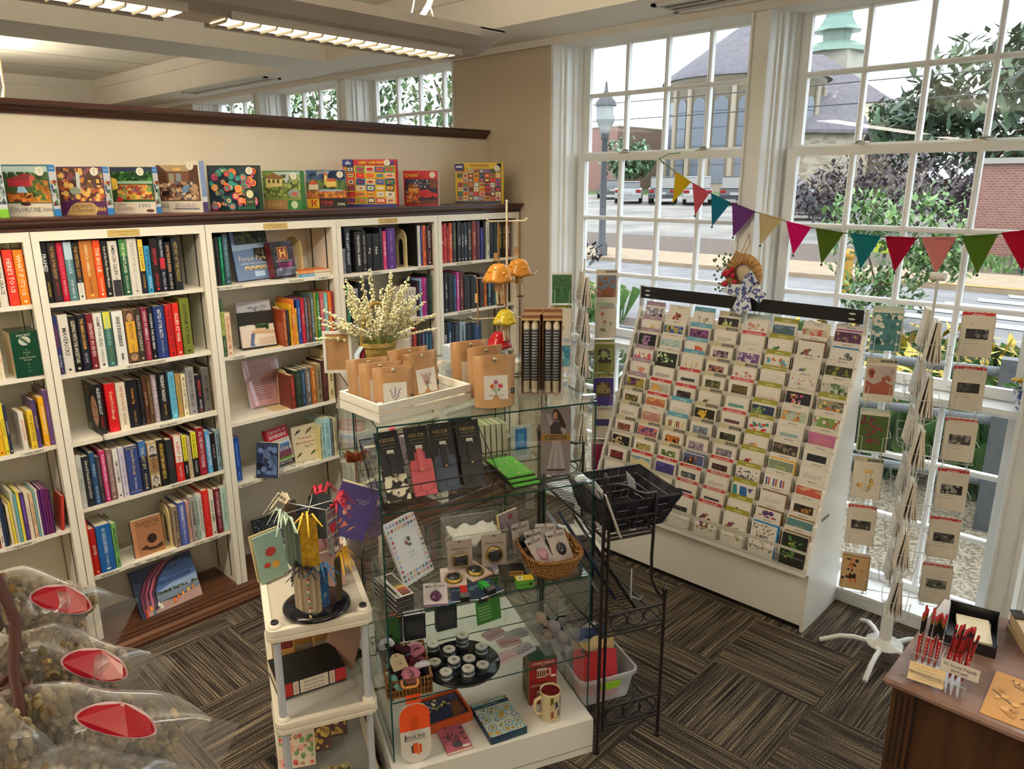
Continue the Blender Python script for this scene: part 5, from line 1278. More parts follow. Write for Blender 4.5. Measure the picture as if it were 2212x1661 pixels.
def sheet(g, x0, x1, y0, y1, z0, z1):
    d = (x1 - x0, y1 - y0, z1 - z0); t = d.index(min(d)); ks = {c: 'glass_edge' for i, c in enumerate('xyz') if i != t}; ks.update({c.upper(): 'glass_edge' for i, c in enumerate('xyz') if i != t})
    return g.box(x0, x1, y0, y1, z0, z1, 'case_glass', ks)
def glass_case(y0, lab, shelves, base=True, w=.82, d=.46):
    r = empty('display_case', CP(0, y0, 0), A65, lab, 'display case')
    if base: G().box(-.012, w - .004, -.055, d, 0, .16, 'case_base').box(-.012, w - .004, -.056, -.0551, .03, .034, '#8a8882').build('base', r)
    zb = .163 if base else 0.
    sheet(G(), 0, w, 0, d, 1.494, 1.5).build('glass_top', r)
    for x in (0, w - .006): sheet(G(), x, x + .006, .004, d - .004, zb, 1.493).build('glass_side', r)
    if base:
        g = G(); sheet(g, .007, w - .007, d - .006, d, zb, 1.493); g.build('glass_back', r)
    for z in shelves: sheet(G(), .008, w - .008, .003, d - .012, z - .006, z - .0004).build('glass_shelf', r)
    g = G()
    for x in (.008, w - .02):
        for z in shelves:
            for yy in (.03, d - .05): g.box(x, x + .012, yy, yy + .012, z - .014, z - .0062, '#a8acac/m')
    g.build('shelf_pin', r)
    for x, y in ((-.004, d - .05), (w - .05, d - .05), (w - .04, .25), (w - .03, .03)):
        G().prism([(x + .02 + .03 * cos(t * pi / 6), y + .02 + .014 * sin(t * pi / 6)) for t in range(12)], 1.4985, 1.514, '#c0c4c4/m', 'z').build('corner_clip', r)
    return r
glass_case(0, 'tall glass display case full of gifts on a white plinth, in the middle of the shop', (Z1, Z2, Z3))
glass_case(.50, 'second glass display unit standing right behind the gift case', (1.1, .7, .3))
# ---- kraft pouches, crate, vase
noise_mat('kraft', [(.3, '#8f6b45'), (.5, '#a17a50'), (.7, '#ab8559')], 9, 4, .6, .25, bscale=26)
noise_mat('white_wash', [(.3, '#d3ccc0'), (.6, '#e0dace'), (.75, '#c3b9a8')], 8, 4, .6, 0, (1, 1, 8))
cr = empty('slatted_crate', CP(.015, .02, ZT), A65 + rad(22), 'white slatted wooden crate of kraft pouches on top of the glass case', 'crate')
cw, cd, ch = .40, .25, .066
for z0 in (.002, .036):
    for nm, bx in (('slat', (0, cw, 0, .009)), ('slat', (0, cw, cd - .009, cd)), ('slat', (0, .009, .0095, cd - .0095)), ('slat', (cw - .009, cw, .0095, cd - .0095))):
        G().box(bx[0], bx[1], bx[2], bx[3], z0, z0 + .028, 'white_wash').build(nm, cr)
for x in (.0095, cw - .0245):
    for y in (.0095, cd - .0245): G().box(x, x + .015, y, y + .015, .001, ch, 'white_wash').build('corner_post', cr)
G().box(.026, cw - .026, .0095, cd - .0095, .001, .006, 'white_wash').build('floor_board', cr)
def pouch(x, y, z, w, h, lab, rz=0., rx=0., art_=None, open_=.045, side=True):
    g = G(); n = 8; T = []
    for i in range(n + 1):
        t = i / n; dep = .03 * (1 - t) ** .7 + .003; wd = w / 2 * (.94 + .06 * t); T.append([(-wd, 0, h * t), (-wd * .5, -dep * .9, h * t), (0, -dep, h * t), (wd * .5, -dep * .9, h * t), (wd, 0, h * t), (wd * .5, dep * .9, h * t), (0, dep, h * t), (-wd * .5, dep * .9, h * t)])
    v = [p for r in T for p in r]; f = [(i * 8 + j, i * 8 + (j + 1) % 8, (i + 1) * 8 + (j + 1) % 8, (i + 1) * 8 + j) for i in range(n) for j in range(8)]
    g.add(v, f, 'kraft', True); g.poly(T[0][::-1], 'kraft'); g.poly(T[-1], 'kraft')
    o = put(g, 'kraft_pouch', x, y, z, lab, 'pouch', rz, rx, 'kraft pouches on the glass case')
    q = G(); q.lathe([(.004, 0), (.007, .0015), (.0075, .003), (.003, .003)], '#c8bca0/m', 14); q.at()
    e = q.build('eyelet', o, (0, -.0085, h * .93), (pi / 2, 0, 0))
    lw = w * .56; q = G().box(-lw / 2, lw / 2, -.0008, 0, 0, lw, '#d5d2cc')
    P = Pic(q, (-lw / 2, -.0008, 0), (1, 0, 0), (0, 0, 1), lw, lw)
    if art_ == 'lavender':
        for i, s in enumerate((-.2, 0, .2)):
            P.line([(.5, .2), (.5 + s, .78 - abs(s) * .4)], .0012, '#5a6a5a')
            for j in range(6): P.ell(.5 + s * (.5 + j * .1) + (.02 if j % 2 else -.02), .42 + j * .07 - abs(s) * .3, .025, .03, '#54508a', 7)
        P.text('lavender', .5, .13, .011, '#4a4a50', .06)
    elif art_ == 'sprig':
        for i in range(5):
            x1 = .25 + i * .12; P.line([(.5, .18), (x1, .85 - .08 * (i % 2))], .0012, '#6a6a4a')
            for j in range(6): P.ell(.5 + (x1 - .5) * (.35 + j * .12) + .02 * (-1) ** j, .4 + j * .075, .024, .03, ['#a84a5c', '#7a3a54', '#b86a74'][j % 3], 7)
        P.text('gratitude', .5, .36, .01, '#7a6a5a', .06)
    elif art_ == 'zinnia':
        for cx, cy, c in ((.5, .72, '#a85a88'), (.34, .56, '#c8642c'), (.68, .56, '#c04058')):
            P.line([(.5, .25), (cx, cy)], .0018, '#4a6a3a'); P.ell(cx, cy, .1, .1, c, 12).ell(cx, cy, .05, .05, shade(c, .75), 9)
        P.poly([(.46, .4), (.3, .36), (.42, .46)], '#4a7a3a').poly([(.54, .4), (.72, .34), (.58, .46)], '#4a7a3a').text('thank you', .5, .17, .012, '#55524c', .07)
    elif art_ == 'plain':
        for j in range(5): P.ell(.8, .3 + j * .09, .03, .03, '#a84a5c', 7)
    q.build('label', o, (0, -.0275, h * .16), (-.062, 0, 0))
    if side and art_ != 'plain':
        q = G().box(0, .026, -.001, 0, 0, .02, '#1a1a1c'); P = Pic(q, (0, -.001, 0), (1, 0, 0), (0, 0, 1), .026, .02); P.text('garden', .5, .65, .006, '#d8d4cc', .022).text('in a bag', .5, .3, .004, '#d8d4cc', .018)
        q.build('side_tag', o, (w / 2 - .03, -.014, h * .24), (0, 0, .35))
    return o
def cr_pt(x, y):
    t = rad(22); return .015 + x * cos(t) - y * sin(t), .02 + x * sin(t) + y * cos(t)
x, y = cr_pt(.105, .06); pouch(x, y, ZT + .008, .145, .158, 'kraft pouch with a lavender label, front of the slatted crate', rad(-4), -.08, 'lavender')
x, y = cr_pt(.095, .125); pouch(x, y, ZT + .008, .15, .165, 'kraft pouch second from the front in the crate, behind the lavender one', rad(-2), -.05, 'plain', side=False)
x, y = cr_pt(.085, .185); pouch(x, y, ZT + .008, .155, .172, 'kraft pouch at the back corner of the crate, behind two others', rad(2), -.03, 'plain', side=False)
x, y = cr_pt(.275, .12); pouch(x, y, ZT + .008, .155, .175, 'kraft pouch with a pink sprig label leaning in the crate', rad(24), -.1, 'sprig')
x, y = cr_pt(.27, .2); pouch(x, y, ZT + .008, .17, .178, 'wide kraft pouch at the back of the crate behind the pink sprig one', rad(16), -.04, 'plain', side=False)
pouch(.445, .075, ZT, .155, .185, 'kraft pouch with a zinnia thank-you label standing on the glass beside the crate', rad(-8), -.06, 'zinnia')
pouch(.46, .215, ZT, .15, .19, 'kraft pouch standing behind the thank-you pouch on the glass', rad(10), -.03, 'plain', side=False)
pouch(.43, .31, ZT, .16, .195, 'kraft pouch at the back edge of the glass top, half hidden', rad(6), -.02, 'plain', side=False)
# glass tray with boxed striped candles
g = G()
for a, b, c, d in ((-.085, .085, -.055, -.051), (-.085, .085, .051, .055), (-.085, -.081, -.0505, .0505), (.081, .085, -.0505, .0505)): g.box(a, b, c, d, .008, .15, 'clear_plastic')
g.box(-.085, .085, -.055, .055, 0, .007, 'clear_plastic'); VX, VY = .665, .165
put(g, 'glass_holder', VX, VY, ZT, 'clear square glass holder of boxed candles on the case top', 'holder', rad(-24))
def rot2(x, y, t): return x * cos(t) - y * sin(t), x * sin(t) + y * cos(t)
noise_mat('candle_box', [(.3, '#6a4630'), (.7, '#7a5438')], 10, 4, .7)
for i, (dx, dy, lab) in enumerate(((-.040, -.02, 'boxed pair of striped candles at the front of the glass holder, beside the pouches'), (.040, -.02, 'boxed pair of striped candles at the front of the glass holder, window side'), (-.03, .025, 'boxed pair of striped candles at the back of the glass holder, beside the pouches'), (.042, .025, 'boxed pair of striped candles at the back of the glass holder, window side'))):
    a, b = rot2(dx, dy, rad(-24)); r = empty('candle_box', CP(VX + a, VY + b, ZT + .0085), A65 + rad(-24), lab, 'candles', 'boxed striped candles')
    H = .30 + (.015 if dy > 0 else 0); w = .07; d = .034
    G().box(-w / 2, w / 2, d / 2 - .002, d / 2, 0, H, 'candle_box').box(-w / 2, -w / 2 + .002, -d / 2, d / 2 - .002, 0, H, 'candle_box').box(w / 2 - .002, w / 2, -d / 2, d / 2 - .002, 0, H, 'candle_box').box(-w / 2 + .002, w / 2 - .002, -d / 2, d / 2 - .002, 0, .003, 'candle_box').box(-w / 2 + .002, w / 2 - .002, -d / 2, d / 2 - .002, H - .012, H, 'candle_box').box(-w / 2 + .002, w / 2 - .002, -d / 2 + .0001, -d / 2 + .001, H - .02, H - .012, '#b8a070').build('carton', r)
    for x in (-.016, .016):
        q = G(); z = .004; q.lathe([(.0115, .004), (.0125, .006), (.0125, .05)], '#d8ceb4', 14, (x, -.001, 0))
        for k in range(18): q.lathe([(.0125, .05 + k * .011), (.0125, .0555 + k * .011)], '#1e1e24', 14, (x, -.001, 0)).lathe([(.0125, .0555 + k * .011), (.0125, .061 + k * .011)], '#8a929c', 14, (x, -.001, 0))
        q.lathe([(.0125, .248), (.0125, .264), (.005, .28), (.0015, .286)], '#d8ceb4', 14, (x, -.001, 0)); q.build('candle', r)
# ---- flower basket, mushroom stand, boxes (rear unit top)
noise_mat('wicker', [(.3, '#7a5a1e'), (.55, '#a88a3c'), (.75, '#c8ac5c')], 60, 2, .6, .6, (1, 1, 2.2), 'wave')
noise_mat('wicker_brown', [(.3, '#5a3414'), (.55, '#96622c'), (.75, '#b88448')], 50, 2, .5, .6, (1, 1, 2.2), 'wave')
r = put(G().lathe([(.05, .004), (.066, .03), (.075, .08), (.078, .105), (.07, .105), (.066, .08), (.05, .012), (0, .012)], 'wicker', 26).lathe([(.05, .004), (0, .004)], 'wicker', 20), 'flower_basket', .17, .79, 1.501, 'round yellow wicker basket of white heather sprays with a tall handle', 'basket')
for z, R in ((.108, .076), (.116, .073)): G().tube([(R * cos(t * pi / 14), R * sin(t * pi / 14), z + .002 * (t % 2)) for t in range(28)], .007, 'wicker', 7, True).build('rim', r)
G().tube([(.073 * cos(t * pi / 12), .073 * .3 * cos(t * pi / 12), .105 + .185 * sin(t * pi / 12)) for t in range(13)], .0075, 'wicker', 8).build('handle', r)
G().tube([(-.075, -.03, .11), (-.1, -.045, .08), (-.105, -.05, .0), (-.1, -.055, -.02)], [.014, .016, .012, .008], '#a8b4bc/c', 8, False, .25).tube([(-.072, -.035, .1), (-.083, -.055, .04), (-.08, -.06, -.01)], [.01, .009, .006], '#8a2a4c/c', 8, False, .3).build('ribbon', r)
q = G().box(-.02, .02, 0, .001, -.045, 0, '#9a7850'); q.box(-.004, .012, -.0008, 0, -.04, -.03, '#d8d4cc'); q.build('paper_tag', r, (.09, -.03, .075), (0, 0, .2))
R = random.Random(21); fl = G(); st = G()
def spray(g, gs, base, tip, n=40, k='#d8cfa8'):
    base, tip = Vector(base), Vector(tip); mid = (base + tip) / 2 + Vector((0, 0, .03)); pts = [base.lerp(mid, t / 6).lerp(mid.lerp(tip, t / 6), t / 6) for t in range(7)]
    gs.tube(pts, .0014, '#7a8a4a', 4)
    for i in range(n):
        t = .42 + .58 * i / n; p = base.lerp(mid, t).lerp(mid.lerp(tip, t), t); s = .006 * (1.15 - .5 * (t - .4)); a = R.uniform(0, 6.3); rr = .010 * (1.25 - t) + .002
        c = p + Vector((rr * cos(a), rr * sin(a), R.uniform(-.003, .003))); g.ball(c, (s, s, s * .8), R.choice([k, '#cfc496', '#e0d8b8']), 5)
for i in range(58):
    a = R.uniform(0, 2 * pi); L = R.uniform(.12, .27); up = R.uniform(.25, 1.0) ** .8
    tip = (L * cos(a) * (1.25 - up * .8) * 1.1, L * sin(a) * (1.25 - up * .8), .11 + L * up * 1.2)
    spray(fl, st, (.04 * cos(a), .04 * sin(a), .09), tip, 26)
for x, y, z in ((-.24, -.05, .22), (-.26, -.03, .16), (-.22, .02, .27), (.27, .02, .22), (.25, -.06, .17), (-.02, 0, .43), (.08, .03, .41), (-.1, .03, .36), (.15, .02, .36)): spray(fl, st, (0, 0, .09), (x, y, z), 46)
o = fl.build('heather_blossom', r); o['kind'] = 'stuff'
st.build('stems', r)
# mushroom ornament tree
MX, MY = .74, .72
r = empty('ornament_stand', CP(MX, MY, 1.501), A65, 'cream metal ornament tree with hooked arms behind the kraft pouches', 'stand')
kk = '#cdbfa4/s'
G().lathe([(.07, 0), (.07, .006), (.01, .01)], kk, 24).build('base', r)
G().tube([(0, 0, .008), (0, 0, .70)], .005, kk, 8).ball((0, 0, .703), .0065, kk, 8).build('pole', r)
for z, t, L in ((.62, .3, .11), (.62, .3 + pi / 2 + .9, .09), (.385, .25, .17), (.385, 1.2, .12), (.20, -.1, .17), (.20, .95, .15)):
    u = (cos(t), sin(t)); G().tube([(-u[0] * L, -u[1] * L, z + .012), (-u[0] * (L - .012), -u[1] * (L - .012), z), (0, 0, z), (u[0] * (L - .012), u[1] * (L - .012), z), (u[0] * L, u[1] * L, z + .012)], .003, kk, 6).build('arm', r)
def mushroom(dx, dy, zc, lab, cap, s=1., legs=True, zt=.62):
    o = empty('mushroom_ornament', CP(MX + dx, MY + dy, 1.501 + zc), A65, lab, 'ornament', 'hanging mushroom ornaments')
    R = random.Random(int(zc * 999) + 3); n = 28; prof = [(0, .062), (.018, .06), (.032, .05), (.042, .03), (.052, .008), (.058, -.004), (.05, -.001), (.03, .012), (0, .02)]
    v = []; 
    for i, (rr, z) in enumerate(prof):
        for j in range(n): t = 2 * pi * j / n; k = 1 + (.07 * sin(5 * t) if 2 < i < 7 else 0); v.append((rr * k * s * cos(t), rr * k * s * sin(t), (z + (.004 * sin(5 * t + 1) if 3 < i < 7 else 0)) * s))
    f = [(i * n + j, i * n + (j + 1) % n, (i + 1) * n + (j + 1) % n, (i + 1) * n + j) for i in range(len(prof) - 1) for j in range(n)]
    g = G().add(v, [q[::-1] for q in f], cap + '/g', True)
    for t, z, rr in ((4, .044, .035), (4.8, .03, .043), (5.5, .042, .036), (5, .054, .024), (3.4, .035, .04), (.4, .04, .037), (1.5, .035, .04)): g.ball((rr * s * cos(t), rr * s * sin(t), z * s), (.0065, .0065, .005), shade(cap, 1.25) + '/g', 8)
    g.build('cap', o)
    if legs:
        b = G().tube([(0, 0, .03 * s), (0, 0, -.02 * s), (0, 0, -.035 * s)], [.014 * s, .016 * s, .018 * s], '#a8844c/s', 10)
        for e in (-1, 1): b.tube([(e * .007, 0, -.03 * s), (e * .009, -.006, -.06 * s), (e * .008 + .004, 0, -.085 * s)], [.007, .006, .005], '#cfc09c/s', 8).ball((e * .008 + .006, -.004, -.088 * s), (.009, .006, .005), '#5a3a24' if lab.find('ink') < 0 else '#1c1a1a', 8)
        b.build('figure', o)
    c = G().tube([(0, 0, .06 * s), (.002, 0, .08), (-.002, .001, (zt - zc) * .6), (0, 0, zt - zc)], [.0035, .004, .0035, .003], '#8a6238', 6)
    c.tube([(.004, 0, .075), (.003, .002, (zt - zc) * .5), (.003, 0, zt - zc - .01)], .002, '#a07848', 5); c.build('twine', o)
    if legs:
        q = G().box(-.009, .009, 0, .001, -.035, 0, '#b08a5c'); q.build('tag', o, (-.014, -.006, .12), (0, .12, 0))
    return o
mushroom(-.05, -.03, .37, 'tan glazed mushroom ornament hanging in front of the pole, long legs below', '#b4782c', 1.2)
mushroom(.07, .035, .385, 'tan glazed mushroom ornament with black shoes hanging on the window side of the pole', '#b4782c', 1.12)
mushroom(-.03, -.06, .19, 'small yellow mushroom ornament hanging low on the ornament tree', '#b8a02c', .95, True, .385)
mushroom(-.03, .02, .07, 'shiny red mushroom ornament hanging lowest on the ornament tree', '#a81c24', 1.05, False, .20)
G().tube([(0, 0, 0), (.003, 0, -.1), (-.003, .002, -.2)], .003, '#8a6238', 6).box(-.014, .004, -.002, -.001, -.1, -.06, '#b08a5c').build('twine_loop', None, CP(MX - .15, MY - .035, 1.88), (0, 0, 0)); tag(bpy.data.objects['twine_loop'], 'loose loop of brown twine with a tag on an ornament tree arm', 'twine')
for i, (dx, lab) in enumerate(((0, 'grey boxed ornament set in the middle of the row behind the pouches'), (-.046, 'white and blue boxed set second in the row behind the pouches'), (-.092, 'white and blue boxed set at the far end of the row behind the pouches'))):
    g = G().box(-.022, .022, -.04, .04, 0, .105, '#8a8c90' if i == 0 else '#a8b4c0', {'Z': '#c0c4c8', 'x': '#8a9cb0'})
    P = Pic(g, (-.022, -.04, 0), (1, 0, 0), (0, 0, 1), .044, .105)
    P = Pic(g, (.022, -.04, 0), (0, 1, 0), (0, 0, 1), .08, .105); P.text('LOVED YOUR COZIES', .5, .8, .005, '#3a3c40', .06).text('NOTE CARD BOXES', .5, .72, .005, '#3a3c40', .05)
    for j in range(4): P.rect(.1 + j * .21, .26 + j * .21, .36, .52, '#c8ccd0').rect(.14 + j * .21, .22 + j * .21, .4, .48, '#6a6c70')
    put(g, 'gift_box', .50 + dx * .3, .60 - dx, 1.501, lab, 'gift box', rad(-62))
g = G()
for a, b, c, d in ((0, .012, 0, .18), (.108, .12, 0, .18), (.012, .108, 0, .012), (.012, .108, .168, .18)): g.box(a, b, 0, .008, c, d, '#d0ccc4')
g.box(.012, .108, .003, .006, .012, .168, 'kraft'); put(g, 'framed_sheet', -.06, .80, 1.501, 'white frame holding a sheet of brown paper beside the heather basket', 'frame', rad(-20))
g = G(); RR = random.Random(3)
for i in range(60): t = RR.uniform(0, 6.3); g.tube([(0, 0, .03), (.05 * cos(t), .02 * sin(t), .04 + RR.uniform(0, .02)), (.09 * cos(t), .03 * sin(t), .03 + RR.uniform(-.02, .02))], .0012, '#d0c4ae', 3)
g.lathe([(.02, 0), (.03, .012), (.026, .032), (0, .036)], '#8a6a4c', 12); put(g, 'feather_ornament', .36, .62, 1.501, 'white feathery ornament in a brown cup behind the kraft pouches', 'ornament')
# inside the rear unit, seen through the glass
for i in range(9):
    c = ['#8a9a6a', '#a8b08a', '#9aa878', '#b8b49a'][i % 4]; g = G().box(0, .02, 0, .12, 0, .17, c, {'y': '#c8c0a8'}); P = Pic(g, (0, 0, 0), (1, 0, 0), (0, 0, 1), .02, .17); P.rect(.1, .9, .06, .2, '#4a7a3a')
    put(g, 'seed_packet', .44 + i * .026, .53, 1.101, 'green-edged packet, %s in the row on the rear glass shelf' % ORD[i], 'packet', 0, -.08, 'packets in the rear glass unit')
g = G().box(0, .09, 0, .002, 0, .16, '#c8d0c8'); P = Pic(g, (0, 0, 0), (1, 0, 0), (0, 0, 1), .09, .16); P.rect(.2, .8, .3, .9, '#2c78b8').rect(.35, .65, .5, .75, '#5aa0d0').rect(.1, .9, .04, .14, '#e0e0dc'); put(g, 'blister_pack', .68, .51, 1.101, 'packet with a bright blue plastic gadget beside the green-edged packets', 'packet', 0, -.05)
for i, (x, w, h, k, ds) in enumerate(((.05, .1, .13, '#c8b8a8', 'cream'), (.16, .02, .2, '#d8606c', 'coral pink'), (.2, .14, .16, '#a89aa0', 'mauve'), (.36, .05, .12, '#d8a0b0', 'pale pink'))):
    g = G().box(0, w, 0, .03, 0, h, k, {'Z': shade(k, 1.1)}); P = Pic(g, (0, 0, 0), (1, 0, 0), (0, 0, 1), w, h); P.specks(14, .1, .9, .1, .9, .012, [shade(k, .7), shade(k, 1.2), '#e0d8d0'], i); put(g, 'gift_box', x, .55, 1.101, '%s gift box on the upper rear glass shelf behind the wallets' % ds, 'gift box', 0, -.04)
# ================================================================= on the glass shelves
def wire_basket():
    g = G(); m = G(); w, d = .40, .17; k = '#1a1718'
    lo = [(0, 0, .006), (w, 0, .006), (w, d, .006), (0, d, .006)]; hi = [(-.02, -.015, .085), (w + .02, -.015, .085), (w + .03, d + .03, .2), (-.03, d + .03, .2)]
    g.tube(lo, .0025, k, 5, True).tube(hi, .003, k, 5, True)
    for a, b in zip(lo, hi): g.tube([a, b], .0025, k, 5)
    def hexwall(a, b, c, e, nu, nv):
        a, b, c, e = map(Vector, (a, b, c, e))
        def P(u, v): return a.lerp(b, u).lerp(e.lerp(c, u), v)
        for i in range(nu):
            for j in range(nv):
                u0 = (i + (.5 if j % 2 else 0)) / nu; du = 1 / nu; dv = 1 / nv; v = j * dv
                q = [(u0, v), (u0 + du / 2, v + dv * .35), (u0 + du / 2, v + dv), ]
                q = [(min(1, max(0, x)), min(1, y)) for x, y in q]; m.tube([P(*t) for t in q], .0008, k, 3)
                q = [(u0, v), (u0 - du / 2, v + dv * .35)]; q = [(min(1, max(0, x)), min(1, y)) for x, y in q]; m.tube([P(*t) for t in q], .0008, k, 3)
    hexwall(lo[0], lo[1], hi[1], hi[0], 9, 2); hexwall(lo[3], lo[2], hi[2], hi[3], 9, 4); hexwall(lo[0], lo[3], hi[3], hi[0], 4, 2); hexwall(lo[1], lo[2], hi[2], hi[1], 4, 2); hexwall(lo[0], lo[1], lo[2], lo[3], 9, 4)
    o = g.build('wire_basket', None, CP(.022, .03, Z1), (0, 0, A65 + rad(4))); tag(o, 'black chicken-wire basket of slim wallets on the upper glass shelf', 'basket'); m.build('wire_mesh', o)
wire_basket()
noise_mat('cow_print', [(.0, '#14120f'), (.47, '#14120f'), (.5, '#cfc6b0'), (1., '#cfc6b0')], 26, 1, .5)
noise_mat('navy_tweed', [(.0, '#2c3444'), (.5, '#39455a'), (.55, '#7a8494'), (1., '#2c3444')], 240, 0, .7, .3, kind='wave', rand=.3)
def wallet(x, y, rz, k, lab, tag2='#141316'):
    r = empty('wallet', CP(x, y, Z1 + .012), A65 + rz, lab, 'wallet', 'slim wallets in the wire basket'); tl = -.55
    def bd(g, n): o = g.build(n, r); o.rotation_euler = (tl, 0, 0); return o
    w, h = .085, .17; c = .012; out = [(-w / 2, 0), (w / 2, 0), (w / 2, h - c), (w / 2 - c, h), (-w / 2 + c, h), (-w / 2, h - c)]
    g = G().prism(out, 0, .012, k, 'y'); bd(g, 'case')
    g = G()
    for i in range(4): g.box(-w / 2 + .003, w / 2 - .003, -.0045 + i * .001, 0, h * .55, h * .66 + i * .018, k if 'print' not in k else '#15131a')
    bd(g, 'card_slots')
    bd(G().box(-.011, .011, -.008, -.0055, h * .5, h + .002, '#1a181a' if k != '#b8505a' else '#c05a62').lathe([(0, 0), (.005, .001)], '#c8a878/m', 10, (0, -.0095, h * .53)).ball((0, -.009, h * .535), .0055, '#c8a878/m', 8), 'strap')
    g = G().box(-.045, .045, -.003, -.001, h - .01, h + .085, tag2).box(-.045, -.02, -.003, -.001, h - .05, h - .0101, tag2).box(.02, .045, -.003, -.001, h - .05, h - .0101, tag2)
    P = Pic(g, (-.045, -.003, h - .01), (1, 0, 0), (0, 0, 1), .09, .095); P.text('KEDZIE', .5, .66, .012, '#b89a5c', .068).text('anything but ordinary', .5, .5, .006, '#a88a50', .055, 0).text('FASHIONABLE WALLET', .5, .36, .004, '#8a8070', .05).rect(.38, .66, .08, .26, '#d8d4cc').text('7.99', .52, .17, .006, '#3a3a3a', .018).ell(.5, .86, .03, .028, '#6a6468', 10); bd(g, 'hang_card')
    return r
wallet(.085, .07, rad(8), 'cow_print', 'cow-print slim wallet on a black card, first in the wire basket')
wallet(.185, .085, rad(2), '#b8505a', 'coral pink slim wallet on a black card in the wire basket')
wallet(.275, .095, rad(0), 'navy_tweed', 'navy tweed slim wallet on a black card in the wire basket')
wallet(.372, .092, rad(-4), '#17171b/s', 'plain black slim wallet at the window end of the wire basket')
wallet(.358, .125, rad(-4), '#221c18/s', 'dark patterned wallet in cellophane behind the plain black one')
# flat green wallets
noise_mat('green_paws', [(.0, '#a84a44'), (.14, '#a84a44'), (.17, '#e0d8c0'), (.21, '#4f9a34'), (1., '#58a43c')], 34, 0, .4, kind='voronoi', rand=.5)
for i, (x, y) in enumerate(((.545, .15), (.54, .17), (.535, .19))):
    g = G().box(-.055, .055, -.1, .1, .005, .011, 'green_paws').box(-.06, .06, -.105, .105, 0, .0048, '#15140f'); put(g, 'flip_wallet', x + .01, y, Z1 + i * .0115, 'green patterned magic wallet, %s in the staggered stack on the upper glass shelf' % ('bottom', 'middle', 'top')[i], 'wallet', rad(4), 0, 'green wallets')
# doll of a poet in a clear pack
g = G().box(-.057, .057, 0, .004, 0, .27, '#8f8588'); P = Pic(g, (-.057, 0, 0), (1, 0, 0), (0, 0, 1), .114, .27)
P.poly([(.2, .06), (.84, .06), (.66, .5), (.4, .5)], '#b8aeb2').poly([(.3, .06), (.42, .06), (.48, .48)], '#a0969c').poly([(.56, .06), (.7, .06), (.56, .48)], '#a0969c').rect(.2, .84, .05, .075, '#2c2428').poly([(.36, .5), (.7, .5), (.74, .72), (.6, .78), (.44, .78), (.3, .7)], '#3a2c34').poly([(.3, .72), (.18, .88), (.24, .9), (.4, .76)], '#b8aeb2').poly([(.7, .72), (.86, .64), (.8, .58), (.66, .66)], '#b8aeb2')
P.ell(.5, .88, .12, .085, '#241814', 14).poly([(.54, .95), (.66, .9), (.86, .7), (.74, .68), (.6, .8)], '#241814').ell(.48, .87, .075, .06, '#c09078', 12).rect(.0, 1, .5, .6, '#a87a3c').rect(.14, .86, .52, .57, '#1c1814').text('EMILY DICKINSON', .5, .545, .009, '#c8a86c', .075, bold=.02).text('POSEABLE POET', .5, .585, .005, '#3a2814', .07)
o = put(g, 'doll_pack', .712, .125, Z1, 'tall clear pack with a dark-haired doll in a grey gown on the upper glass shelf', 'doll pack', rad(-20), -.06)
G().box(-.06, .06, -.022, .006, .0, .0015, 'clear_plastic').box(-.06, .06, -.022, -.0215, .0015, .275, 'clear_plastic').build('blister', o)
g = G().box(-.02, .02, -.012, .012, 0, .012, '#c8d4e0/g').box(-.014, .014, -.008, .008, .0121, .02, '#d0dce8/g'); put(g, 'plastic_clip', .775, .03, Z1, 'small white plastic clip at the end of the upper glass shelf', 'clip')
# ---- second shelf
g = G().box(-.085, .085, 0, .008, 0, .25, '#cfd2d6'); P = Pic(g, (-.085, 0, 0), (1, 0, 0), (0, 0, 1), .17, .25); PC = ['#a83a4c', '#b06a84', '#c8a0b0', '#8a9ac0', '#4a5a9c', '#8aa07a', '#4a6a50', '#c8a070', '#b8a888', '#6a5a54']; R = random.Random(8)
sw = [(.09 + i * .105, y) for i in range(9) for y in (.94, .86, .08, .15)] + [(x, .15 + j * .078) for j in range(9) for x in (.08, .93)]
for i, (x, y) in enumerate(sw): P.poly([(x - .032, y - .022), (x + .03, y - .02), (x + .032, y + .022), (x - .03, y + .02)], R.choice(PC))
for i in range(9): P.ell(.5 + R.uniform(-.08, .08), .6 + R.uniform(-.06, .08), .03, .022, ['#4a6a44', '#3a5438', '#7a2c3c'][i % 3], 6)
P.text('PATCH', .52, .44, .006, '#5a5a5c', .03).rect(.4, .66, .39, .395, '#8a8a8c').rect(.36, .7, .37, .374, '#9a9a9c')
o = put(g, 'planner', .175, .20, Z2 + .012, 'white spiral planner with a border of watercolour swatches on the middle shelf', 'planner', rad(34), -.42)
q = G()
for i in range(24): q.tube([(-.087 + .006 * cos(t * pi / 4), .004 + .008 * sin(t * pi / 4), .006 + i * .0102) for t in range(8)], .0009, '#8a6a5a/m', 4, True)
q.build('spiral', o)
q = G().tube([(.02, -.012, .012), (.02, -.012, 0), (.02, .06, -.004), (.02, .12, -.004), (.02, .05, .13)], .002, '#d0d0cc/s', 5).tube([(.07, -.012, .012), (.07, -.012, 0), (.07, .06, -.004), (.07, .12, -.004), (.07, .05, .13)], .002, '#d0d0cc/s', 5).tube([(.02, -.012, .012), (.07, -.012, .012)], .002, '#d0d0cc/s', 5); tag(q.build('wire_easel', None, CP(.14, .19, Z2 + .0065), (0, 0, A65 + rad(34))), 'white wire easel under the spiral planner', 'easel')
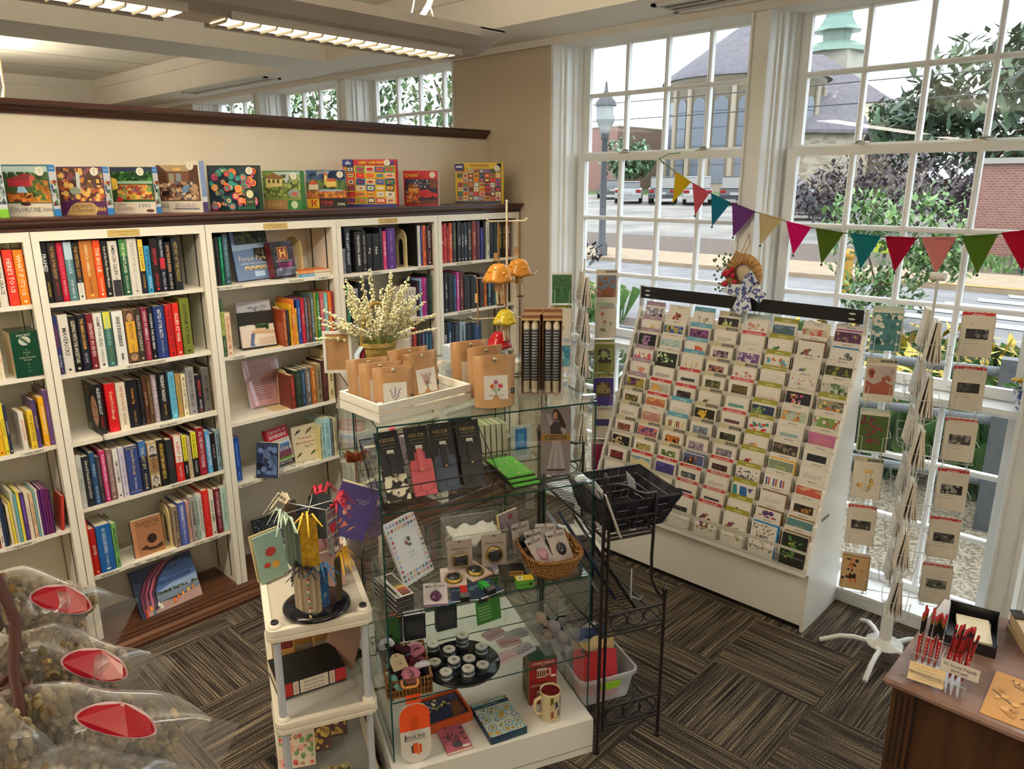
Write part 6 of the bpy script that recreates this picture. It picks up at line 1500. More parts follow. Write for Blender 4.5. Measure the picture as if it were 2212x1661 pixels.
for i in range(6):
    r = empty('paint_palette', CP(.05 + .003 * (i % 2), .10, Z2 + .0015 + i * .0105), A65 + rad(14), 'watercolour tin, %s from the bottom of the stack at the corner of the middle shelf' % ORD[i], 'paint set', 'stack of watercolour tins')
    G().box(-.035, .035, -.09, .09, 0, .0085, '#16181e/s', {'Z': '#c0bcb8'}).box(-.037, .037, -.092, .092, .003, .005, '#8a8c90/m').build('tin', r)
    if i == 5:
        g = G()
        for j, c in enumerate(['#5a2018', '#6a241c', '#8a3420', '#b04a24', '#c8a82c', '#7a6a24', '#3a4420', '#2c3420', '#24281c', '#2c2018', '#30201c', '#241a18']): g.box(-.006, .03, -.08 + j * .0135, -.07 + j * .0135, .0086, .0095, c)
        g.box(-.03, -.016, -.085, .085, .0086, .0092, '#8a8684').box(-.026, -.022, -.06, .02, .0093, .013, '#1a1a1c'); g.build('paint_pans', r)
# clear bin of white bags
r = empty('clear_bin', CP(.32, .25, Z2), A65 + rad(-3), 'clear acrylic bin of folded white bags behind the round packs on the middle shelf', 'bin')
g = G(); w, d, h = .24, .19, .135
g.box(0, w, 0, .003, 0, h, 'acrylic').box(0, w, d - .003, d, 0, h, 'acrylic').box(0, .003, .0032, d - .0032, 0, h, 'acrylic').box(w - .003, w, .0032, d - .0032, 0, h, 'acrylic').box(.0032, w - .0032, .0032, d - .0032, .001, .004, 'acrylic').tube([(0, 0, h), (w, 0, h), (w, d, h), (0, d, h)], .0016, '#b8bcb8', 4, True).build('walls', r)
RR = random.Random(12)
for i in range(3):
    g = G(); nx, ny = 14, 9; vs = [(.016 + (w - .032) * a / nx + .003 * sin(b * 2 + i), .014 + (d - .028) * b / ny, .02 + i * .035 + .012 * sin(a * 1.3 + i * 2) * cos(b * 1.1) + RR.uniform(0, .008)) for b in range(ny + 1) for a in range(nx + 1)]
    fs = [(b * (nx + 1) + a, b * (nx + 1) + a + 1, (b + 1) * (nx + 1) + a + 1, (b + 1) * (nx + 1) + a) for b in range(ny) for a in range(nx)]
    n = len(vs); vs2 = vs + [(x, y, z - .01) for x, y, z in vs]; g.add(vs2, fs + [tuple(n + q for q in f[::-1]) for f in fs], '#c4beb4/c', True)
    tag(g.build('folded_bag', None, CP(.32, .25, Z2 + .001), (0, 0, A65 + rad(-3))), 'folded white bag, %s layer in the clear bin' % ('bottom', 'middle', 'top')[i], 'bag', 'white bags in the clear bin')
def blister(x, y, z, w, h, lab, rz, rx, k, words, thing, foot=None, hk='#1a1a1c', grp='carded gadgets on the middle shelf'):
    g = G().box(-w / 2, w / 2, 0, .0012, 0, h, k); P = Pic(g, (-w / 2, 0, 0), (1, 0, 0), (0, 0, 1), w, h)
    P.poly([(.42, .93), (.58, .93), (.55, .96), (.5, .975), (.45, .96)], '#3a3634')
    for t, u, v, s, c, f in words: P.text(t, u, v, s, c, f, bold=.015)
    if foot: P.rect(0, 1, 0, .06, foot)
    o = put(g, 'carded_gadget', x, y, z, lab, 'gadget', rz, rx, grp); thing(o, w, h, P); return o
def pill(shape, met, face_):
    def f(o, w, h, P):
        P.rect(.04, .18, .78, .97, '#1a1816').text('W', .11, .9, .008, '#d8d4cc').text('K', .11, .82, .008, '#d8d4cc').ell(.82, .9, .1, .07, '#b09a5c', 10).text('Easy to take on the go', .5, .06, .005, '#3a3634', w * .7)
        q = G()
        if shape == 'round': q.lathe([(.0, .012), (.028, .012), (.031, .009), (.032, 0), (.034, 0), (.035, .004)], met, 26).lathe([(0, .0135), (.027, .0125)], face_, 22)
        else: q.box(-.031, .031, -.024, .024, 0, .01, met).box(-.027, .027, -.02, .02, .0101, .013, face_)
        q.build('pill_case', o, (0, -.0014, h * .38), (pi / 2, 0, 0)); G().lathe([(.037, 0), (.036, .014), (.028, .02), (0, .021)], 'clear_plastic', 20).build('blister', o, (0, -.0013, h * .38), (pi / 2, 0, 0))
    return f
WK = [('Wellness Keeper', .52, .72, .010, '#2a2622', .085), ('compact pill case', .5, .64, .005, '#6a6460', .06)]
blister(.345, .215, Z2, .1, .13, 'standing pill-case card with a square black lid', rad(-6), -.12, '#a89c94', WK, pill('square', '#b8963c/m', '#15141a/g'))
blister(.485, .205, Z2, .1, .135, 'standing pill-case card with a round black lid, beside the square one', rad(-10), -.12, '#a89c94', WK, pill('round', '#b8963c/m', '#1c1e24/g'))
blister(.285, .105, Z2 + .004, .1, .135, 'pill-case card lying flat with a round lid, nearest the planner', rad(-14), -pi / 2 + .05, '#c8b4a8', WK, pill('round', '#b8963c/m', '#15161c/g'), '#c88a7c')
blister(.41, .125, Z2 + .006, .1, .135, 'pill-case card lying askew with a round lid, in the middle of the shelf', rad(20), -pi / 2 + .08, '#c8b4a8', WK, pill('round', '#b8963c/m', '#15161c/g'), '#c88a7c')
def alarm(c):
    def f(o, w, h, P):
        for s in (-1, 1):
            for i in range(3): P.line([(.5 + s * (.3 + .06 * i) * cos(t), .3 + (.2 + .03 * i) * sin(t)) for t in (-.7, -.35, 0, .35, .7)], .0018, '#2a2628')
        q = G().ball((0, 0, .004), (.021, .027, .014), c + '/g', 16); q.lathe([(.006, .0175), (.005, .019), (0, .019)], shade(c, 1.3) + '/g', 12); q.build('alarm', o, (0, -.002, h * .36), (pi / 2, 0, 0))
        G().tube([(.009 * cos(t * pi / 6), -.004, h * .62 + .009 * sin(t * pi / 6)) for t in range(12)], .0014, '#b8bcc0/m', 5, True).build('key_ring', o)
    return f
MD = [('MAYDAY', .5, .84, .013, '#1c1a1c', .075)]
blister(.185, -.03 + .035, Z2 + .003, .09, .135, 'personal alarm card with a dark purple alarm at the front edge of the shelf', rad(-14), -pi / 2 + .12, '#b8aeb0', MD, alarm('#4a1c3c'), '#5a3460')
def tool(c):
    def f(o, w, h, P):
        P.ell(.62, .86, .12, .08, '#8ab0b8', 12).many([[(.08, .5 - i * .12), (.34, .5 - i * .12), (.34, .53 - i * .12), (.08, .53 - i * .12)] for i in range(4)], '#6a94a0').line([(.75, .3), (.8, .6)], .003, '#5a7aa8')
        q = G().box(-.013, .013, -.03, .032, 0, .02, c + '/g'); 
        for i in range(4): q.box(-.017, .017, -.045 + i * .006, -.041 + i * .006, .0, .024, '#a8acb0/m')
        q.box(-.017, .017, -.046, -.012, 0, .018, '#1a1c20/g'); q.build('multi_tool', o, (-.002, -.0015, h * .42), (pi / 2, 0, 0))
    return f
TK = [('POCKET TOOLKIT', .5, .76, .010, '#8ab4bc', .09)]
blister(.295, -.005, Z2 + .002, .1, .10, 'navy pocket-toolkit card with a red tool', rad(-12), -pi / 2 + .03, '#1c2c48', TK, tool('#b02428'), '#b8bcc0')
blister(.405, -.0, Z2 + .002, .105, .115, 'navy pocket-toolkit card with a green tool', rad(16), -pi / 2 + .03, '#1c2c48', TK, tool('#2c9a34'), '#b8bcc0')
g = G().box(-.036, .036, 0, .002, 0, .115, '#a8a0ac'); P = Pic(g, (-.036, 0, 0), (1, 0, 0), (0, 0, 1), .072, .115); P.rect(.02, .98, .3, .72, '#8a80a4').specks(30, .04, .96, .74, .96, .006, ['#b06a6c', '#6a8a6a', '#c8b8a0'], 2).specks(26, .04, .96, .04, .26, .009, ['#1c1a1c', '#d8d4cc'], 3, True).ell(.5, .5, .3, .16, '#b0a8b4', 14); put(g, 'sticker_pack', .50, .135, Z2 + .004, 'lilac patterned sticker pack lying beside the round pill cases', 'sticker pack', rad(-6), -pi / 2 + .05)
g = G().box(-.05, .05, 0, .014, 0, .12, '#2a2824/s'); P = Pic(g, (-.05, 0, 0), (1, 0, 0), (0, 0, 1), .1, .12); P.rect(.36, .9, .2, .5, '#a87c3c').rect(.4, .86, .25, .45, '#6a4c24'); put(g, 'leather_notebook', .515, .055, Z2 + .016, 'dark leather-look notebook with a brass plate, lying by the yellow box', 'notebook', rad(-12), -pi / 2 + .0)
g = G().box(-.034, .034, -.02, .02, 0, .034, '#4a8a2c', {'Z': '#c8b02c', 'X': '#b8a42c'}); P = Pic(g, (-.034, -.02, 0), (1, 0, 0), (0, 0, 1), .068, .034); P.text('STAMPS', .4, .4, .010, '#2c3c14', .04).ell(.8, .5, .1, .25, '#2c2c1c', 8); P = Pic(g, (-.034, -.02, .034), (1, 0, 0), (0, 1, 0), .068, .04); P.rect(.1, .4, .2, .8, '#d8dcd8').rect(.18, .32, .4, .65, '#4a6a8a'); put(g, 'small_carton', .54, .022, Z2, 'small green and yellow carton beside the wicker basket', 'carton', rad(-8))
# wicker basket of alarms
r = empty('wicker_basket', CP(.69, .125, Z2), A65 + rad(-4), 'oval brown wicker basket of alarm cards on the middle glass shelf', 'basket')
def oval(a, b, n=30): return [(a * (abs(cos(2 * pi * i / n)) ** .7) * (1 if cos(2 * pi * i / n) > 0 else -1), b * (abs(sin(2 * pi * i / n)) ** .7) * (1 if sin(2 * pi * i / n) > 0 else -1)) for i in range(n)]
rows = 9; v = []; n = 30
for j in range(rows):
    t = j / (rows - 1); a, b = .085 + .03 * t, .105 + .035 * t; v += [(x * (1 + .012 * (-1) ** (i + j)), y * (1 + .012 * (-1) ** (i + j)), .002 + .085 * t) for i, (x, y) in enumerate(oval(a, b))]
fs = [(j * n + i, j * n + (i + 1) % n, (j + 1) * n + (i + 1) % n, (j + 1) * n + i) for j in range(rows - 1) for i in range(n)]
G().add(v, fs, 'wicker_brown', True).add([(x * .97, y * .97, z) for x, y, z in v], [f[::-1] for f in fs], 'wicker_brown', True).poly([(x, y, .004) for x, y in oval(.083, .103)], 'wicker_brown').build('body', r)
for z in (.02, .036, .052, .068): G().tube([(x * (1 + (.012 if i % 2 else -.006)), y * (1 + (.012 if i % 2 else -.006)), z) for i, (x, y) in enumerate(oval(.085 + .03 * z / .085 + .001, .105 + .035 * z / .085 + .001))], .0035, 'wicker_brown', 5, True).build('weave', r)
G().tube([(x, y, .089 + .0015 * (i % 2)) for i, (x, y) in enumerate(oval(.117, .142))], .007, 'wicker_brown', 7, True).build('rim', r)
for x, y, z, rz, rx, c, lab in ((.615, .22, .03, 12, -.2, '#1e2228', 'alarm card with a dark alarm standing at the back of the wicker basket'), (.665, .13, .034, 8, -.75, '#1c2a3c', 'alarm card with a dark blue alarm half hidden in the wicker basket'), (.70, .16, .04, -16, -.8, '#1c2430', 'alarm card lying slantwise behind the front pair in the wicker basket'), (.655, .055, .05, 22, -.85, '#b08494', 'alarm card with a pink alarm at the front of the wicker basket'), (.735, .075, .045, 4, -.8, '#2c2e34', 'alarm card with a black marbled alarm at the front of the wicker basket')):
    blister(x, y, Z2 + z, .085, .125, lab, rad(rz), rx, '#b8aeaa', MD, alarm(c), '#c89a9c' if c == '#b08494' else None, grp='alarm cards in the wicker basket')
g = G().box(0, .11, 0, .012, 0, .16, '#8a7a7c', {'x': '#c8b060', 'Z': '#d8ccb0'}); P = Pic(g, (0, 0, 0), (1, 0, 0), (0, 0, 1), .11, .16); P.ell(.6, .85, .12, .08, '#7a3a44', 10); put(g, 'booklet', .56, .30, Z2, 'mauve booklet with yellow page edges standing behind the wicker basket', 'booklet', rad(24), -.2)
# ---- third shelf
r = empty('rattan_tray', CP(.09, .13, Z3), A65 + rad(-6), 'rattan basket with loop handles full of scrunchies on the lower glass shelf', 'basket')
w, d = .165, .23
for z in (.008, .03, .052): G().tube([(-w / 2, -d / 2, z), (w / 2, -d / 2, z), (w / 2, d / 2, z), (-w / 2, d / 2, z)], .0045, 'wicker_brown', 6, True).build('weave', r)
g = G()
for i in range(13):
    for y in (-d / 2, d / 2): g.tube([(-w / 2 + i * w / 12, y, .004), (-w / 2 + i * w / 12, y, .072)], .0025, 'wicker_brown', 5)
for i in range(16):
    for x in (-w / 2, w / 2): g.tube([(x, -d / 2 + i * d / 15, .004), (x, -d / 2 + i * d / 15, .072)], .0025, 'wicker_brown', 5)
g.box(-w / 2, w / 2, -d / 2, d / 2, .002, .005, 'wicker_brown').build('stakes', r)
G().tube([(-w / 2, -d / 2, .074), (w / 2, -d / 2, .074), (w / 2, d / 2, .074), (-w / 2, d / 2, .074)], .0065, 'wicker_brown', 7, True).build('rim', r)
for y in (-d / 2, d / 2):
    s = -1 if y < 0 else 1; G().tube([(-.03, y, .074), (-.03, y + s * .012, .06), (-.02, y + s * .015, .052), (.02, y + s * .015, .052), (.03, y + s * .012, .06), (.03, y, .074)], .0055, '#b8783c', 7).build('handle', r)
RR = random.Random(17); SC = ['#5a8a84', '#a86a7c', '#1c161c', '#3a1c24', '#b88a9c', '#c8c4cc', '#6a9aa8', '#54202c', '#8a4a5c', '#2c2428']; SN = ['teal', 'rose', 'black', 'dark maroon', 'pink', 'pale grey', 'blue-green', 'wine', 'dusky pink', 'charcoal']
for i in range(16):
    px, py = -.05 + .05 * (i % 3), -.08 + .038 * (i // 3); a = RR.uniform(0, 3); c = SC[i % 10]; g = G(); R0 = .024
    pts = [(R0 * cos(t * pi / 12) * (1 + .12 * sin(t * 2.6)), R0 * sin(t * pi / 12) * (1 + .12 * cos(t * 3.1)), .006 * sin(t * pi / 6 + a)) for t in range(24)]
    g.tube(pts, [.011 + .003 * (t % 2) for t in range(24)], c + '/c', 7, True); P_ = Vector((px, py, .05 + .018 * (i % 2) + .012 * (i > 10)))
    q = Matrix.Rotation(A65, 3, 'Z') @ P_; tag(g.build('scrunchie', None, CP(.09, .13, Z3) + q, (RR.uniform(-.7, .7), RR.uniform(-.7, .7), a)), '%s scrunchie, %s row from the front of the rattan basket' % (SN[i % 10], ORD[i // 3]), 'scrunchie', 'scrunchies in the rattan basket')
g = G().prism([(-.03, 0), (.03, 0), (.03, .05), (.012, .068), (-.012, .068), (-.03, .05)], -.0006, .0006, '#b0a084', 'y'); P = Pic(g, (-.03, -.0006, 0), (1, 0, 0), (0, 0, 1), .06, .068); P.ell(.5, .86, .05, .045, '#2a2018', 8).rect(.2, .8, .5, .52, '#6a5a40').rect(.25, .75, .36, .38, '#6a5a40'); put(g, 'price_tag', .06, .07, Z3 + .085, 'cream cardboard tag lying on the scrunchies', 'tag', rad(10), -1.1)
r = put(G().lathe([(.0, .004), (.152, .004), (.155, .008), (.15, .012), (0, .012)], '#14161a/g', 40).lathe([(.06, 0), (.06, .004)], '#14161a', 20), 'lazy_susan', .315, .13, Z3, 'round black turntable of lidded tins on the lower glass shelf', 'turntable')
TINS = [(.227, .235, 2), (.278, .178, 2), (.348, .222, 3), (.209, .146, 1), (.276, .104, 2), (.343, .118, 1), (.405, .147, 2), (.311, .034, 2), (.380, .06, 1), (.226, .045, 2)]
for i, (x, y, n) in enumerate(TINS):
    for j in range(n):
        g = G().lathe([(.024, 0), (.0245, .001), (.0245, .008), (.026, .009), (.0265, .017), (.025, .0185), (0, .0188)], '#9aa0a4/m', 24); top = j == n - 1
        if top:
            P = Pic(g, (-.0245, -.0245, .0188), (1, 0, 0), (0, 1, 0), .049, .049); P.ell(.5, .5, .48, .48, '#c4c0b8', 22); c = ['#6a7a5a', '#3a3434', '#4a5a2c', '#5a6a2c', '#4a3a5a', '#6a3a4c', '#4a6a8a', '#5a6a2c', '#3a4a4c', '#7a8a7a'][i]
            for k in range(6): t = k * 1.05 + i; P.line([(.5 - .1 * cos(t), .5 - .1 * sin(t)), (.5 + .26 * cos(t), .5 + .26 * sin(t))], .0025, c)
        put(g, 'tin', x, y, Z3 + .013 + j * .0192, 'silver %s tin %s, %s stack on the black turntable counting from the scrunchie basket side' % ('lidded' if top else 'lower', 'on top' if top and n > 1 else ('underneath' if not top else 'alone'), ORD[i]) if True else '', 'tin', i * .7, 0, 'round tins on the turntable')
for i, (x, y, rz, c, ds) in enumerate(((.515, .275, 18, '#b09aa0', 'pink'), (.60, .235, 10, '#a8b0b0', 'pale green-edged'), (.545, .195, 2, '#b8a4a4', 'rose'), (.59, .12, 20, '#b0aeb4', 'white and navy'), (.50, .095, 16, '#b8a8ac', 'pale pink'))):
    g = G().prism([(-.05, .01), (-.04, 0), (.04, 0), (.05, .01), (.05, .06), (.03, .07), (-.03, .07), (-.05, .06)], 0, .0015, c, 'z'); P = Pic(g, (-.05, 0, .0015), (1, 0, 0), (0, 1, 0), .1, .07); k = ['#8a4a5c', '#4a7a6a', '#8a3a44', '#1c2448', '#a05a6a'][i]
    P.many([[(.1 + j * .09, .3), (.15 + j * .09, .3), (.17 + j * .09, .42), (.12 + j * .09, .42)] for j in range(9)], k).many([[(.12 + j * .09, .52), (.17 + j * .09, .52), (.19 + j * .09, .6), (.14 + j * .09, .6)] for j in range(8)], shade(k, 1.3)).ell(.5, .86, .03, .04, '#3a3430', 8)
    put(g, 'bracelet_card', x, y - .03, Z3 + .0005 + .0016 * i, '%s beaded bracelet card on the lower shelf, %s from the back of the scatter' % (ds, ORD[i]), 'bracelet card', rad(rz), 0, 'bracelet cards')
r = empty('clear_bin', CP(.645, .055, Z3), A65 + rad(2), 'clear acrylic bin of eye masks at the window end of the lower shelf', 'bin'); w, d, h = .16, .2, .12
G().box(0, w, 0, .003, 0, h * .85, 'acrylic').box(0, w, d - .003, d, 0, h, 'acrylic').box(0, .003, .0032, d - .0032, 0, h, 'acrylic').box(w - .003, w, .0032, d - .0032, 0, h, 'acrylic').box(.0032, w - .0032, .0032, d - .0032, .001, .004, 'acrylic').tube([(0, 0, h * .85), (w, 0, h * .85), (w, d, h), (0, d, h)], .0016, '#a8acac', 4, True).build('walls', r)
for i, (x, y, z, a, b, c) in enumerate(((.69, .12, .05, .4, .5, '#9a8a78'), (.73, .11, .06, -.3, .9, '#8a8490'), (.76, .15, .05, .2, -.6, '#7a7480'), (.70, .18, .07, -.6, .3, '#a8988a'))):
    g = G().ball((-.028, 0, 0), (.032, .007, .024), c + '/c', 12).ball((.028, 0, 0), (.032, .007, .024), c + '/c', 12).tube([(-.055, .004, 0), (-.03, .03, .012), (.03, .03, .012), (.055, .004, 0)], .004, '#1c1a1c/c', 6); tag(g.build('eye_mask', None, CP(x, y, Z3 + z), (a, b, A65 + a * 2)), '%s satin eye mask, %s one in the clear bin' % (['tan', 'grey', 'mauve-grey', 'cream'][i], ORD[i]), 'eye mask', 'eye masks in the clear bin')
for i, (x, y, t, k, tk, lab) in enumerate(((.185, .36, 'civil war', '#20242c', '#c8c8cc', 'dark fact-card box lettered civil war behind the tins'), (.33, .38, 'birds', '#20242c', '#6a8ab8', 'dark fact-card box with a blue lid behind the tins'), (.09, .36, '', '#2a2c30', '#b05a34', 'dark fact-card box with an orange lid behind the scrunchies'))):
    g = G().box(-.045, .045, 0, .035, 0, .12, k, {'Z': tk}); P = Pic(g, (-.045, 0, .12), (1, 0, 0), (0, 1, 0), .09, .035); P.text(t or 'facts', .4, .5, .016, '#20305c', .06, pi, .02).ell(.85, .5, .09, .3, '#7a3a3c', 10); P = Pic(g, (-.045, 0, 0), (1, 0, 0), (0, 0, 1), .09, .12); P.many([[(.1, .2 + j * .06), (.9, .2 + j * .06), (.9, .23 + j * .06), (.1, .23 + j * .06)] for j in range(9)], '#4a4c50'); put(g, 'card_box', x, y, Z3, lab, 'card box', rad(6 * i - 4), 0, 'fact-card boxes')
g = G().box(0, .12, 0, .002, 0, .19, '#3a7a34'); P = Pic(g, (0, 0, 0), (1, 0, 0), (0, 0, 1), .12, .19); P.rect(.1, .5, .5, .95, '#1c2418').rect(.54, .92, .55, .9, '#2c2428').ell(.55, .6, .08, .05, '#a83024', 10).many([[(.08, .1 + j * .07), (.6, .1 + j * .07), (.6, .13 + j * .07), (.08, .13 + j * .07)] for j in range(5)], '#7ab06a'); put(g, 'seed_card', .46, .36, Z3 + .0, 'bright green printed card standing behind the bracelet cards', 'card', rad(10), -.15)
g = G().box(0, .1, 0, .002, 0, .14, '#2c5a28'); P = Pic(g, (0, 0, 0), (1, 0, 0), (0, 0, 1), .1, .14); P.rect(.2, .7, .2, .5, '#14180f').ell(.16, .6, .08, .06, '#4a7a44', 10); put(g, 'seed_card', .0 + .012, .33, Z3, 'dark green printed card at the back corner behind the scrunchies', 'card', rad(-4), -.12)
# ---- plinth
o_ = [(-.055 + .0, .06)] + [(-.055 + .055 - .055 * cos(pi * i / 10), .06 - .055 * sin(pi * i / 10)) for i in range(11)] + [(.055, .21)] + [(.055 * cos(pi * i / 10), .215 + .045 * sin(pi * i / 10)) for i in range(11)]
def cap_shape(w, h, r): return [(-w / 2, r)] + [(-w / 2 + w / 2 - w / 2 * cos(pi * i / 12), r - r * sin(pi * i / 12)) for i in range(1, 12)] + [(w / 2, r), (w / 2, h - r)] + [(w / 2 * cos(pi * i / 12), h - r + r * sin(pi * i / 12)) for i in range(1, 12)] + [(-w / 2, h - r)]
g = G().prism(cap_shape(.115, .24, .05), 0, .003, '#c8c4bc', 'y'); P = Pic(g, (-.0575, 0, 0), (1, 0, 0), (0, 0, 1), .115, .24)
P.poly([(.0, .55), (1, .55), (1, .8)] + [(.5 + .5 * cos(pi * i / 12), .79 + .2 * sin(pi * i / 12)) for i in range(13)], '#d04a18').poly([(.34, .55), (.62, .55), (.62, .72)] + [(.48 + .14 * cos(pi * i / 8), .72 + .06 * sin(pi * i / 8)) for i in range(9)] + [(.34, .72)], '#b8400f').text('BOOK END', .5, .44, .017, '#2a2828', .075, bold=.015).text('THE FULL OF', .5, .51, .006, '#6a6662', .04).rect(.14, .86, .385, .392, '#2a2828').rect(.14, .17, .385, .5, '#2a2828')
P.rect(.4, .56, .16, .33, '#c8501c').rect(.58, .68, .16, .3, '#b8441c').rect(.34, .4, .17, .3, '#2c2a28').rect(.52, .62, .13, .26, '#d06a3c')
o = put(g, 'bookend_pack', .085, -.025, ZB, 'rounded orange and white bookend pack leaning on the glass at the corner of the plinth', 'bookend pack', rad(-3), -.12)
G().box(-.028, .028, -.0005, .003, .24, .275, '#d04a18').box(-.012, .012, -.0012, -.0006, .256, .262, '#2a1a14').build('hang_tab', o)
r = empty('picture_box', CP(.25, .19, ZB), A65 + rad(6), 'shallow orange wooden box with a dark night-sky picture on the plinth', 'box'); w, d = .19, .17
G().box(-w / 2, w / 2, -d / 2, -d / 2 + .01, 0, .04, '#a8441c').box(-w / 2, w / 2, d / 2 - .01, d / 2, 0, .04, '#a8441c').box(-w / 2, -w / 2 + .01, -d / 2 + .0102, d / 2 - .0102, 0, .04, '#a8441c').box(w / 2 - .01, w / 2, -d / 2 + .0102, d / 2 - .0102, 0, .04, '#a8441c').build('tray', r)
g = G().box(-w / 2 + .0105, w / 2 - .0105, -d / 2 + .0105, d / 2 - .0105, .001, .03, '#1c2038'); P = Pic(g, (-w / 2, -d / 2, .03), (1, 0, 0), (0, 1, 0), w, d); P.rect(.08, .92, .1, .5, '#242a4c').specks(30, .1, .9, .5, .9, .008, ['#b8a860', '#3a4a7a', '#c8c090'], 4).poly([(.6, .12), (.92, .2), (.9, .7), (.7, .6)], '#6a4024'); g.build('picture', r)
g = G().box(-.05, .05, 0, .012, 0, .15, '#a85a68', {'x': '#8a3a44', 'y': '#a85a68'}); P = Pic(g, (-.05, 0, 0), (1, 0, 0), (0, 0, 1), .1, .15); P.specks(60, .05, .95, .3, .97, .006, ['#5a4a58', '#7a4a58', '#6a3a48'], 5).ell(.5, .2, .2, .12, '#4a4650', 14).ell(.36, .34, .05, .05, '#4a4650', 3).ell(.64, .34, .05, .05, '#4a4650', 3).rect(.66, .94, .04, .12, '#d8d4cc'); o = put(g, 'notebook', .252, -.045 + .01, ZB + .012, 'dusty pink notebook with a cat in a vase lying on the plinth edge', 'notebook', rad(2), -pi / 2); G().box(-.049, .049, .0022, .0098, -.0004, .149, PAGE).build('page_block', o)
noise_mat('sunflower_print', [(.0, '#1c4a5c'), (.2, '#c8a038'), (.3, '#6a5a24'), (.4, '#c0c4b0'), (.55, '#4a7a9c'), (.7, '#c0c4b0'), (1., '#3c5a34')], 30, 0, .4, kind='voronoi', rand=.9)
g = G().box(-.078, .078, -.105, .105, 0, .034, '#18384c', {'Z': 'sunflower_print'}); P = Pic(g, (-.078, -.105, .034), (1, 0, 0), (0, 1, 0), .156, .21); P.rect(0, 1, .8, .9, '#1c4054').text('NOTE CARDS', .5, .85, .008, '#a8b8b0', .08); put(g, 'stationery_box', .445, .065, ZB, 'teal stationery box with a sunflower pattern lying on the plinth', 'box', rad(4))
r = put(G().lathe([(.0, .003), (.038, .003), (.042, .008), (.042, .12), (.044, .13), (.041, .131), (.038, .12), (.038, .02), (0, .018)], '#c8b890/g', 32).lathe([(.0375, .125), (.0375, .021), (0, .0192)], '#5a1418/g', 28), 'mug', .655, .02, ZB, 'cream mug printed with cowboy boots, red inside, on the plinth', 'mug', rad(0))
G().tube([(-.041, 0, .105), (-.066, -.004, .1), (-.074, -.006, .07), (-.066, -.004, .038), (-.041, 0, .03)], .0075, '#c8b890/g', 10).build('handle', r)
q = G()
for i, (t, z, c) in enumerate(((-1.9, .02, '#8a3c20'), (-1.45, .062, '#2a2c50'), (-1.2, .02, '#5a3a4c'), (-1.95, .085, '#5a5a2c'), (-.9, .075, '#24402c'), (-.6, .03, '#7a2c1c'))):
    bt = [(0, 0), (.02, 0), (.021, .006), (.011, .011), (.011, .034), (.0, .034)]; q.poly([(.0425 * cos(t + a / .042), .0425 * sin(t + a / .042), z + b) for a, b in bt], c)
q.build('boot_prints', r)
for i, lab in enumerate(('lower red mug carton behind the cowboy-boot mug', 'upper red mug carton stacked on the lower one')):
    g = G().box(-.06, .06, -.05, .05, 0, .105, '#8a181c', {'x': '#8a7a58', 'Z': '#24503c'}); P = Pic(g, (-.06, -.05, 0), (1, 0, 0), (0, 0, 1), .12, .105); P.text('COWBOY BOOT', .5, .86, .012, '#d8c8b0', .1, bold=.02).text('MUG', .5, .74, .006, '#d8c8b0', .03).rect(.28, .62, .2, .62, '#cfc0a8').line([(.62, .55), (.76, .55), (.76, .3), (.62, .28)], .006, '#cfc0a8')
    for j in range(4): P.rect(.3 + j * .08, .35 + j * .08, .3, .52, '#5a1c18').rect(.3 + j * .08, .37 + j * .08, .26, .31, '#5a1c18')
    P.rect(.78, .96, .18, .28, '#d8d4cc'); P = Pic(g, (-.06, .05, 0), (0, -1, 0), (0, 0, 1), .1, .105)
    for j in range(4): P.rect(.12 + j * .2, .2 + j * .2, .2, .8, '#2c1c18')
    put(g, 'mug_carton', .665, .155, ZB + i * .1055, lab, 'carton', rad(-6), 0, 'mug cartons')
# ================================================================= the far spinner
FL2 = ['|dk|2c5a34,3c6a44,1c3c28|green and white card, top of the corner spinner beside the candles', 'o:|fl|b08a6a,a07a5a|cream card with brown animals, second down on the corner spinner', '|sk|2c7088,4a8a9c|teal floral card, third down on the corner spinner beside the candles', '|fl|b08a8a|cream card, fourth down on the corner spinner', '|tx|3c5c7c|blue-panel card, fifth down on the corner spinner', '|tx|6a6a88|pale card, bottom of that column on the corner spinner']
FR2 = ['g:THINKING OF YOU|sk|5a6a7c,7a4a34|teddy-bear beach card, top of the window-side column of the corner spinner', 'w:THINKING OF YOU|fl|a8344c,5a7a4a|flower teacup card, second in the window-side column of the corner spinner', 'o:|ph|8a9a6a,2c2a24|olive card with a dog picture, third in the window-side column of the corner spinner|6a7030', 'o:|ph|8a7a4a,4a3a2c|violet card with a small picture, fourth in the window-side column of the corner spinner|34287a', 'w:|tx|3a3470|white card with an indigo panel, fifth in the window-side column of the corner spinner', 'g:|fb|a0285c,8a2450|magenta card, bottom of the window-side column of the corner spinner']
SP2 = spinner(-2.80, 3.56, math.atan2(-3.56, 2.80) + .1, 6, .50, .215, 'white wire card spinner in the corner behind the glass case', {(3, 1): FL2, (1, -1): FR2}, 'corner spinner', top=1.86, R=.135, stack=3, knob=False)
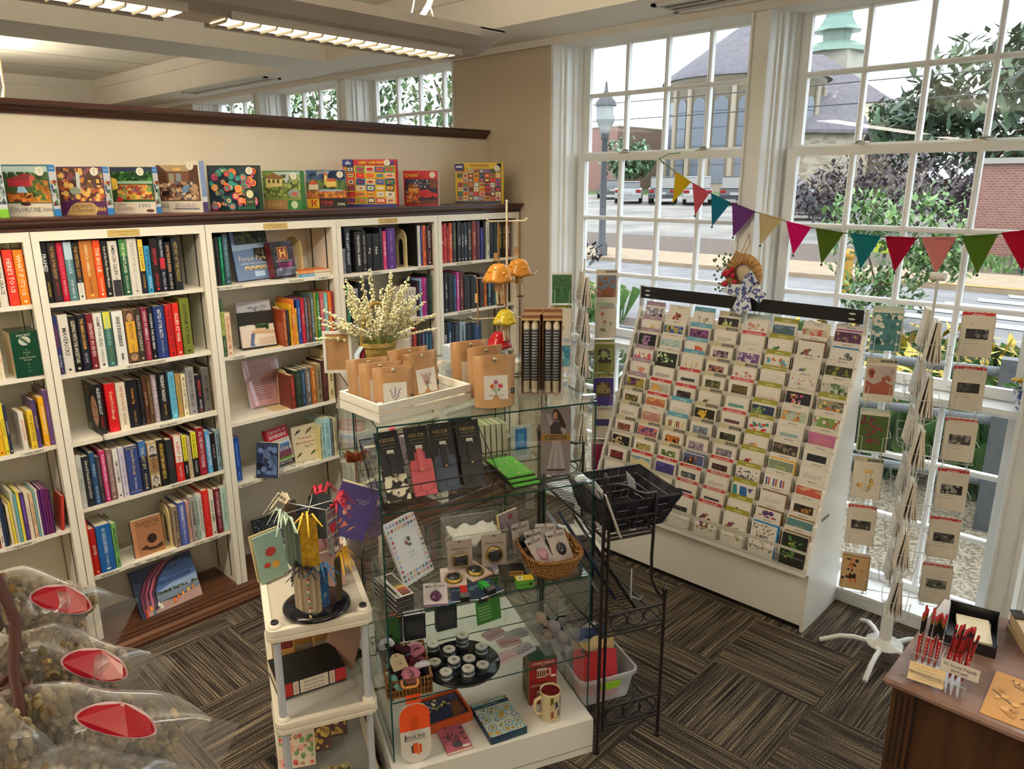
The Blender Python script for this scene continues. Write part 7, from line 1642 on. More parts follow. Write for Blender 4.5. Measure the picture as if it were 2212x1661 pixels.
# ================================================================= white plastic cart with the bookmark carousel
CX0, CX1, CY0, CY1 = -.405, -.045, .0, .64
cart = empty('utility_cart', CP(CX0, CY0, 0), A65, 'white plastic utility cart with grey legs beside the glass case, bookmarks on top', 'cart')
cw_, cd_ = CX1 - CX0, CY1 - CY0
def rrect(x0, x1, y0, y1, r, n=5): return [(cx + r * cos(a + pi / 2 * i / n), cy + r * sin(a + pi / 2 * i / n)) for cx, cy, a in ((x1 - r, y1 - r, 0), (x0 + r, y1 - r, pi / 2), (x0 + r, y0 + r, pi), (x1 - r, y0 + r, 3 * pi / 2)) for i in range(n + 1)]
noise_mat('cart_plastic', [(.3, '#d3cab8'), (.7, '#dad2c1')], 4, 2, .35)
for z in (.82, .45, .10):
    g = G(); o_ = rrect(0, cw_, 0, cd_, .03); i_ = rrect(.022, cw_ - .022, .022, cd_ - .022, .02); n = len(o_)
    prof = [(0, -.045), (.003, -.043), (.003, -.03), (0, -.028), (0, -.024), (.003, -.022), (.003, -.01), (0, 0)]
    rings = [[(x + (x - cw_ / 2) * e * 2, y + (y - cd_ / 2) * e, zz) for x, y in o_] for e, zz in prof] + [[(x, y, 0) for x, y in i_], [(x, y, -.006) for x, y in i_]]
    v = [p for r_ in rings for p in r_]; g.add(v, [(a * n + j, a * n + (j + 1) % n, (a + 1) * n + (j + 1) % n, (a + 1) * n + j) for a in range(len(rings) - 1) for j in range(n)], 'cart_plastic')
    g.v = [(a, b, c + z) for a, b, c in g.v]
    sh = g.build('shelf_rim', cart)
    G().box(.02, cw_ - .02, .02, cd_ - .02, z - .012, z - .006, '#b0a898' if z > .5 else 'mesh_cloth').build('shelf_panel', cart)
    if z < .5: G().box(cw_ / 2 - .008, cw_ / 2 + .008, .02, cd_ - .02, z - .02, z - .0125, 'cart_plastic').build('rib', cart)
for x in (.03, cw_ - .03):
    for y in (.03, cd_ - .03):
        g = G().lathe([(.0135, 0), (.0135, .826)], '#b8bcc4/s', 16, (x, y, 0)); g.build('leg', cart)
        q = G()
        for z in (.82, .45, .10): q.lathe([(.024, z), (.024, z + .004), (.019, z + .012), (.0137, z + .014)], 'cart_plastic', 18, (x, y, 0)).lathe([(.0165, z - .056), (.0165, z - .046)], '#16161a', 16, (x, y, 0))
        q.lathe([(.013, .834), (.013, .842), (.009, .843), (.009, .836)], '#2a2a2e', 16, (x, y, 0)); q.build('collar', cart)
ZC_ = .822
# bookmark carousel
KX, KY = -.225, .105
car = empty('bookmark_carousel', CP(KX, KY, ZC_), A65, 'revolving black-based bookmark carousel with ribbons on top of the white cart', 'carousel')
G().lathe([(0, 0), (.112, 0), (.118, .006), (.118, .013), (.108, .02), (0, .022)], '#121116/g', 44).build('base', car)
G().lathe([(.03, .022), (.03, .05), (.012, .055)], 'clear_plastic', 24).tube([(0, 0, .022), (0, 0, .40)], .007, 'clear_plastic', 10).build('column', car)
for i in range(6):
    t = i * pi / 3 + .3
    for z in (.2, .385): G().tube([(0, 0, z), (.085 * cos(t), .085 * sin(t), z), (.088 * cos(t), .088 * sin(t), z + .012)], .002, '#c8c8c4/m', 5).build('hook', car)
noise_mat('gold_bloom', [(.0, '#5a4a14'), (.4, '#8a6a1c'), (.6, '#b08a24'), (.8, '#6a7a5a')], 40, 4, .3)
noise_mat('blue_swirl', [(.0, '#14243c'), (.4, '#1c3c64'), (.6, '#2a5a84'), (.85, '#a89a4a')], 45, 3, .3)
def bookmark(t, ztop, w, h, k, lab, rib, r=.088, n=1, dr=None, tilt_=0.):
    for i in range(n):
        a = t + i * .10; rr = r - .0 * i; g = G(); c = .008
        out = [(-w / 2, -h + c), (-w / 2 + c, -h), (w / 2 - c, -h), (w / 2, -h + c), (w / 2, -c), (w / 2 - c, 0), (-w / 2 + c, 0), (-w / 2, -c)]
        kk = k if i == 0 else shade(k, .8 + .15 * (i % 3)) if k.startswith('#') else ['#6a5a3c', '#3a4a4c', '#8a7a6a', '#4a3c44'][i % 4]
        g.prism(out, -.001, .001, kk, 'y')
        if dr and i == 0: dr(Pic(g, (-w / 2, -.001, -h), (1, 0, 0), (0, 0, 1), w, h))
        p = CP(KX, KY, ZC_) + E1 * (rr * cos(a)) + E2 * (rr * sin(a)) + Vector((0, 0, ztop - .003 * i))
        o = g.build('bookmark', None, p, (0, tilt_, A65 + a + pi / 2)); tag(o, lab if i == 0 else '%s in the fan, %s behind: %s' % (cname(kk) + ' bookmark', ORD[i - 1], ' '.join(lab.split()[:8])), 'bookmark', 'bookmarks on the carousel')
        if rib:
            R = random.Random(int(t * 50) + i); q = G()
            for s in range(2 if i else 4):
                b = R.uniform(-1.2, 1.2); L = R.uniform(.05, .085)
                q.tube([(0, 0, -.006), (.01 * sin(b), -.012, .012), (.35 * L * sin(b), -.025, .02 + .01 * s * .5), (L * sin(b), -.035 - .01 * s, -.004 - .012 * s)], [.002, .004, .0042, .0025], rib + '/s', 5, False, .3)
            q.ball((0, -.003, .004), .006, rib + '/s', 8); q.build('ribbon', o)
def heart(P):
    for i in range(22): P.rect(.02, .98, i / 22, i / 22 + .03, ['#7a2c34', '#4a5a8a', '#c8b8a0', '#9a6a54', '#6a4a7a', '#a83040', '#8a9a9c'][i % 7])
    P.poly([(.5, .42), (.18, .56), (.2, .66), (.34, .69), (.5, .62), (.66, .69), (.8, .66), (.82, .56)], '#b01c34').rect(.55, .95, .03, .12, '#d8d4cc')
bookmark(-1.75, .385, .058, .2, 'gold_bloom', 'gold sunflower-coloured bookmark with yellow ribbon, front of the upper tier', '#d8a824', dr=lambda P: P.rect(.5, .95, .02, .1, '#d8d4cc'))
bookmark(-.75, .40, .056, .175, '#8a8a84', 'striped bookmark with a red heart and red ribbon, upper tier', '#b01c34', n=2, dr=heart)
bookmark(-.30, .40, .056, .17, '#4a3a3c', 'dark patterned bookmark in the fan beside the heart one, upper tier', '#b01c34', n=5)
bookmark(-2.75, .385, .05, .18, '#5a6a5c', 'grey-green bookmark with pale ribbon, upper tier on the bookcase side', '#a8b8a4', n=5)
bookmark(.9, .40, .056, .17, '#3c4448', 'dark bookmark at the back of the upper tier', '#b01c34', n=4)
bookmark(2.3, .39, .056, .17, '#6a5a4c', 'brown bookmark at the back of the upper tier, bookcase side', '#c8b89a', n=3)
def libcard(P):
    P.many([[(.08, .1 + j * .08), (.92, .1 + j * .08), (.92, .105 + j * .08), (.08, .105 + j * .08)] for j in range(10)], '#8a7a64').many([[(.3, .04), (.31, .04), (.31, .9), (.3, .9)], [(.62, .04), (.63, .04), (.63, .9), (.62, .9)]], '#8a7a64').rect(.42, .58, .9, .94, '#2a241c')
bookmark(-2.2, .205, .058, .165, '#a89880', 'tan library-card bookmark with black cord, front of the lower tier', '#16141a', n=5, dr=libcard)
bookmark(-1.45, .19, .055, .15, 'blue_swirl', 'deep blue swirled bookmark, front of the lower tier', '#1c5a8c', r=.08)
bookmark(-.55, .205, .05, .165, '#4a3c1c', 'dark gold bookmark in the fan with yellow ribbon, lower tier', '#d8a018', n=6)
q = G()
for i in range(14): q.ball((0, 0, -.012 * i), .004, ['#b02c34', '#c8c4bc', '#4a7a6a'][i % 3] + '/g', 7)
q.ball((0, 0, -.18), (.009, .003, .009), '#c8b87a', 8); tag(q.build('beaded_bookmark', None, CP(KX, KY, ZC_) + E1 * (.1 * cos(-1.9)) + E2 * (.1 * sin(-1.9)) + Vector((0, 0, .2)), (0, 0, 0)), 'string of red and white beads with a charm hanging beside the library cards', 'beads')
# standing things behind the carousel
g = G(); fk = '#1a181b'
def fleur(s): return [(0, 1.0), (.06, .93), (.12, .8), (.11, .66), (.06, .52), (.12, .5), (.2, .62), (.3, .66), (.4, .6), (.42, .48), (.36, .44), (.3, .5), (.24, .46), (.2, .38), (.08, .36), (.08, .28), (.14, .28), (.14, .22), (.07, .22), (.16, .08), (.16, 0), (0, 0)]
pts = [(x * .13, y * .2) for x, y in fleur(1)]; pts += [(-x, y) for x, y in pts[-2:0:-1]]
g.prism(pts, -.012, .012, fk, 'y').box(-.05, .05, -.03, .03, -.012, 0, fk); put(g, 'fleur_de_lis', -.17, .35, ZC_ + .16, 'black fleur-de-lis bookend standing at the back of the cart top', 'bookend', rad(10))
G().box(-.06, .06, -.05, .05, 0, .147, '#2a2426').build('display_block', None, CP(-.17, .35, ZC_ + .0005), (0, 0, A65)); tag(bpy.data.objects['display_block'], 'dark block under the fleur-de-lis bookend on the cart', 'block')
for i in range(5):
    g = G().prism([(0, 0), (.05, 0), (.025, .09)], 0, .002, '#b88890', 'y'); put(g, 'corner_bookmark', -.215 + .013 * i, .23 + .004 * i, ZC_ + .17 - .0, 'pink and lilac corner bookmark, %s of the row behind the ribbons' % ORD[i], 'bookmark', rad(-30), -.1, 'corner bookmarks')
G().box(-.06, .08, -.03, .03, 0, .168, '#c8a090').build('card_stand', None, CP(-.185, .25, ZC_ + .0005), (0, 0, A65)); tag(bpy.data.objects['card_stand'], 'pinkish stand holding the corner bookmarks behind the carousel', 'stand')
g = G().box(-.075, .075, 0, .03, 0, .21, '#4a3f7c', {'X': '#8a7a3c', 'Z': '#c8b890'}); P = Pic(g, (-.075, 0, 0), (1, 0, 0), (0, 0, 1), .15, .21)
P.poly([(.2, .1), (.3, .3), (.26, .34)], '#c87a4a').poly([(.3, .14), (.5, .24), (.36, .3)], '#b86a5a').ell(.3, .46, .06, .06, '#c8a088', 8).ell(.36, .56, .05, .05, '#b88a7c', 8).poly([(.5, .1), (.7, .26), (.56, .2)], '#c89070').text('how little it', .66, .74, .009, '#b8a8b8', .05).text('takes', .66, .69, .009, '#b8a8b8', .03); put(g, 'journal', -.085, .33, ZC_ + .14, 'purple journal with tan flowers tilted at the back of the cart', 'journal', rad(-12), 0).rotation_euler = (-.15, .38, A65 - .2)
G().box(-.05, .05, -.04, .04, 0, .12, 'acrylic').build('acrylic_riser', None, CP(-.09, .35, ZC_ + .0005), (0, 0, A65)); tag(bpy.data.objects['acrylic_riser'], 'clear riser under the purple journal on the cart', 'riser')
g = G(); RR = random.Random(6)
for i in range(9):
    t = i * 2 * pi / 9; L = .05 + .02 * RR.random(); a = Vector((cos(t), sin(t) * .5, .5 + .4 * RR.random())).normalized(); n_ = a.cross(Vector((0, 1, .2))).normalized()
    p = [tuple(a * L * s + n_ * wv + Vector((0, .006 * s, 0))) for s, wv in ((0, 0), (.45, .02), (1, 0), (.45, -.02))]; g.add(p + [tuple(Vector(q) + Vector((0, .004, 0))) for q in p], [(0, 1, 2, 3), (7, 6, 5, 4), (0, 4, 5, 1), (1, 5, 6, 2), (2, 6, 7, 3), (3, 7, 4, 0)], ['#7a3a20/m', '#a85c3c/m', '#c88a6c/m'][i % 3])
g.tube([(0, 0, 0), (.005, .01, -.2)], .003, '#8a5a34', 6); put(g, 'copper_flower', -.01, .43, ZC_ + .40, 'folded copper paper flower above the purple journal', 'flower ornament')
bud = G().lathe([(0, 0), (.03, 0), (.034, .06), (.016, .12), (.018, .17)], '#8a7c74/g', 18); put(bud, 'bud_vase', -.012 - .02, .43, ZC_, 'small dull bud vase holding the copper flower on the cart', 'vase')
for i, (k, lab) in enumerate((('#8aa89c', 'pale green illustrated booklet leaning at the bookcase corner of the cart'), ('#c8b88a', 'cream illustrated booklet leaning behind the pale green one'))):
    g = G().box(-.06, .06, 0, .008, 0, .18, k); P = Pic(g, (-.06, 0, 0), (1, 0, 0), (0, 0, 1), .12, .18); P.ell(.5, .6, .2, .1, '#a83c34', 8).ell(.6, .3, .14, .08, '#d8a040', 8).ell(.3, .34, .12, .06, '#b04030', 8); o = put(g, 'booklet', -.345 - .012 * i, .36 + .02 * i, ZC_ + .002, lab, 'booklet', rad(30), -.2)
# lower cart shelves
noise_mat('bamboo', [(.3, '#a87c3c'), (.7, '#ba8e4c')], 6, 3, .5, 0, (1, 1, 8))
r = empty('wooden_rack', CP(-.385, .40, .452), A65, 'honey-coloured wooden card holder on the middle shelf of the cart', 'holder')
G().box(0, .24, .06, .068, 0, .26, 'bamboo').build('back_board', r)
for x in (.0, .08, .16): G().prism([(0.0, 0), (.059, 0), (.059, .2), (.03, .16), (0, .12)], x, x + .006, 'bamboo', 'x').build('divider', r)
G().box(.0065, .0795, .0, .006, .0, .03, 'bamboo').build('front_lip', r)
g = G()
for i in range(14): g.box(.012 + i * .0045, .015 + i * .0045, .012, .055, .004, .12, ['#7a2c2c', '#a84a44'][i % 2])
g.build('card_stack', r)
g = G().box(-.125, .125, -.09, .09, 0, .0025, '#1a1a18').box(-.125, .125, -.0925, -.09, 0, .06, '#1a1a18').box(-.125, .125, -.09, .09, .0575, .06, '#1a1a18')
P = Pic(g, (-.125, -.0925, 0), (1, 0, 0), (0, 0, 1), .25, .06); P.rect(.0, .2, .1, 1, '#a82428').rect(.84, 1, .1, 1, '#a82428').rect(.21, .29, .1, 1, '#cfc4b0').rect(.75, .83, .1, 1, '#cfc4b0').rect(.31, .73, .1, 1, '#cfc4b0').text('International', .52, .8, .010, '#2a2450', .09).text('Bestselling Large', .52, .52, .010, '#2a2450', .09).text('Print Edition', .52, .26, .010, '#2a2450', .08).text('LARGE PRINT', .25, .55, .008, '#a82428', .045, pi / 2).text('LARGE PRINT', .79, .55, .008, '#a82428', .045, pi / 2)
o = put(g, 'book', -.27, .24, .452, 'thick red and black large-print book lying on the middle shelf of the cart', 'book', rad(8)); G().box(-.122, .122, -.0895, .086, .003, .057, PAGE).build('page_block', o)
g = G().prism([(0, 0), (.14, 0), (.14, .02), (.06, .05), (.13, .2), (.115, .2), (.02, .03), (0, .03)], -.03, -.022, '#141316', 'y').prism([(0, 0), (.14, 0), (.14, .02), (.06, .05), (.13, .2), (.115, .2), (.02, .03), (0, .03)], .022, .03, '#141316', 'y').box(.02, .13, -.0215, .0215, .004, .012, '#141316'); put(g, 'tablet_stand', -.165, .26, .452, 'black folding plate stand on the middle shelf of the cart', 'stand', rad(28))
g = G().box(-.008, 0, -.09, .09, 0, .24, '#8a6a58/s', {'X': '#4a2c30'}).box(-.0005, .0005, -.085, .085, .01, .23, '#a89a84'); o = put(g, 'framed_print', -.145, .27, .475, 'small framed print leaning on the black stand in the cart', 'frame', rad(28)); o.rotation_euler = (0, .4, A65 + rad(28))
RR = random.Random(9)
for i, (x, y, k, lab) in enumerate(((-.34, .16, '#b8a890', 'cream floral journal leaning at the front of the bottom cart shelf'), (-.27, .22, '#4a2420', 'dark red gold-patterned journal in the middle of the bottom cart shelf'), (-.20, .28, '#4a2420', 'dark red gold-patterned journal at the back of the bottom cart shelf'))):
    g = G().box(-.07, .07, 0, .02, 0, .17, k, {'X': '#c8c0b0', 'Z': '#c8c0b0'}); P = Pic(g, (-.07, 0, 0), (1, 0, 0), (0, 0, 1), .14, .17); P.specks(60, .04, .96, .04, .96, .01, ['#c8a040', '#b08a2c', '#d8b860'] if i else ['#a83c3c', '#5a7a4a', '#c88a7a', '#8a6a4a'], i); put(g, 'journal', x, y, .102 + .02, lab, 'journal', rad(-6), -.75, 'journals on the bottom cart shelf')
g = G().box(-.1, .1, 0, .24, 0, .02, 'acrylic'); put(g, 'acrylic_stand', -.25, .12, .101, 'clear zigzag stand under the journals on the bottom cart shelf', 'stand')
g = G().box(-.09, .09, -.05, .05, 0, .03, '#a89a6c'); P = Pic(g, (-.09, -.05, .03), (1, 0, 0), (0, 1, 0), .18, .1); P.specks(80, .02, .98, .02, .98, .008, ['#6a5a34', '#c8b884', '#3a4434'], 4); put(g, 'patterned_box', -.24, .06, .101, 'gold and black patterned box at the front of the bottom cart shelf', 'box')
# ================================================================= black wrought-iron shelf
ir = empty('iron_shelf', CP(.828, -.067, 0), A65, 'black wrought-iron stepped shelf with scrollwork standing against the glass case', 'shelf')
ik = '#1e1817/s'
def IP(x, z, y=0.): return (x - .828, y, z)
def finial(g, x, y, z): g.lathe([(.008, 0), (.011, .004), (.007, .01), (.012, .02), (.013, .03), (.008, .042), (.003, .05)], ik, 14, (x - .828, y, z))
for y, n in ((0, 0), (.62, 1)):
    g = G().tube([IP(.828, .01, y), IP(.828, 1.19, y)], .0075, ik, 8); g.lathe([(.014, 0), (.014, .012)], ik, 14, IP(.828, 0, y)); finial(g, .828, y, 1.19); g.build('tall_post', ir)
    g = G().tube([IP(1.118, .01, y), IP(1.118, .67, y)], .0075, ik, 8); g.lathe([(.014, 0), (.014, .012)], ik, 14, IP(1.118, 0, y)); finial(g, 1.118, y, .665); g.build('short_post', ir)
    G().tube([IP(.853, .10, y), IP(.85, 1.17, y), IP(.852, 1.19, y), IP(.873, 1.188, y), IP(.92, 1.175, y), IP(.97, 1.142, y), IP(1.01, 1.127, y), IP(1.05, 1.13, y), IP(1.051, 1.08, y), IP(1.046, .85, y), IP(1.052, .757, y), IP(1.077, .70, y), IP(1.112, .656, y)], .0065, ik, 8).build('bent_frame', ir)
    for a, b, z in ((.85, 1.046, 1.042), (.85, 1.046, .978), (.828, 1.046, .962), (.85, 1.112, .632), (.85, 1.112, .56), (.828, 1.115, .542), (.85, 1.112, .206), (.85, 1.112, .125), (.828, 1.115, .108)): G().tube([IP(a, z, y), IP(b, z, y)], .0055, ik, 6).build('cross_bar', ir)
    for x0, x1, z0, z1, k in ((.87, 1.03, .984, 1.04, 2), (.87, 1.1, .566, .63, 3), (.87, 1.1, .13, .204, 3)):
        q = G(); rr = (z1 - z0) / 2
        for i in range(k): cx = x0 + (x1 - x0) * (i + .5) / k; q.tube([IP(cx + rr * 1.15 * cos(t * pi / 9), (z0 + z1) / 2 + rr * sin(t * pi / 9), y) for t in range(18)], .003, ik, 5, True)
        q.build('scrollwork', ir)
for z, x1 in ((.97, 1.046), (.55, 1.115), (.116, 1.115)):
    g = G()
    for x in (.835, x1): g.tube([IP(x, z, 0), IP(x, z, .62)], .0055, ik, 6)
    n = 26
    for i in range(n + 1): g.tube([IP(.835, z + .003, .62 * i / n), IP(x1, z + .003, .62 * min(1, (i + 2) / n))], .0013, ik, 3).tube([IP(.835, z + .003, .62 * min(1, (i + 2) / n)), IP(x1, z + .003, .62 * i / n)], .0013, ik, 3)
    g.build('mesh_shelf', ir)
# woven black basket with cards
noise_mat('black_weave', [(.2, '#111116'), (.8, '#24242c')], 30, 0, .4, .4, kind='cells')
bk = empty('black_basket', CP(.985, .10, .976), A65, 'black woven strap basket of packaged cards on top of the iron shelf', 'basket')
b0, b1 = [(-.115, -.14), (.12, -.14), (.12, .14), (-.115, .14)], [(-.15, -.165), (.19, -.165), (.19, .165), (-.15, .165)]
g = G(); q = G()
for a in range(4):
    b = (a + 1) % 4; n = 7
    for i in range(n):
        for j in range(4):
            def W_(u, t): 
                lo = Vector(b0[a]).lerp(Vector(b0[b]), u); hi = Vector(b1[a]).lerp(Vector(b1[b]), u); p = lo.lerp(hi, t); return Vector((p.x, p.y, .002 + .125 * t))
            u0, u1, t0, t1 = i / n, (i + .96) / n, j / 4, (j + .94) / 4; c = [W_(u0, t0), W_(u1, t0), W_(u1, t1), W_(u0, t1)]; m = (c[1] - c[0]).cross(c[3] - c[0]).normalized() * (.003 if (i + j) % 2 else .0005)
            g.add([tuple(p + m) for p in c] + [tuple(p - m * .2) for p in c], [(0, 1, 2, 3), (7, 6, 5, 4), (0, 4, 5, 1), (1, 5, 6, 2), (2, 6, 7, 3), (3, 7, 4, 0)], ['#17171d/s', '#22222a/s'][(i + j) % 2])
g.poly([(x, y, .001) for x, y in b0], '#17171d'); g.build('woven_sides', bk)
q.tube([(x, y, .128) for x, y in b1], .0045, '#1c1c22/s', 6, True); q.build('rim', bk)
for i in range(10):
    g = G().box(-.075, .075, 0, .005, 0, .19, ['#b4b0ac', '#8a8f9c', '#a8a29a', '#4a5468', '#c0bab2'][i % 5]); o = put(g, 'packaged_card', .90 + .004 * i, -.03 + .022 * i, .982, 'packaged white or grey card, %s in the row leaning in the black woven basket' % ORD[i], 'card pack', rad(80 + 2 * i), -.35 - .03 * i, 'packaged cards in the black basket')
g = G().box(-.05, .05, 0, .002, 0, .07, '#b8bcc0'); put(g, 'price_card', 1.085, .16, 1.04, 'small white card leaning at the window end of the black woven basket', 'card', rad(80), -.2)
# framed prints leaning on the middle shelf
for i, (y, k, lab) in enumerate(((.20, '#14161c', 'black picture frame leaning on the middle iron shelf, nearest the aisle'), (.30, '#1c2c4c', 'dark blue portfolio leaning behind the black frame on the iron shelf'), (.38, '#8a90a0', 'clear-sleeved print leaning on the middle iron shelf behind the dark frames'))):
    g = G().box(-.16, .16, 0, .012, 0, .36 - .03 * i, k + '/g'); P = Pic(g, (-.16, 0, 0), (1, 0, 0), (0, 0, 1), .32, .36 - .03 * i); P.rect(.06, .94, .06, .94, shade(k, 1.5)); o = put(g, 'framed_print', 1.085 - .04 * i, y, .56, lab, 'print', rad(80), -.55, 'prints on the iron shelf')
g = G().tube([(-.02, 0, 0), (-.02, 0, .14), (.02, 0, .14), (.02, 0, .01), (.02, -.04, .0), (.02, -.05, .02)], .003, '#b8bcc0/s', 6); put(g, 'wire_stand', 1.06, .10, .56, 'pale wire plate stand under the leaning frames on the iron shelf', 'stand', rad(60))
# plastic tub underneath
tb = empty('plastic_tub', CP(.93, .20, .12), A65, 'clear plastic tub with a green handle full of papers under the iron shelf', 'tub')
g = G(); lo = rrect(-.10, .13, -.13, .15, .03); hi = rrect(-.115, .15, -.15, .17, .035); n = len(lo)
g.add([(x, y, .001) for x, y in lo] + [(x, y, .135) for x, y in hi] + [(x * 1.06, y * 1.06, .135) for x, y in hi] + [(x * 1.06, y * 1.06, .12) for x, y in hi], [(a * n + j, a * n + (j + 1) % n, (a + 1) * n + (j + 1) % n, (a + 1) * n + j) for a in range(3) for j in range(n)], 'tub_plastic') if False else None
glass_mat('tub_plastic', (.9, .92, .95), .2, .05, body=(.8, .82, .85), bodyfac=.35)
g.add([(x, y, .001) for x, y in lo] + [(x, y, .135) for x, y in hi] + [(x * 1.06, y * 1.06, .135) for x, y in hi] + [(x * 1.06, y * 1.06, .12) for x, y in hi], [(a * n + j, a * n + (j + 1) % n, (a + 1) * n + (j + 1) % n, (a + 1) * n + j) for a in range(3) for j in range(n)], 'tub_plastic').poly([(x, y, .002) for x, y in lo], 'tub_plastic'); g.build('body', tb)
G().box(-.03, .06, -.166, -.158, .085, .115, '#7aa82c').build('handle', tb)
RR = random.Random(31)
for i, (k, ds, h) in enumerate((('#a82430', 'red folder'), ('#5a8ac0', 'light blue paper'), ('#c8b07a', 'yellow paper'), ('#b8bcc8', 'white paper'), ('#3a4a7a', 'dark blue folder'), ('#c87a4a', 'orange paper'), ('#d0ccc8', 'white crumpled paper'))) if False else enumerate((('#a82430', 'red folder', .2), ('#5a8ac0', 'light blue sheet', .17), ('#c8b07a', 'yellow sheet', .22), ('#b8bcc8', 'white sheet', .2), ('#3a4a7a', 'dark blue folder', .24), ('#c87a4a', 'orange sheet', .21), ('#cfc9c4', 'rolled white sheet', .23))):
    g = G(); nx = 8; w = .2; vs = [(-w / 2 + w * a / nx, .012 * sin(a * .9 + i), b * h + .01 * sin(a * 1.4 + i) * b) for b in (0, 1) for a in range(nx + 1)]; vs += [(x, y + .003, z) for x, y, z in vs]; m = 2 * (nx + 1)
    fs = [(a, a + 1, nx + 2 + a, nx + 1 + a) for a in range(nx)]; g.add(vs, fs + [tuple(m + q for q in f[::-1]) for f in fs], k)
    put(g, 'paper', .92 + .012 * (i % 3), .11 + .032 * i, .125, '%s sticking up out of the plastic tub under the iron shelf' % ds, 'paper', rad(4 * i - 10), -.25 + .05 * i, 'papers in the plastic tub')
# ================================================================= desk
noise_mat('desk_top', [(.2, '#4a342c'), (.45, '#664c42'), (.6, '#7a6058'), (.8, '#8a746c')], 3.5, 6, .16, .0, (1, 2, 1), rand=.6)
noise_mat('desk_wood', [(.2, '#2a1a10'), (.5, '#3f2818'), (.8, '#543822')], 5, 5, .4, .1, (6, 6, .5))
dk = empty('desk', (-.56, 2.31, 0), 0, 'dark wooden desk with a fluted corner leg and polished marbled top, nearest the spinner', 'desk')
DW, DD = 1.5, .64
G().prism([(0, .73), (-.012, .738), (-.014, .75), (-.008, .76), (DD, .76), (DD, .73)], 0, DW, 'desk_top', 'x').build('top', dk)
for x, y in ((.02, .025), (DW - .09, .025), (.02, DD - .09), (DW - .09, DD - .09)):
    g = G().box(x, x + .065, y, y + .065, .40, .729, 'desk_wood')
    for i in range(3): g.box(x + .012 + i * .017, x + .019 + i * .017, y - .001, y, .43, .70, '#1a100a')
    g.box(x - .008, x + .073, y - .008, y + .073, .36, .40, 'desk_wood').prism([(x + .005, y + .005), (x + .06, y + .005), (x + .06, y + .06), (x + .005, y + .06)], .02, .36, 'desk_wood', 'z').box(x + .002, x + .063, y + .002, y + .063, 0, .02, 'desk_wood'); g.build('leg', dk)
for y in (.04, DD - .06): G().box(.09, DW - .095, y, y + .02, .36, .729, 'desk_wood').build('apron', dk)
for x in (.04, DW - .07): G().box(x, x + .02, .095, DD - .095, .36, .729, 'desk_wood').build('side_apron', dk)
q = G().tube([(.022 * cos(t * pi / 10), .012 * sin(t * pi / 10), 0) for t in range(20)], .0016, '#8a7a74', 4, True); q.build('ring_mark', dk, (.05, .03, .7605))
ZD = .7605
ho = empty('pencil_holder', (-.507, 2.335, ZD), rad(5), 'clear acrylic two-pocket holder of red pencils on the desk corner', 'holder'); w, d = .16, .13
G().box(0, w, 0, d, 0, .003, 'acrylic').box(0, w, 0, .002, .0032, .04, 'acrylic').box(0, w, .045, .047, .0032, .075, 'acrylic').box(0, w, d - .002, d, .0032, .095, 'acrylic').box(0, .002, .0022, d - .0022, .0032, .085, 'acrylic').box(w - .002, w, .0022, d - .0022, .0032, .085, 'acrylic').box(w / 2 - .001, w / 2 + .001, .0472, d - .0022, .0032, .08, 'acrylic').tube([(0, .045, .075), (w, .045, .075)], .0012, '#b0aca8', 4).tube([(0, 0, .04), (w, 0, .04)], .0012, '#b0aca8', 4).build('body', ho)
RR = random.Random(2)
for i in range(26):
    left = i < 14; lx = (.012 + .017 * (i % 4) if left else .09 + .017 * ((i - 14) % 4)); ly = .058 + .016 * ((i if left else i - 14) // 4)
    g = G(); L = .178; g.lathe([(.0038, .012), (.0038, L - .03)], '#a01c20/s', 6).lathe([(.0002, 0), (.0038, .012)], '#c8a078', 6).lathe([(.0039, L - .075), (.0039, L - .03)], '#141014/s' if left else '#8a1a1e/s', 6).lathe([(.0041, L - .079), (.0041, L - .074)], '#cfc8bc' if left else '#2a1a1c', 8).lathe([(.0041, L - .03), (.0041, L - .017)], '#b8924a/m' if left else '#2a2024/s', 10).lathe([(.0038, L - .017), (.0038, L - .004), (.002, L)], '#9a1c24', 10)
    for q in range(5): g.box(-.0012, .0012, -.0041, -.0037, .03 + q * .012, .037 + q * .012, '#c8b8a0')
    c = Vector((lx, ly, .0045 + .03 * (.5 if left else .3))); c.rotate(Euler((0, 0, rad(5))))
    tag(g.build('pencil', None, Vector((-.507, 2.335, ZD)) + c + Vector((0, 0, .012 if left else 0)), (-.08 + .03 * RR.random(), .06 if left else .14, RR.uniform(0, 1))), '%s pencil, number %s from the front of the %s pocket' % ('red and black gold-banded' if left else 'all red dark-capped', ORD[i if left else i - 14], 'first' if left else 'second'), 'pencil', 'red pencils in the acrylic holder')
g = G().box(0, .1, 0, .001, 0, .055, '#c8b088'); P = Pic(g, (0, 0, 0), (1, 0, 0), (0, 0, 1), .1, .055); P.text('The best kept secret in Kirkwood', .5, .85, .005, '#a04a3c', .085).text('Kirkwood Public Library', .5, .66, .005, '#4a4038', .06).text('BOOKS & BEYOND', .5, .46, .0075, '#4a4038', .085).text('a used book and gift shop', .5, .28, .004, '#6a5e50', .07).text('Open Monday thru Saturday', .5, .14, .004, '#6a5e50', .07)
tag(g.build('business_card', None, (-.503, 2.325, ZD + .012), (-.55, 0, rad(8))), 'cream printed card leaning on the front of the pencil holder', 'card')
g = G().box(0, .105, 0, .001, 0, .038, '#b8b0a6'); P = Pic(g, (0, 0, 0), (1, 0, 0), (0, 0, 1), .105, .038); P.text('SC Soccer Pencils', .5, .66, .010, '#2a2624', .09, bold=.02).text('$2.00 each', .5, .28, .009, '#2a2624', .055, bold=.02)
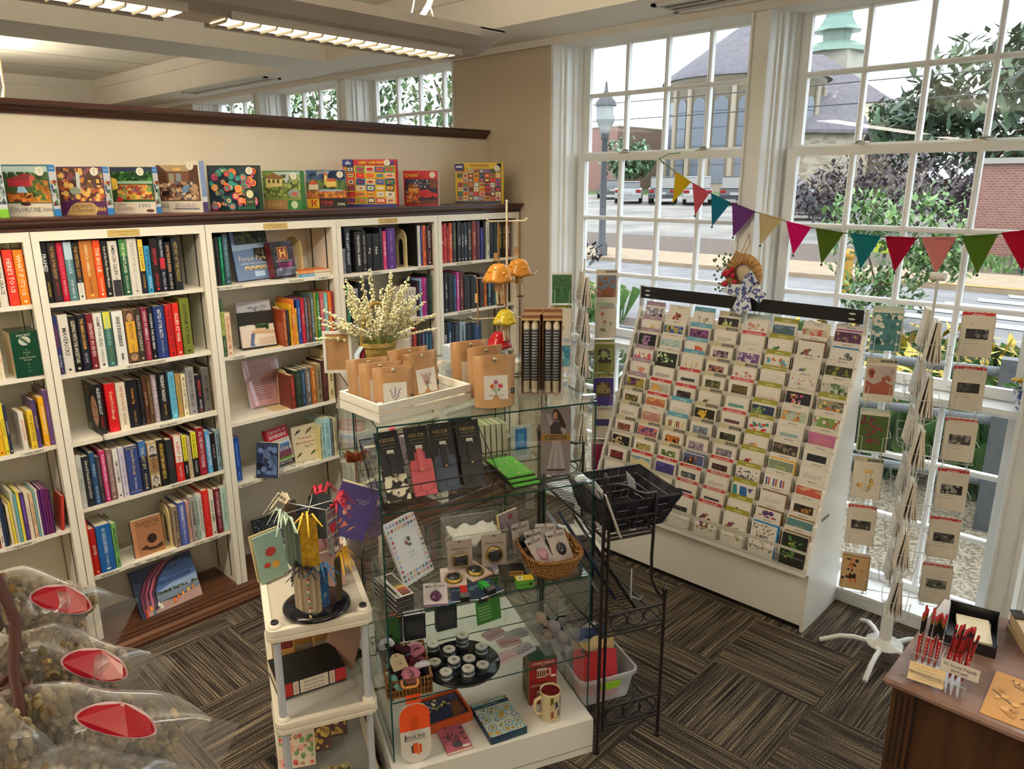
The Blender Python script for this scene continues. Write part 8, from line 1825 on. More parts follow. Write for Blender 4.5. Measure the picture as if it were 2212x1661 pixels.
tag(g.build('price_sign', None, (-.43, 2.379, ZD + .052), (-.3, 0, rad(2))), 'grey sign for soccer pencils leaning on the front of the pencil pocket', 'sign')
tr_ = empty('desk_tray', (-.475, 2.62, ZD), rad(10), 'black open tray with yellowish papers on the desk behind the pencils', 'tray'); w, d = .15, .22
G().box(0, w, 0, d, 0, .003, '#16161b/s').box(0, w, 0, .003, .0032, .04, '#16161b/s').box(0, w, d - .003, d, .0032, .06, '#16161b/s').box(0, .003, .0032, d - .0032, .0032, .05, '#16161b/s').box(w - .003, w, .0032, d - .0032, .0032, .05, '#16161b/s').build('body', tr_)
for i in range(6):
    g = G().box(-.05, .05, -.08, .08, 0, .004, ['#c8b88a', '#d4cbb0'][i % 2]); c = Vector((.08, .11, .0035 + i * .0045)); c.rotate(Euler((0, 0, rad(10)))); tag(g.build('paper_slip', None, Vector((-.475, 2.62, ZD)) + c, (0, 0, rad(10 + 3 * (i % 3)))), 'pale slip of paper, %s from the bottom of the stack in the black tray' % ORD[i], 'paper', 'slips in the black tray')
sp = empty('stapler', (-.325, 2.90, ZD), rad(-62), 'beige and black stapler at the edge of the desk top', 'stapler')
G().box(0, .2, -.02, .02, 0, .012, '#a8906c/s').build('base_plate', sp); G().prism([(0, .03), (.01, .022), (.19, .014), (.2, .02), (.2, .05), (.03, .062), (0, .055)], -.016, .016, '#b09a78/s', 'y').build('arm', sp); G().box(-.004, .05, -.018, .018, .0605, .068, '#16161a/g').box(.0, .012, -.0165, .0165, .015, .03, '#8a8c90/m').build('head_cap', sp)
tag(G().box(0, .11, 0, .15, 0, .0006, '#c4c0c0').build('paper_sheet', None, (-.553, 2.79, ZD), (0, 0, rad(0))), 'white sheet of paper at the window corner of the desk top', 'paper')
g = G().box(0, .22, 0, .26, 0, .002, '#b8843c'); P = Pic(g, (0, 0, .002), (1, 0, 0), (0, 1, 0), .22, .26); RR = random.Random(5)
for i in range(12): x, y, t = RR.uniform(.15, .85), RR.uniform(.15, .85), RR.choice((.5, -.6, 1.0, -.2, 2.6)); P.line([(x - .16 * cos(t), y - .16 * sin(t)), (x + .16 * cos(t), y + .16 * sin(t))], .0045, '#2a2018')
P.specks(30, .1, .9, .1, .9, .012, ['#a8742c', '#c89a54'], 3); tag(g.build('paper_folder', None, (-.30, 2.318, ZD), (0, 0, rad(2))), 'mustard-yellow folder with dark pen strokes on the front of the desk', 'folder')
# ================================================================= bunting, wreath, vase
FLG = [(-2.448, 2.338, -2.346, 2.282, -2.458, 2.163, '#b89a1c', 'yellow'), (-2.33, 2.274, -2.222, 2.223, -2.303, 2.098, '#a84858', 'rose'), (-2.205, 2.216, -2.086, 2.169, -2.189, 2.039, '#14607c', 'blue'), (-2.073, 2.168, -1.935, 2.123, -2.054, 1.985, '#5a3070', 'purple'), (-1.908, 2.119, -1.777, 2.088, -1.888, 1.949, '#a89a78', 'cream'), (-1.751, 2.077, -1.619, 2.051, -1.699, 1.908, '#b00c5c', 'magenta'), (-1.589, 2.047, -1.449, 2.031, -1.543, 1.87, '#42581c', 'olive green'), (-1.41, 2.03, -1.268, 2.02, -1.345, 1.856, '#14646c', 'teal'), (-1.244, 2.021, -1.107, 2.021, -1.184, 1.856, '#8a0c2c', 'crimson'), (-1.081, 2.024, -.938, 2.032, -1.0, 1.859, '#b06a6c', 'dusty pink'), (-.915, 2.037, -.775, 2.053, -.83, 1.874, '#42601c', 'leaf green'), (-.759, 2.059, -.62, 2.083, -.66, 1.902, '#980c28', 'scarlet'), (-.60, 2.09, -.46, 2.12, -.53, 1.93, '#14607c', 'sky blue')]
YB_ = 3.955
bn = empty('bunting', (-2.567, YB_, 2.416), 0, 'felt bunting of coloured triangles strung across the windows', 'bunting')
g = G().tube([(0, 0, 0)] + [(x - -2.567, 0, z - 2.416) for f in FLG for x, z in ((f[0], f[1]), (f[2], f[3]))], .003, '#4a6a2c', 6).tube([(0, .22, .04), (0, .1, .03), (0, 0, 0), (.02, -.004, -.012), (.035, 0, -.03)], .004, '#3c6a2c', 6); g.build('cord', bn)
for x0, z0, x1, z1, xt, zt, k, nm in FLG:
    nx = 6; vs = []
    for j in range(7):
        t = j / 6; a = Vector((x0, z0)).lerp(Vector((xt, zt)), t); b = Vector((x1, z1)).lerp(Vector((xt, zt)), t)
        for i in range(nx + 1): p = a.lerp(b, i / nx); vs.append((p.x + 2.567, .004 * sin(i * 1.3 + x0 * 9) * (1 - t) - .003, p.y - 2.416))
    fs = [(j * (nx + 1) + i, (j + 1) * (nx + 1) + i, (j + 1) * (nx + 1) + i + 1, j * (nx + 1) + i + 1) for j in range(6) for i in range(nx)]; m = len(vs)
    g = G().add(vs + [(x, y + .003, z) for x, y, z in vs], fs + [tuple(m + q for q in f[::-1]) for f in fs], k + '/c', True)
    g.tube([(x0 + 2.567, -.002, z0 - 2.416), (x1 + 2.567, -.002, z1 - 2.416)], .005, k + '/c', 6)
    g.tube([(x0 + 2.567, -.001, z0 - 2.416), (xt + 2.567, -.001, zt - 2.416), (x1 + 2.567, -.001, z1 - 2.416)], .0022, shade(k, 1.25) + '/c', 4)
    pn = g.build('pennant', bn); pn['label'] = nm + ' triangular pennant'
    G().ball((xt + 2.567, -.002, zt - 2.416 - .006), .007, '#3a5a5c/c', 8).build('pompom', pn)
wr = empty('straw_wreath', (-1.965, 3.94, 1.785), 0, 'straw hat wreath with red flowers and a blue and white bow on the window post', 'wreath')
g = G(); g.tube([(.085 * cos(t * pi / 20), 0, .085 * sin(t * pi / 20)) for t in range(40)], [.026 + .003 * (t % 2) for t in range(40)], '#a8824c', 9, True, .8)
for i in range(40): t = i * pi / 20; g.tube([(.058 * cos(t), -.012, .058 * sin(t)), (.085 * cos(t + .08), -.026, .085 * sin(t + .08)), (.113 * cos(t + .14), -.006, .113 * sin(t + .14))], .004, ['#b8945c', '#96703c'][i % 2], 5)
g.build('straw_ring', wr); G().lathe([(0, .0), (.05, .0), (.058, .006), (.03, .012), (0, .014)], '#b0a088', 20).build('hat_crown', wr, (0, .004, 0), (pi / 2, 0, 0))
G().box(-.03, .03, -.002, .002, 0, .05, '#9a7444').build('kraft_tag', wr, (-.04, -.024, .07), (0, .5, 0))
G().tube([(-.03, -.01, .09), (-.01, .0, .15), (.0, .03, .22)], .002, '#8a6a3c', 5).tube([(-.01, -.01, .1), (.01, .02, .16), (.0, .03, .22)], .002, '#8a6a3c', 5).build('hanger', wr)
RR = random.Random(14); g = G(); lf = G()
for i in range(9):
    x, z = -.075 + RR.uniform(-.035, .05), -.03 + RR.uniform(-.06, .06); g.lathe([(.0, .012), (.010, .006), (.017, .002), (.012, 0), (0, 0)], '#a81830', 9, (0, 0, 0)); k = len(g.v)
    g.v[-45:] = [(a + x, -.034 - c, b + z) for a, b, c in g.v[-45:]]
g.build('red_flower', wr)
for i in range(34):
    t = RR.uniform(1.8, 4.2); L = RR.uniform(.06, .16); p = Vector((L * cos(t) - .03, -.028 - RR.random() * .015, L * sin(t) * .8 - .01)); u = Vector((cos(t), 0, sin(t))) * .02; n_ = Vector((-sin(t), 0, cos(t))) * .009
    lf.add([tuple(p), tuple(p + u * .5 + n_), tuple(p + u), tuple(p + u * .5 - n_ + Vector((0, -.003, 0)))], [(0, 1, 2, 3)], ['#4a6a3c', '#5a7a44', '#3c5a34'][i % 3])
lf.build('leaves', wr)['kind'] = 'stuff'
noise_mat('toile', [(.0, '#c8ccd4'), (.5, '#ccd0d6'), (.54, '#3c508c'), (.66, '#24387c'), (.7, '#c4c8d2'), (1., '#ccd0d6')], 42, 2, .6)
bw = G()
def loop(pts, w):
    v = []; 
    for i, (x, y, z) in enumerate(pts):
        a = Vector(pts[max(0, i - 1)]); b = Vector(pts[min(len(pts) - 1, i + 1)]); d = (b - a); n_ = Vector((-d.z, 0, d.x)).normalized() * w / 2; v += [tuple(Vector((x, y, z)) + n_), tuple(Vector((x, y, z)) - n_)]
    m = len(v); f = [(2 * i, 2 * i + 1, 2 * i + 3, 2 * i + 2) for i in range(len(pts) - 1)]
    bw.add(v + [(a, b + .002, c) for a, b, c in v], f + [tuple(m + q for q in t[::-1]) for t in f], 'toile', True)
cx_, cz_ = .03, -.085
loop([(cx_, -.04, cz_), (cx_ + .03, -.06, cz_ + .05), (cx_ + .055, -.065, cz_ + .085), (cx_ + .06, -.05, cz_ + .06), (cx_ + .01, -.035, cz_)], .07); loop([(cx_, -.04, cz_), (cx_ - .06, -.06, cz_ + .0), (cx_ - .105, -.06, cz_ - .015), (cx_ - .06, -.045, cz_ - .012), (cx_, -.035, cz_)], .06)
loop([(cx_, -.04, cz_), (cx_ + .05, -.055, cz_ + .005), (cx_ + .12, -.05, cz_ - .035)], .065); loop([(cx_, -.04, cz_), (cx_ - .005, -.055, cz_ - .06), (cx_ - .035, -.05, cz_ - .13)], .06); loop([(cx_, -.042, cz_), (cx_ + .02, -.057, cz_ - .06), (cx_ + .03, -.05, cz_ - .115)], .06)
bw.ball((cx_, -.055, cz_), (.016, .012, .016), 'toile', 10); bw.build('bow', wr)
vs_ = put(G().lathe([(0, 0), (.03, 0), (.028, .01), (.042, .05), (.046, .085), (.05, .092), (.045, .088), (.04, .05), (0, .02)], 'toile', 24), 'flower_vase', 0, 0, 0, 'blue and white china vase of yellow flowers on the high window ledge', 'vase'); vs_.location = (-.585, 4.09, 1.251)
g = G(); lv = G(); RR = random.Random(4)
for i in range(10):
    t = RR.uniform(0, 6.3); L = RR.uniform(.03, .09); z = RR.uniform(.11, .16); lv.tube([(0, 0, .06), (L * cos(t), L * sin(t), z)], .0018, '#4a7a34', 4); k = '#c8961c' if i % 3 else '#d8b02c'
    for q in range(8): a = q * pi / 4; g.ball((L * cos(t) + .014 * cos(a), L * sin(t) + .010 * sin(a), z + .003 * sin(a * 2)), (.009, .008, .006), k, 6)
    g.ball((L * cos(t), L * sin(t), z + .004), .007, '#7a5a14', 7)
    b = Vector((L * cos(t + .6), L * sin(t + .6), z - .03)); lv.add([tuple(b), tuple(b + Vector((.03 * cos(t), .03 * sin(t), .015))), tuple(b + Vector((.05 * cos(t), .05 * sin(t), .0))), tuple(b + Vector((.03 * cos(t + .5), .03 * sin(t + .5), -.005)))], [(0, 1, 2, 3)], '#4f8a3c')
g.build('yellow_blossom', vs_); lv.build('stems', vs_)
# ================================================================= cellophane bags on the rusty stand in front
noise_mat('dried_petals', [(.2, '#4a3a24'), (.4, '#7a6238'), (.5, '#9a8a6a'), (.6, '#5c5a3a'), (.75, '#b09a74')], 26, 3, .8, .6, kind='cells')
RT = Vector((.7232, .6906, -.0016)); DN = Vector((.1791, -.1897, -.9654)); FW = Vector((-.667, .698, -.261))
def hanging_bag(A, B, w, th, lab, tag_at, seed):
    A, B = Vector(A), Vector(B); ax = (B - A); L = ax.length; ax.normalize(); wd = ax.cross(-FW).normalized(); wd = -wd if wd.z < 0 else wd; nn = ax.cross(wd).normalized()
    if nn.dot(FW) > 0: nn = -nn
    R = random.Random(seed); n, m = 16, 22; g = G(); v = []
    ph = [R.uniform(0, 6) for _ in range(6)]
    for i in range(n + 1):
        t = i / n; sh = min(1, (.35 + 2.2 * t)) * (1 if t < .86 else 1 - .1 * (t - .86) / .14); dep = th * max(.05, min(1, 2.6 * t) * min(1, (1.04 - t) * 3.0))
        for j in range(m):
            a = 2 * pi * j / m; cr_ = 1 + .05 * sin(5 * a + 9 * t + ph[0]) + .04 * sin(9 * a - 14 * t + ph[1])
            p = ax * (L * t) + wd * (w / 2 * sh * cos(a) * (1 + .04 * sin(7 * t + ph[2]))) + nn * (dep / 2 * sin(a) * cr_ + .006 * sin(10 * t + ph[3])); v.append(tuple(p))
    f = [(i * m + j, i * m + (j + 1) % m, (i + 1) * m + (j + 1) % m, (i + 1) * m + j) for i in range(n) for j in range(m)]
    g.add(v, f, 'cellophane', True)
    fl_ = [tuple(Vector(p)) for p in v[n * m:]]                                    # flat crimped end
    for s in (1,): g.add([fl_[0], fl_[m // 2], tuple(Vector(fl_[m // 2]) + ax * .03), tuple(Vector(fl_[0]) + ax * .028)], [(0, 1, 2, 3)], 'cellophane')
    o = g.build('cellophane_bag', None, A); tag(o, lab, 'bag', 'cellophane bags of dried petals')
    q = G()
    for i in range(330):
        t = R.uniform(.1, .88); a = R.uniform(0, 2 * pi); rr = R.random() ** .4; sh = min(1, (.35 + 2.2 * t)); dep = th * min(1, 2.6 * t) * min(1, (1.0 - t) * 3.0)
        c = ax * (L * t) + wd * (w / 2 * .84 * sh * rr * cos(a)) + nn * (dep / 2 * .76 * rr * sin(a)); s = R.uniform(.0045, .0085)
        k0 = len(q.v); q.ball((0, 0, 0), (s, s * .75, s * .5), R.choice(['dried_petals', '#7a6844', '#8a7c5a', '#5a5234', '#a09070', '#6a5230']), 6)
        M_ = Euler((R.uniform(0, 3), R.uniform(0, 3), 0)).to_matrix(); q.v[k0:] = [tuple(M_ @ Vector(p) + c) for p in q.v[k0:]]
    q.build('dried_petals', o)['kind'] = 'stuff'
    if tag_at:
        t, off, tr_w, tr_h = tag_at; c = ax * (L * t) + wd * off + nn * (th / 2 * 1.04); e = G()
        for s_, k, dz in ((1.08, '#d8b8bc', 0), (1, '#a81428/g', .0006)): e.poly([tuple(c + nn * dz + ax * (tr_w * s_ * cos(2 * pi * i / 28)) + wd * (tr_h * s_ * sin(2 * pi * i / 28)) - nn * (th * .25 * (sin(2 * pi * i / 28)) ** 2 * (1 if wd.z > 0 else 0) * (1 if sin(2 * pi * i / 28) > 0 else .0))) for i in range(28)], k)
        e.build('oval_sticker', o)
    return o
hanging_bag((-.862, .10, 1.888), (-.832, .212, 1.815), .07, .055, 'uppermost cellophane bag of dried petals with a red oval sticker, on the rusty stand', (.62, .025, .028, .011), 1)
hanging_bag((-.812, .105, 1.842), (-.762, .215, 1.765), .08, .055, 'middle cellophane bag of dried petals with a pink-red oval sticker, on the rusty stand', (.66, .025, .03, .012), 2)
hanging_bag((-.748, .09, 1.815), (-.668, .235, 1.726), .09, .065, 'biggest cellophane bag of dried petals, a bright red oval sticker on top, lowest but one', (.55, .032, .034, .011), 3)
hanging_bag((-.705, .075, 1.775), (-.655, .19, 1.70), .09, .06, 'lowest cellophane bag of dried petals hanging on the rusty stand', (.75, .025, .02, .01), 4)
hanging_bag((-.715, .085, 1.845), (-.69, .098, 1.72), .07, .04, 'milky upright cellophane bag hanging closest to the rusty stem', None, 5)
st_ = empty('rusty_stand', (-.66, .06, 0), 0, 'rusty twig-like metal stand carrying the cellophane bags', 'stand')
def SP(p): return (p[0] + .66, p[1] - .06, p[2])
G().tube([SP(p) for p in ((-.66, .06, .01), (-.665, .07, .8), (-.668, .08, 1.5), (-.682, .092, 1.781), (-.713, .107, 1.811), (-.754, .114, 1.84), (-.79, .129, 1.869), (-.811, .125, 1.91), (-.83, .10, 1.97))], [.012, .011, .009, .006, .005, .005, .0055, .005, .003], '#4a241c', 8).build('stem', st_)
G().lathe([(0, 0), (.16, 0), (.16, .008), (.02, .014)], '#4a241c', 28).build('base', st_)
for a, b in (((-.79, .129, 1.869), (-.775, .122, 1.845)), ((-.754, .114, 1.84), (-.735, .125, 1.822)), ((-.754, .114, 1.84), (-.775, .10, 1.825)), ((-.713, .107, 1.811), (-.70, .11, 1.79)), ((-.713, .107, 1.811), (-.735, .092, 1.80))): G().tube([SP(a), SP((a[0] * .4 + b[0] * .6, a[1] * .4 + b[1] * .6, a[2] * .3 + b[2] * .7 - .004)), SP(b)], .004, '#4a241c', 6).build('twig', st_)
# ================================================================= outside
GAIN = .5
def gz(y): return -.15 + .027 * (y - 5)
noise_mat('asphalt', [(.3, '#85858a'), (.6, '#98989c'), (.75, '#a6a4a2')], 1.6, 6, .9)
noise_mat('lot', [(.35, '#7e7c7e'), (.5, '#96928e'), (.65, '#aaa69e')], .35, 5, .9)
noise_mat('concrete', [(.3, '#b09a80'), (.7, '#c0ab90')], 3, 4, .9)
noise_mat('gravel', [(.3, '#8a7a64'), (.5, '#b0a188'), (.7, '#c8bca4')], 60, 3, .9, kind='cells')
noise_mat('lawn', [(.3, '#4a6a34'), (.7, '#66864a')], 4, 5, .9)
noise_mat('mulch', [(.3, '#5a4a40'), (.7, '#75655a')], 14, 4, .9)
noise_mat('stone', [(.2, '#a89a88'), (.5, '#bdb09c'), (.8, '#cbbfae')], 1.4, 3, .9, kind='cells', stretch=(1, 1, 2.5))
noise_mat('slate', [(.3, '#76727e'), (.6, '#86828c'), (.8, '#92848a')], 2.5, 6, .9)
def brickmat(n, a, b, s):
    m, nt, bs = newmat(n); tc = N(nt, 'TexCoord'); mp = N(nt, 'Mapping'); mp.inputs['Rotation'].default_value = (pi / 2, 0, 0); t = N(nt, 'TexBrick'); t.inputs['Scale'].default_value = s
    t.inputs['Color1'].default_value = rgb(a); t.inputs['Color2'].default_value = rgb(b); t.inputs['Mortar'].default_value = rgb('#b8aca4'); nt.links.new(tc.outputs['Object'], mp.inputs[0]); nt.links.new(mp.outputs[0], t.inputs['Vector']); nt.links.new(t.outputs[0], bs.inputs['Base Color']); MATS[n] = m
brickmat('brick', '#96584c', '#a86e5e', 4.)
def strip(name, y0, y1, k, x0=-75, x1=40, dz=0., h=.4, sk=0.):
    return struct(G().add([(x0, y0 - sk * x0, gz(y0) + dz), (x1, y0 - sk * x1, gz(y0) + dz), (x1, y1 - sk * x1, gz(y1) + dz), (x0, y1 - sk * x0, gz(y1) + dz)] + [(x, y, gz(4) - h) for x, y in ((x0, y0), (x1, y0), (x1, y1), (x0, y1))], [(0, 1, 2, 3), (7, 6, 5, 4), (0, 4, 5, 1), (1, 5, 6, 2), (2, 6, 7, 3), (3, 7, 4, 0)], k), name)
strip('ground_gravel', 4.33, 7.6, 'gravel'); strip('ground_bed', 7.6, 10.6, 'mulch', dz=.03); rd = strip('road', 10.6, 17.0, 'asphalt'); strip('sidewalk', 17.0, 19.2, 'concrete', dz=.1); strip('ground_verge', 19.2, 23.5, 'mulch', dz=.08); strip('parking_lot', 23.5, 56, 'lot'); strip('lawn', 56, 110, 'lawn', -110, 80)
g = G()
for i in range(5):
    y = 13.6 + .75 * i; x = -4.3 + .35 * i; g.add([(x, y, gz(y) + .012), (x + 3.2, y - .2, gz(y - .2) + .012), (x + 3.1, y + .2, gz(y + .2) + .012), (x - .1, y + .4, gz(y + .4) + .012)], [(0, 1, 2, 3)], '#c8cac8')
for p in (((-7.6, 11.6), (-5.2, 11.2)), ((-7.6, 11.6), (-6.6, 10.8)), ((-7.2, 11.3), (-5.0, 11.0))): (a, b), (c, d) = p; g.add([(a, b, gz(b) + .012), (c, d, gz(d) + .012), (c, d + .12, gz(d) + .014), (a, b + .12, gz(b) + .014)], [(0, 1, 2, 3)], '#c8cac8')
g.add([(-5.2, 17.0, gz(17) + .11), (3, 17.0, gz(17) + .11), (3, 17.25, gz(17) + .112), (-5.2, 17.25, gz(17) + .112)], [(0, 1, 2, 3)], '#c8a03c'); g.build('road_marking', rd)
# church
CC = (-36.3, 70); ch = empty('church', CC + (1.6,), 0, 'pale stone church with a round apse, grey roofs and a green copper spire across the road', 'church'); R0 = 7.0
G().lathe([(R0, -1), (R0, 9.3), (R0 + .25, 9.4), (R0 + .25, 9.8)], '#c0b09a', 48).build('apse_wall', ch); G().lathe([(R0 + .7, 9.7), (R0 + .6, 10), (.1, 15.2)], 'slate', 48).ball((0, 0, 15.5), .25, 'slate', 8).build('apse_roof', ch)
for i in range(13):
    t = -1.06 + (i - 6) * .30; u = Vector((cos(t), sin(t), 0)); v = Vector((-sin(t), cos(t), 0)); o = [(-.62, .6), (.62, .6), (.62, 7.4)] + [(.62 * cos(a * pi / 8), 7.4 + .62 * sin(a * pi / 8)) for a in range(1, 8)] + [(-.62, 7.4)]
    g = G().poly([tuple(u * (R0 + .06) + v * a + Vector((0, 0, b))) for a, b in o], '#7c8494/s')
    for zz in (2.2, 3.8, 5.4, 6.8): g.poly([tuple(u * (R0 + .08) + v * a + Vector((0, 0, b))) for a, b in ((-.62, zz), (.62, zz), (.62, zz + .08), (-.62, zz + .08))], '#5c6470')
    g.build('arched_window', ch); q = u * (R0 + .12); w_ = Vector((cos(t + .15), sin(t + .15), 0)) * (R0 + .1); G().tube([tuple(w_), tuple(w_ + Vector((0, 0, 9)))], .26, '#c8b8a2', 6).build('pilaster', ch)
def gab(L, Wd, h0, h1, o, rz, nm, wk='#c0b09c', rk='slate'):
    M_ = Matrix.Translation(o) @ Matrix.Rotation(rz, 4, 'Z'); g = G(); g.T = M_; g.box(0, L, -Wd / 2, Wd / 2, -1, h0, wk).prism([(-Wd / 2, h0), (Wd / 2, h0), (0, h1 - .2)], .02, L - .02, wk, 'x'); g.build(nm + '_wall', ch)
    g = G(); g.T = M_; g.prism([(-Wd / 2 - .5, h0 - .3), (0, h1), (Wd / 2 + .5, h0 - .3), (Wd / 2 + .5, h0), (0, h1 + .35), (-Wd / 2 - .5, h0)], -.3, L + .3, rk, 'x'); g.build(nm + '_roof', ch); return M_
gab(7, 5, 5.2, 8.2, (4.2, -1.2, 0), rad(52), 'transept', 'stone'); gab(3.8, 4, 4.9, 7.4, (10.2, 8.2, 0), rad(50), 'annex', 'stone')
V_ = Vector((-.69, .725, 0)); A_, B_ = Vector((-2.6, 2.9, 0)), Vector((8.9, 13.6, 0)); q = [A_, B_, B_ + V_ * 10, A_ + V_ * 10]; up = Vector((0, 0, 8.4))
G().add([tuple(p - Vector((0, 0, 1))) for p in q] + [tuple(p + up) for p in q], [(0, 1, 5, 4), (1, 2, 6, 5), (2, 3, 7, 6), (3, 0, 4, 7)], '#c8b8a0').build('nave_wall', ch)
e = [tuple(p + up + (p - (A_ + B_ + V_ * 10) / 2) * .05) for p in q]; r1, r2 = A_ + V_ * 5 + Vector((0, 0, 13.6)), A_.lerp(B_, .66) + V_ * 5 + Vector((0, 0, 13.6))
G().add(e + [tuple(r1), tuple(r2)], [(0, 1, 5, 4), (1, 2, 5), (2, 3, 4, 5), (3, 0, 4), (3, 2, 1, 0)], 'slate').build('nave_roof', ch)
D_ = (B_ - A_).normalized()
for i in range(6):
    for j in range(3): c = A_ + D_ * (6.2 + i * 1.45 + .5 * (j % 2)) - V_ * .06 + Vector((0, 0, 1.6 + j * 1.9)); w_ = D_ * .2; G().poly([tuple(c - w_), tuple(c + w_), tuple(c + w_ + Vector((0, 0, .85))), tuple(c - w_ + Vector((0, 0, .85)))], '#5a5a60').build('slit_window', ch)
tx, ty = .6, 19.1
G().box(tx - 2.3, tx + 2.3, ty - 2.3, ty + 2.3, -1, 14.6, '#b8b4a4').build('tower', ch)
G().lathe([(3.4, 14.4), (3.2, 14.9), (2.0, 15.5), (1.5, 15.6), (1.6, 16.5), (2.6, 16.6), (2.0, 17.1), (1.5, 18.), (1.0, 25), (.1, 36)], '#7fa49a', 8, (tx, ty, 0), smooth=False).build('spire', ch)
# brick blocks
for nm, x0, x1, y, d, h, lab in (('brick_building', -60, -46.5, 64, 8, 6.2, 'low red brick building behind the parked cars beside the church'), ('brick_wall', -5.0, 12, 22.6, .5, 2.4, 'red brick garden wall with a pale coping across the road')):
    r = empty(nm, (x0, y, gz(y)), 0, lab, 'building' if d > 1 else 'wall'); G().box(0, x1 - x0, 0, d, -.5, h, 'brick').build('brickwork', r); G().box(-.1, x1 - x0 + .1, -.1, d + .1, h, h + .14, '#c0bcb4').build('coping', r)
# cars
def car(x, y, rz, k, lab, suv=0):
    r = empty('car', (x, y, gz(y)), rz, lab, 'car'); H = 1.7 if suv else 1.42; L = 4.6
    lo = [(-2.3, .35), (2.25, .35), (2.3, .7), (2.1, .88), (1.1, .98), (-1.7, 1.02), (-2.25, .95), (-2.32, .6)]
    G().prism(lo, -.88, .88, k + '/g', 'y').build('body', r)
    top = [(1.05, .97), (.35, H), (-1.2 if not suv else -1.9, H), (-1.95 if not suv else -2.2, 1.0)]
    G().prism(top, -.76, .76, '#3a4048/g', 'y', None).prism([(.4, H - .02), (.3, H + .03), (-1.25 if not suv else -1.9, H + .03), (-1.3 if not suv else -1.95, H - .02)], -.74, .74, k + '/g', 'y').build('cabin', r)
    for a in (1.4, -1.4):
        for b in (-.8, .8): q = G().lathe([(.18, -.1), (.33, -.1), (.33, .1), (.18, .1), (0, .08)], '#1c1c1e', 18).lathe([(0, .105), (.2, .105)], '#9a9ca0/m', 12).lathe([(0, -.105), (.2, -.105)], '#9a9ca0/m', 12); q.build('wheel', r, (a, b, .33), (pi / 2, 0, 0))
    for b in (-.68, .68): G().box(-2.34, -2.28, b - .17, b + .17, .72, .9, '#a82c2c/g').build('tail_light', r)
    G().box(-2.345, -2.32, -.26, .26, .6, .76, '#c8c8c4').build('number_plate', r)
for a in ((-36.6, 49.6, 2.3, '#6a7078', 'grey car in the back row of the lot, first from the lamp post', 0), (-31.2, 44.5, 2.15, '#c0c4c8', 'silver sedan parked second from the lamp post across the road', 0), (-28.6, 44.8, 2.1, '#5e6068', 'dark grey minivan parked beside the silver sedan', 1), (-25.9, 44.6, 2.1, '#c8c8c4', 'white SUV parked beside the dark grey minivan', 1), (-23.6, 45.2, 2.05, '#4e5058', 'dark SUV parked beside the white SUV across the road', 1), (-25.4, 51, 2.0, '#a8acb0', 'pale grey car behind the dark SUV', 1), (-22.4, 50, 2.0, '#8a949c', 'grey car at the post end of the back row', 1), (-16.6, 37.6, .2, '#a82034', 'red SUV parked in front of the purple-leaved bush', 1), (-14.6, 34.2, .2, '#3c424a', 'dark sedan parked in front of the red SUV', 0)): car(*a)
# trees and beds
def leaf(g, c, s, k, R):
    a = Vector((R.gauss(0, 1), R.gauss(0, 1), R.gauss(0, 1))).normalized(); b = a.cross(Vector((0, 0, 1.001))).normalized() * s * .45; a = a * s; c = Vector(c); g.add([tuple(c - a), tuple(c + b), tuple(c + a), tuple(c - b)], [(0, 1, 2, 3)], k)
def tree(x, y, z0, blobs, n, s, ks, lab, cat='tree', nm='leafy_tree', trunk=.16):
    r = empty(nm, (x, y, gz(y)), 0, lab, cat); R = random.Random(int(abs(x * 31 + y * 7))); g = G()
    for (cx, cy, cz, a, b) in blobs:
        for i in range(n):
            u = Vector((R.gauss(0, 1), R.gauss(0, 1), R.gauss(0, 1))).normalized() * (R.random() ** .35); leaf(g, (cx + u.x * a, cy + u.y * a, cz + u.z * b), s * R.uniform(.7, 1.3), R.choice(ks), R)
    o = g.build('crown', r); o['kind'] = 'stuff'; q = G().tube([(0, 0, -.2), (.05, 0, z0 * .6), (0, .05, z0)], [trunk, trunk * .8, trunk * .5], '#5a4a3c', 8)
    for (cx, cy, cz, a, b) in blobs: q.tube([(0, .02, z0 * .7), (cx * .5, cy * .5, (z0 * .7 + cz) / 2), (cx, cy, cz)], [trunk * .5, trunk * .35, trunk * .15], '#5a4a3c', 5)
    q.build('trunk', r)
GR = ['#4a6a4c', '#5a7a58', '#3c5a44', '#6a8a64']
tree(-9.6, 44, 3, [(0, 0, 6, 4, 2.6), (3.5, 0, 7, 3.6, 2.6), (-2.6, -1, 4, 2.6, 2.2), (6.5, 1, 5.2, 4, 3), (2, -1, 3, 5, 2)], 700, .42, GR, 'big dark green tree behind the brick wall across the road', trunk=.4)
tree(-4.5, 30, 2.5, [(0, 0, 4.4, 2.6, 2.2), (2.5, 0, 5.4, 3, 2.4), (5.5, 0, 4, 3, 3)], 600, .3, GR, 'green tree rising right behind the brick garden wall')
tree(-19, 60, 3, [(0, 0, 5.5, 2.2, 1.6)], 420, .4, GR, 'small round tree beyond the church annex')
tree(-10.2, 30.6, 1, [(0, 0, 1.7, 2.2, 1.5), (2.2, -.2, 1.5, 1.9, 1.3), (-1.6, 0, 1.2, 1.5, 1.1), (3.6, -.6, 1.1, 1.4, 1.)], 900, .15, ['#6a5a64', '#5a4c58', '#7c6c74', '#86787a'], 'wide purple-leaved smoke bush across the road', 'bush', 'purple_bush')
tree(-4.0, 12.6, .8, [(0, 0, 1.0, .8, .6), (.5, .1, 1.6, .7, .5), (-.4, 0, 1.7, .55, .45), (.9, 0, 1.15, .5, .4), (.1, 0, .5, .7, .4)], 420, .075, ['#6a9a50', '#86b060', '#5a8a48', '#9cc074'], 'young bright green ginkgo tree by the kerb outside the window', trunk=.04)
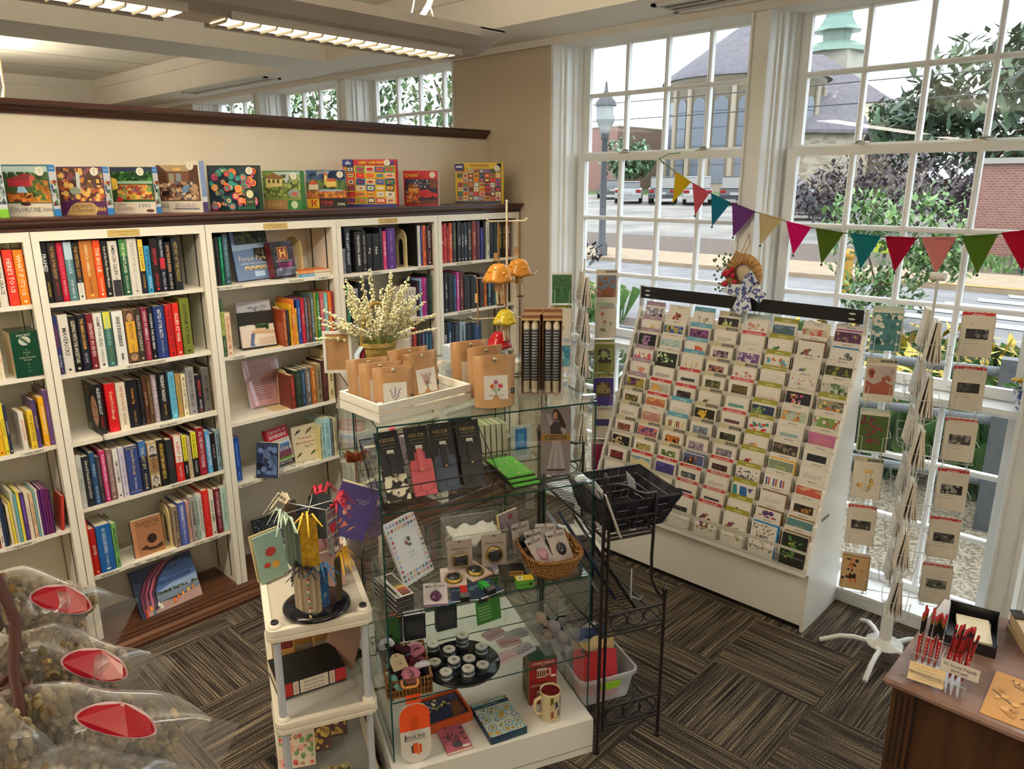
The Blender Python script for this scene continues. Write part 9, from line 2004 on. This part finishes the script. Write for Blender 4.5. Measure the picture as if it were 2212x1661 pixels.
tree(-43, 60.5, 2, [(0, 0, 3.2, 2.6, 2.0), (1.6, -1, 2.6, 2, 1.4)], 650, .34, ['#6a8a6a', '#7a9a78', '#56765a'], 'round green tree in front of the red brick building')
tree(-8.9, 10.6, 1, [(0, 0, 1.3, .5, .35), (.45, 0, 1.1, .4, .3), (-.2, .1, .75, .4, .3)], 110, .085, ['#6a5a60', '#5a4650', '#7a6a70'], 'small purple-leaved redbud beside the lamp post', 'bush', 'purple_bush', .03)
for x, y, b, lab in ((-13, 12.5, [(0, 0, 3.6, 1.7, 1.5), (-1.5, 0, 4.6, 1.5, 1.2), (1.4, 0, 3.2, 1.2, 1.)], 'bright green tree outside the window beyond the low partition, nearest the pier'), (-19, 13, [(0, 0, 3.6, 1.8, 1.6), (-1.6, 0, 4.8, 1.6, 1.2), (2.3, -.5, 4.6, 1.2, .9)], 'thin-leaved green tree outside the second window beyond the partition'), (-25, 15, [(0, 0, 4, 2.4, 2), (-2, 0, 5, 2, 1.6)], 'green tree outside the farthest window beyond the partition')): tree(x, y, 2.4, b, 520, .13, ['#4a7a3c', '#629048', '#3c6434', '#84ac58'], lab)
def bed(x0, x1, y0, y1, n, h, ks, fl, lab, s=.1):
    R = random.Random(n); g = G(); y_ = (y0 + y1) / 2
    for i in range(n):
        x, y = R.uniform(x0, x1), R.uniform(y0, y1); hh = h * R.uniform(.5, 1); t = R.uniform(0, 6.3); b = Vector((x, y, gz(y))); d = Vector((cos(t), sin(t), 0)) * hh * .5; w = Vector((-sin(t), cos(t), 0)) * .012; g.add([tuple(b - w), tuple(b + w), tuple(b + d * .5 + Vector((0, 0, hh)) + w), tuple(b + d + Vector((0, 0, hh * .9)))], [(0, 1, 2, 3)], R.choice(ks))
        if fl and i % 9 == 0: leaf(g, (x, y, gz(y) + h * R.uniform(.8, 1.15)), s * .6, R.choice(fl), R); leaf(g, (x + .02, y, gz(y) + h * R.uniform(.8, 1.15)), s * .6, R.choice(fl), R)
    tag(g.build('flower_bed', None), lab, 'plants', None, 'stuff')
GB = ['#6a9a4a', '#86b25c', '#56843c', '#98bc70']
bed(-10.5, -7.2, 8.4, 10.4, 1900, .65, GB, ['#d88a3c', '#e09a4a', '#c8c4b8'], 'tall green daylilies with orange blooms outside the window')
bed(-7.6, -4.3, 6.2, 7.6, 900, .4, ['#4a6a3a', '#5a7a48', '#6a5a4a'], ['#d8d8d4', '#d8b840', '#e0e0dc'], 'low bed of white and yellow flowers under the window', .09)
bed(-3.6, .2, 6.3, 9.0, 2600, .75, ['#4f7f3c', '#6a9a4c', '#3c642e'], ['#d8b828', '#e0c43c'], 'bed of yellow-flowered plants outside the lower panes', .16)
bed(-6., -1., 19.4, 22.4, 900, .25, GB, None, 'grass and ground cover below the brick wall')
r = empty('street_lamp', (-13.0, 17.3, gz(17.3)), 0, 'grey street lamp post with a glass lantern outside the window', 'street lamp')
G().lathe([(.16, -.3), (.16, .4), (.1, .5), (.075, 3.2), (.11, 3.25), (.11, 3.4)], '#5c6068', 12).build('post', r); G().lathe([(.12, 3.4), (.26, 3.75), (.25, 4.1)], '#b8c0c4/g', 8, smooth=False).build('lantern', r); G().lathe([(.3, 4.1), (.28, 4.2), (.12, 4.38), (.05, 4.5), (.03, 4.7), (0, 4.75)], '#5c6068', 10).build('cap', r)
r = empty('bollard', (-5.35, 15.0, gz(15)), 0, 'yellow bollard with a round top beside the kerb', 'bollard'); G().lathe([(.1, -.2), (.1, .75)], '#d8a42c', 12).build('post', r); G().ball((0, 0, .8), .13, '#d8a42c', 12).build('ball_top', r)
tag(G().box(-.2, .2, 0, .02, 0, .25, '#c8d82c').box(-.02, .02, .021, .04, -.9, .2, '#8a8a8a').build('kerb_sign', None, (-5.1, 16.2, gz(16) + .75)), 'small yellow-green sign on a post near the bollard', 'sign')
r = empty('handrail', (-.95, 5.9, gz(5.9)), rad(8), 'grey pipe handrail with a square post outside the lower panes', 'handrail'); G().box(-.06, .06, -.06, .06, -.2, 1.25, '#70767c').build('post', r)
for z in (.35, .8, 1.15): G().tube([(-3.2, -.1, z), (.0, 0, z), (1.4, .1, z)], .035, '#8a9096', 8).build('rail', r)
g = G()
for i in range(22): g.tube([(i * .16, 0, 0), (i * .16, 0, .8)], .012, '#3a3c40', 5)
g.tube([(0, 0, .75), (3.4, 0, .75)], .015, '#3a3c40', 5).tube([(0, 0, .1), (3.4, 0, .1)], .015, '#3a3c40', 5); tag(g.build('iron_fence', None, (-3.5, 19.6, gz(19.6) + .08)), 'low dark iron fence on the grass below the brick wall', 'fence')
for z, lab in ((6.1, 'upper overhead wire crossing the view of the church'), (5.4, 'lower overhead wire crossing the view of the church')): tag(G().tube([(-60 + 10 * i, 28, z - .5 + .5 * ((i - 4.5) / 4.5) ** 2) for i in range(10)], .022, '#4a4c52', 5).build('overhead_wire', None), lab, 'wire')
for o in bpy.data.objects:                                # keep every label within sixteen words
    w = str(o.get('label', '')).split()
    for a in ('the', 'a', 'an', 'and'):
        while len(w) > 16 and a in w[1:]: w.pop(len(w) - 1 - w[::-1].index(a))
    if w: o['label'] = ' '.join(w[:16])
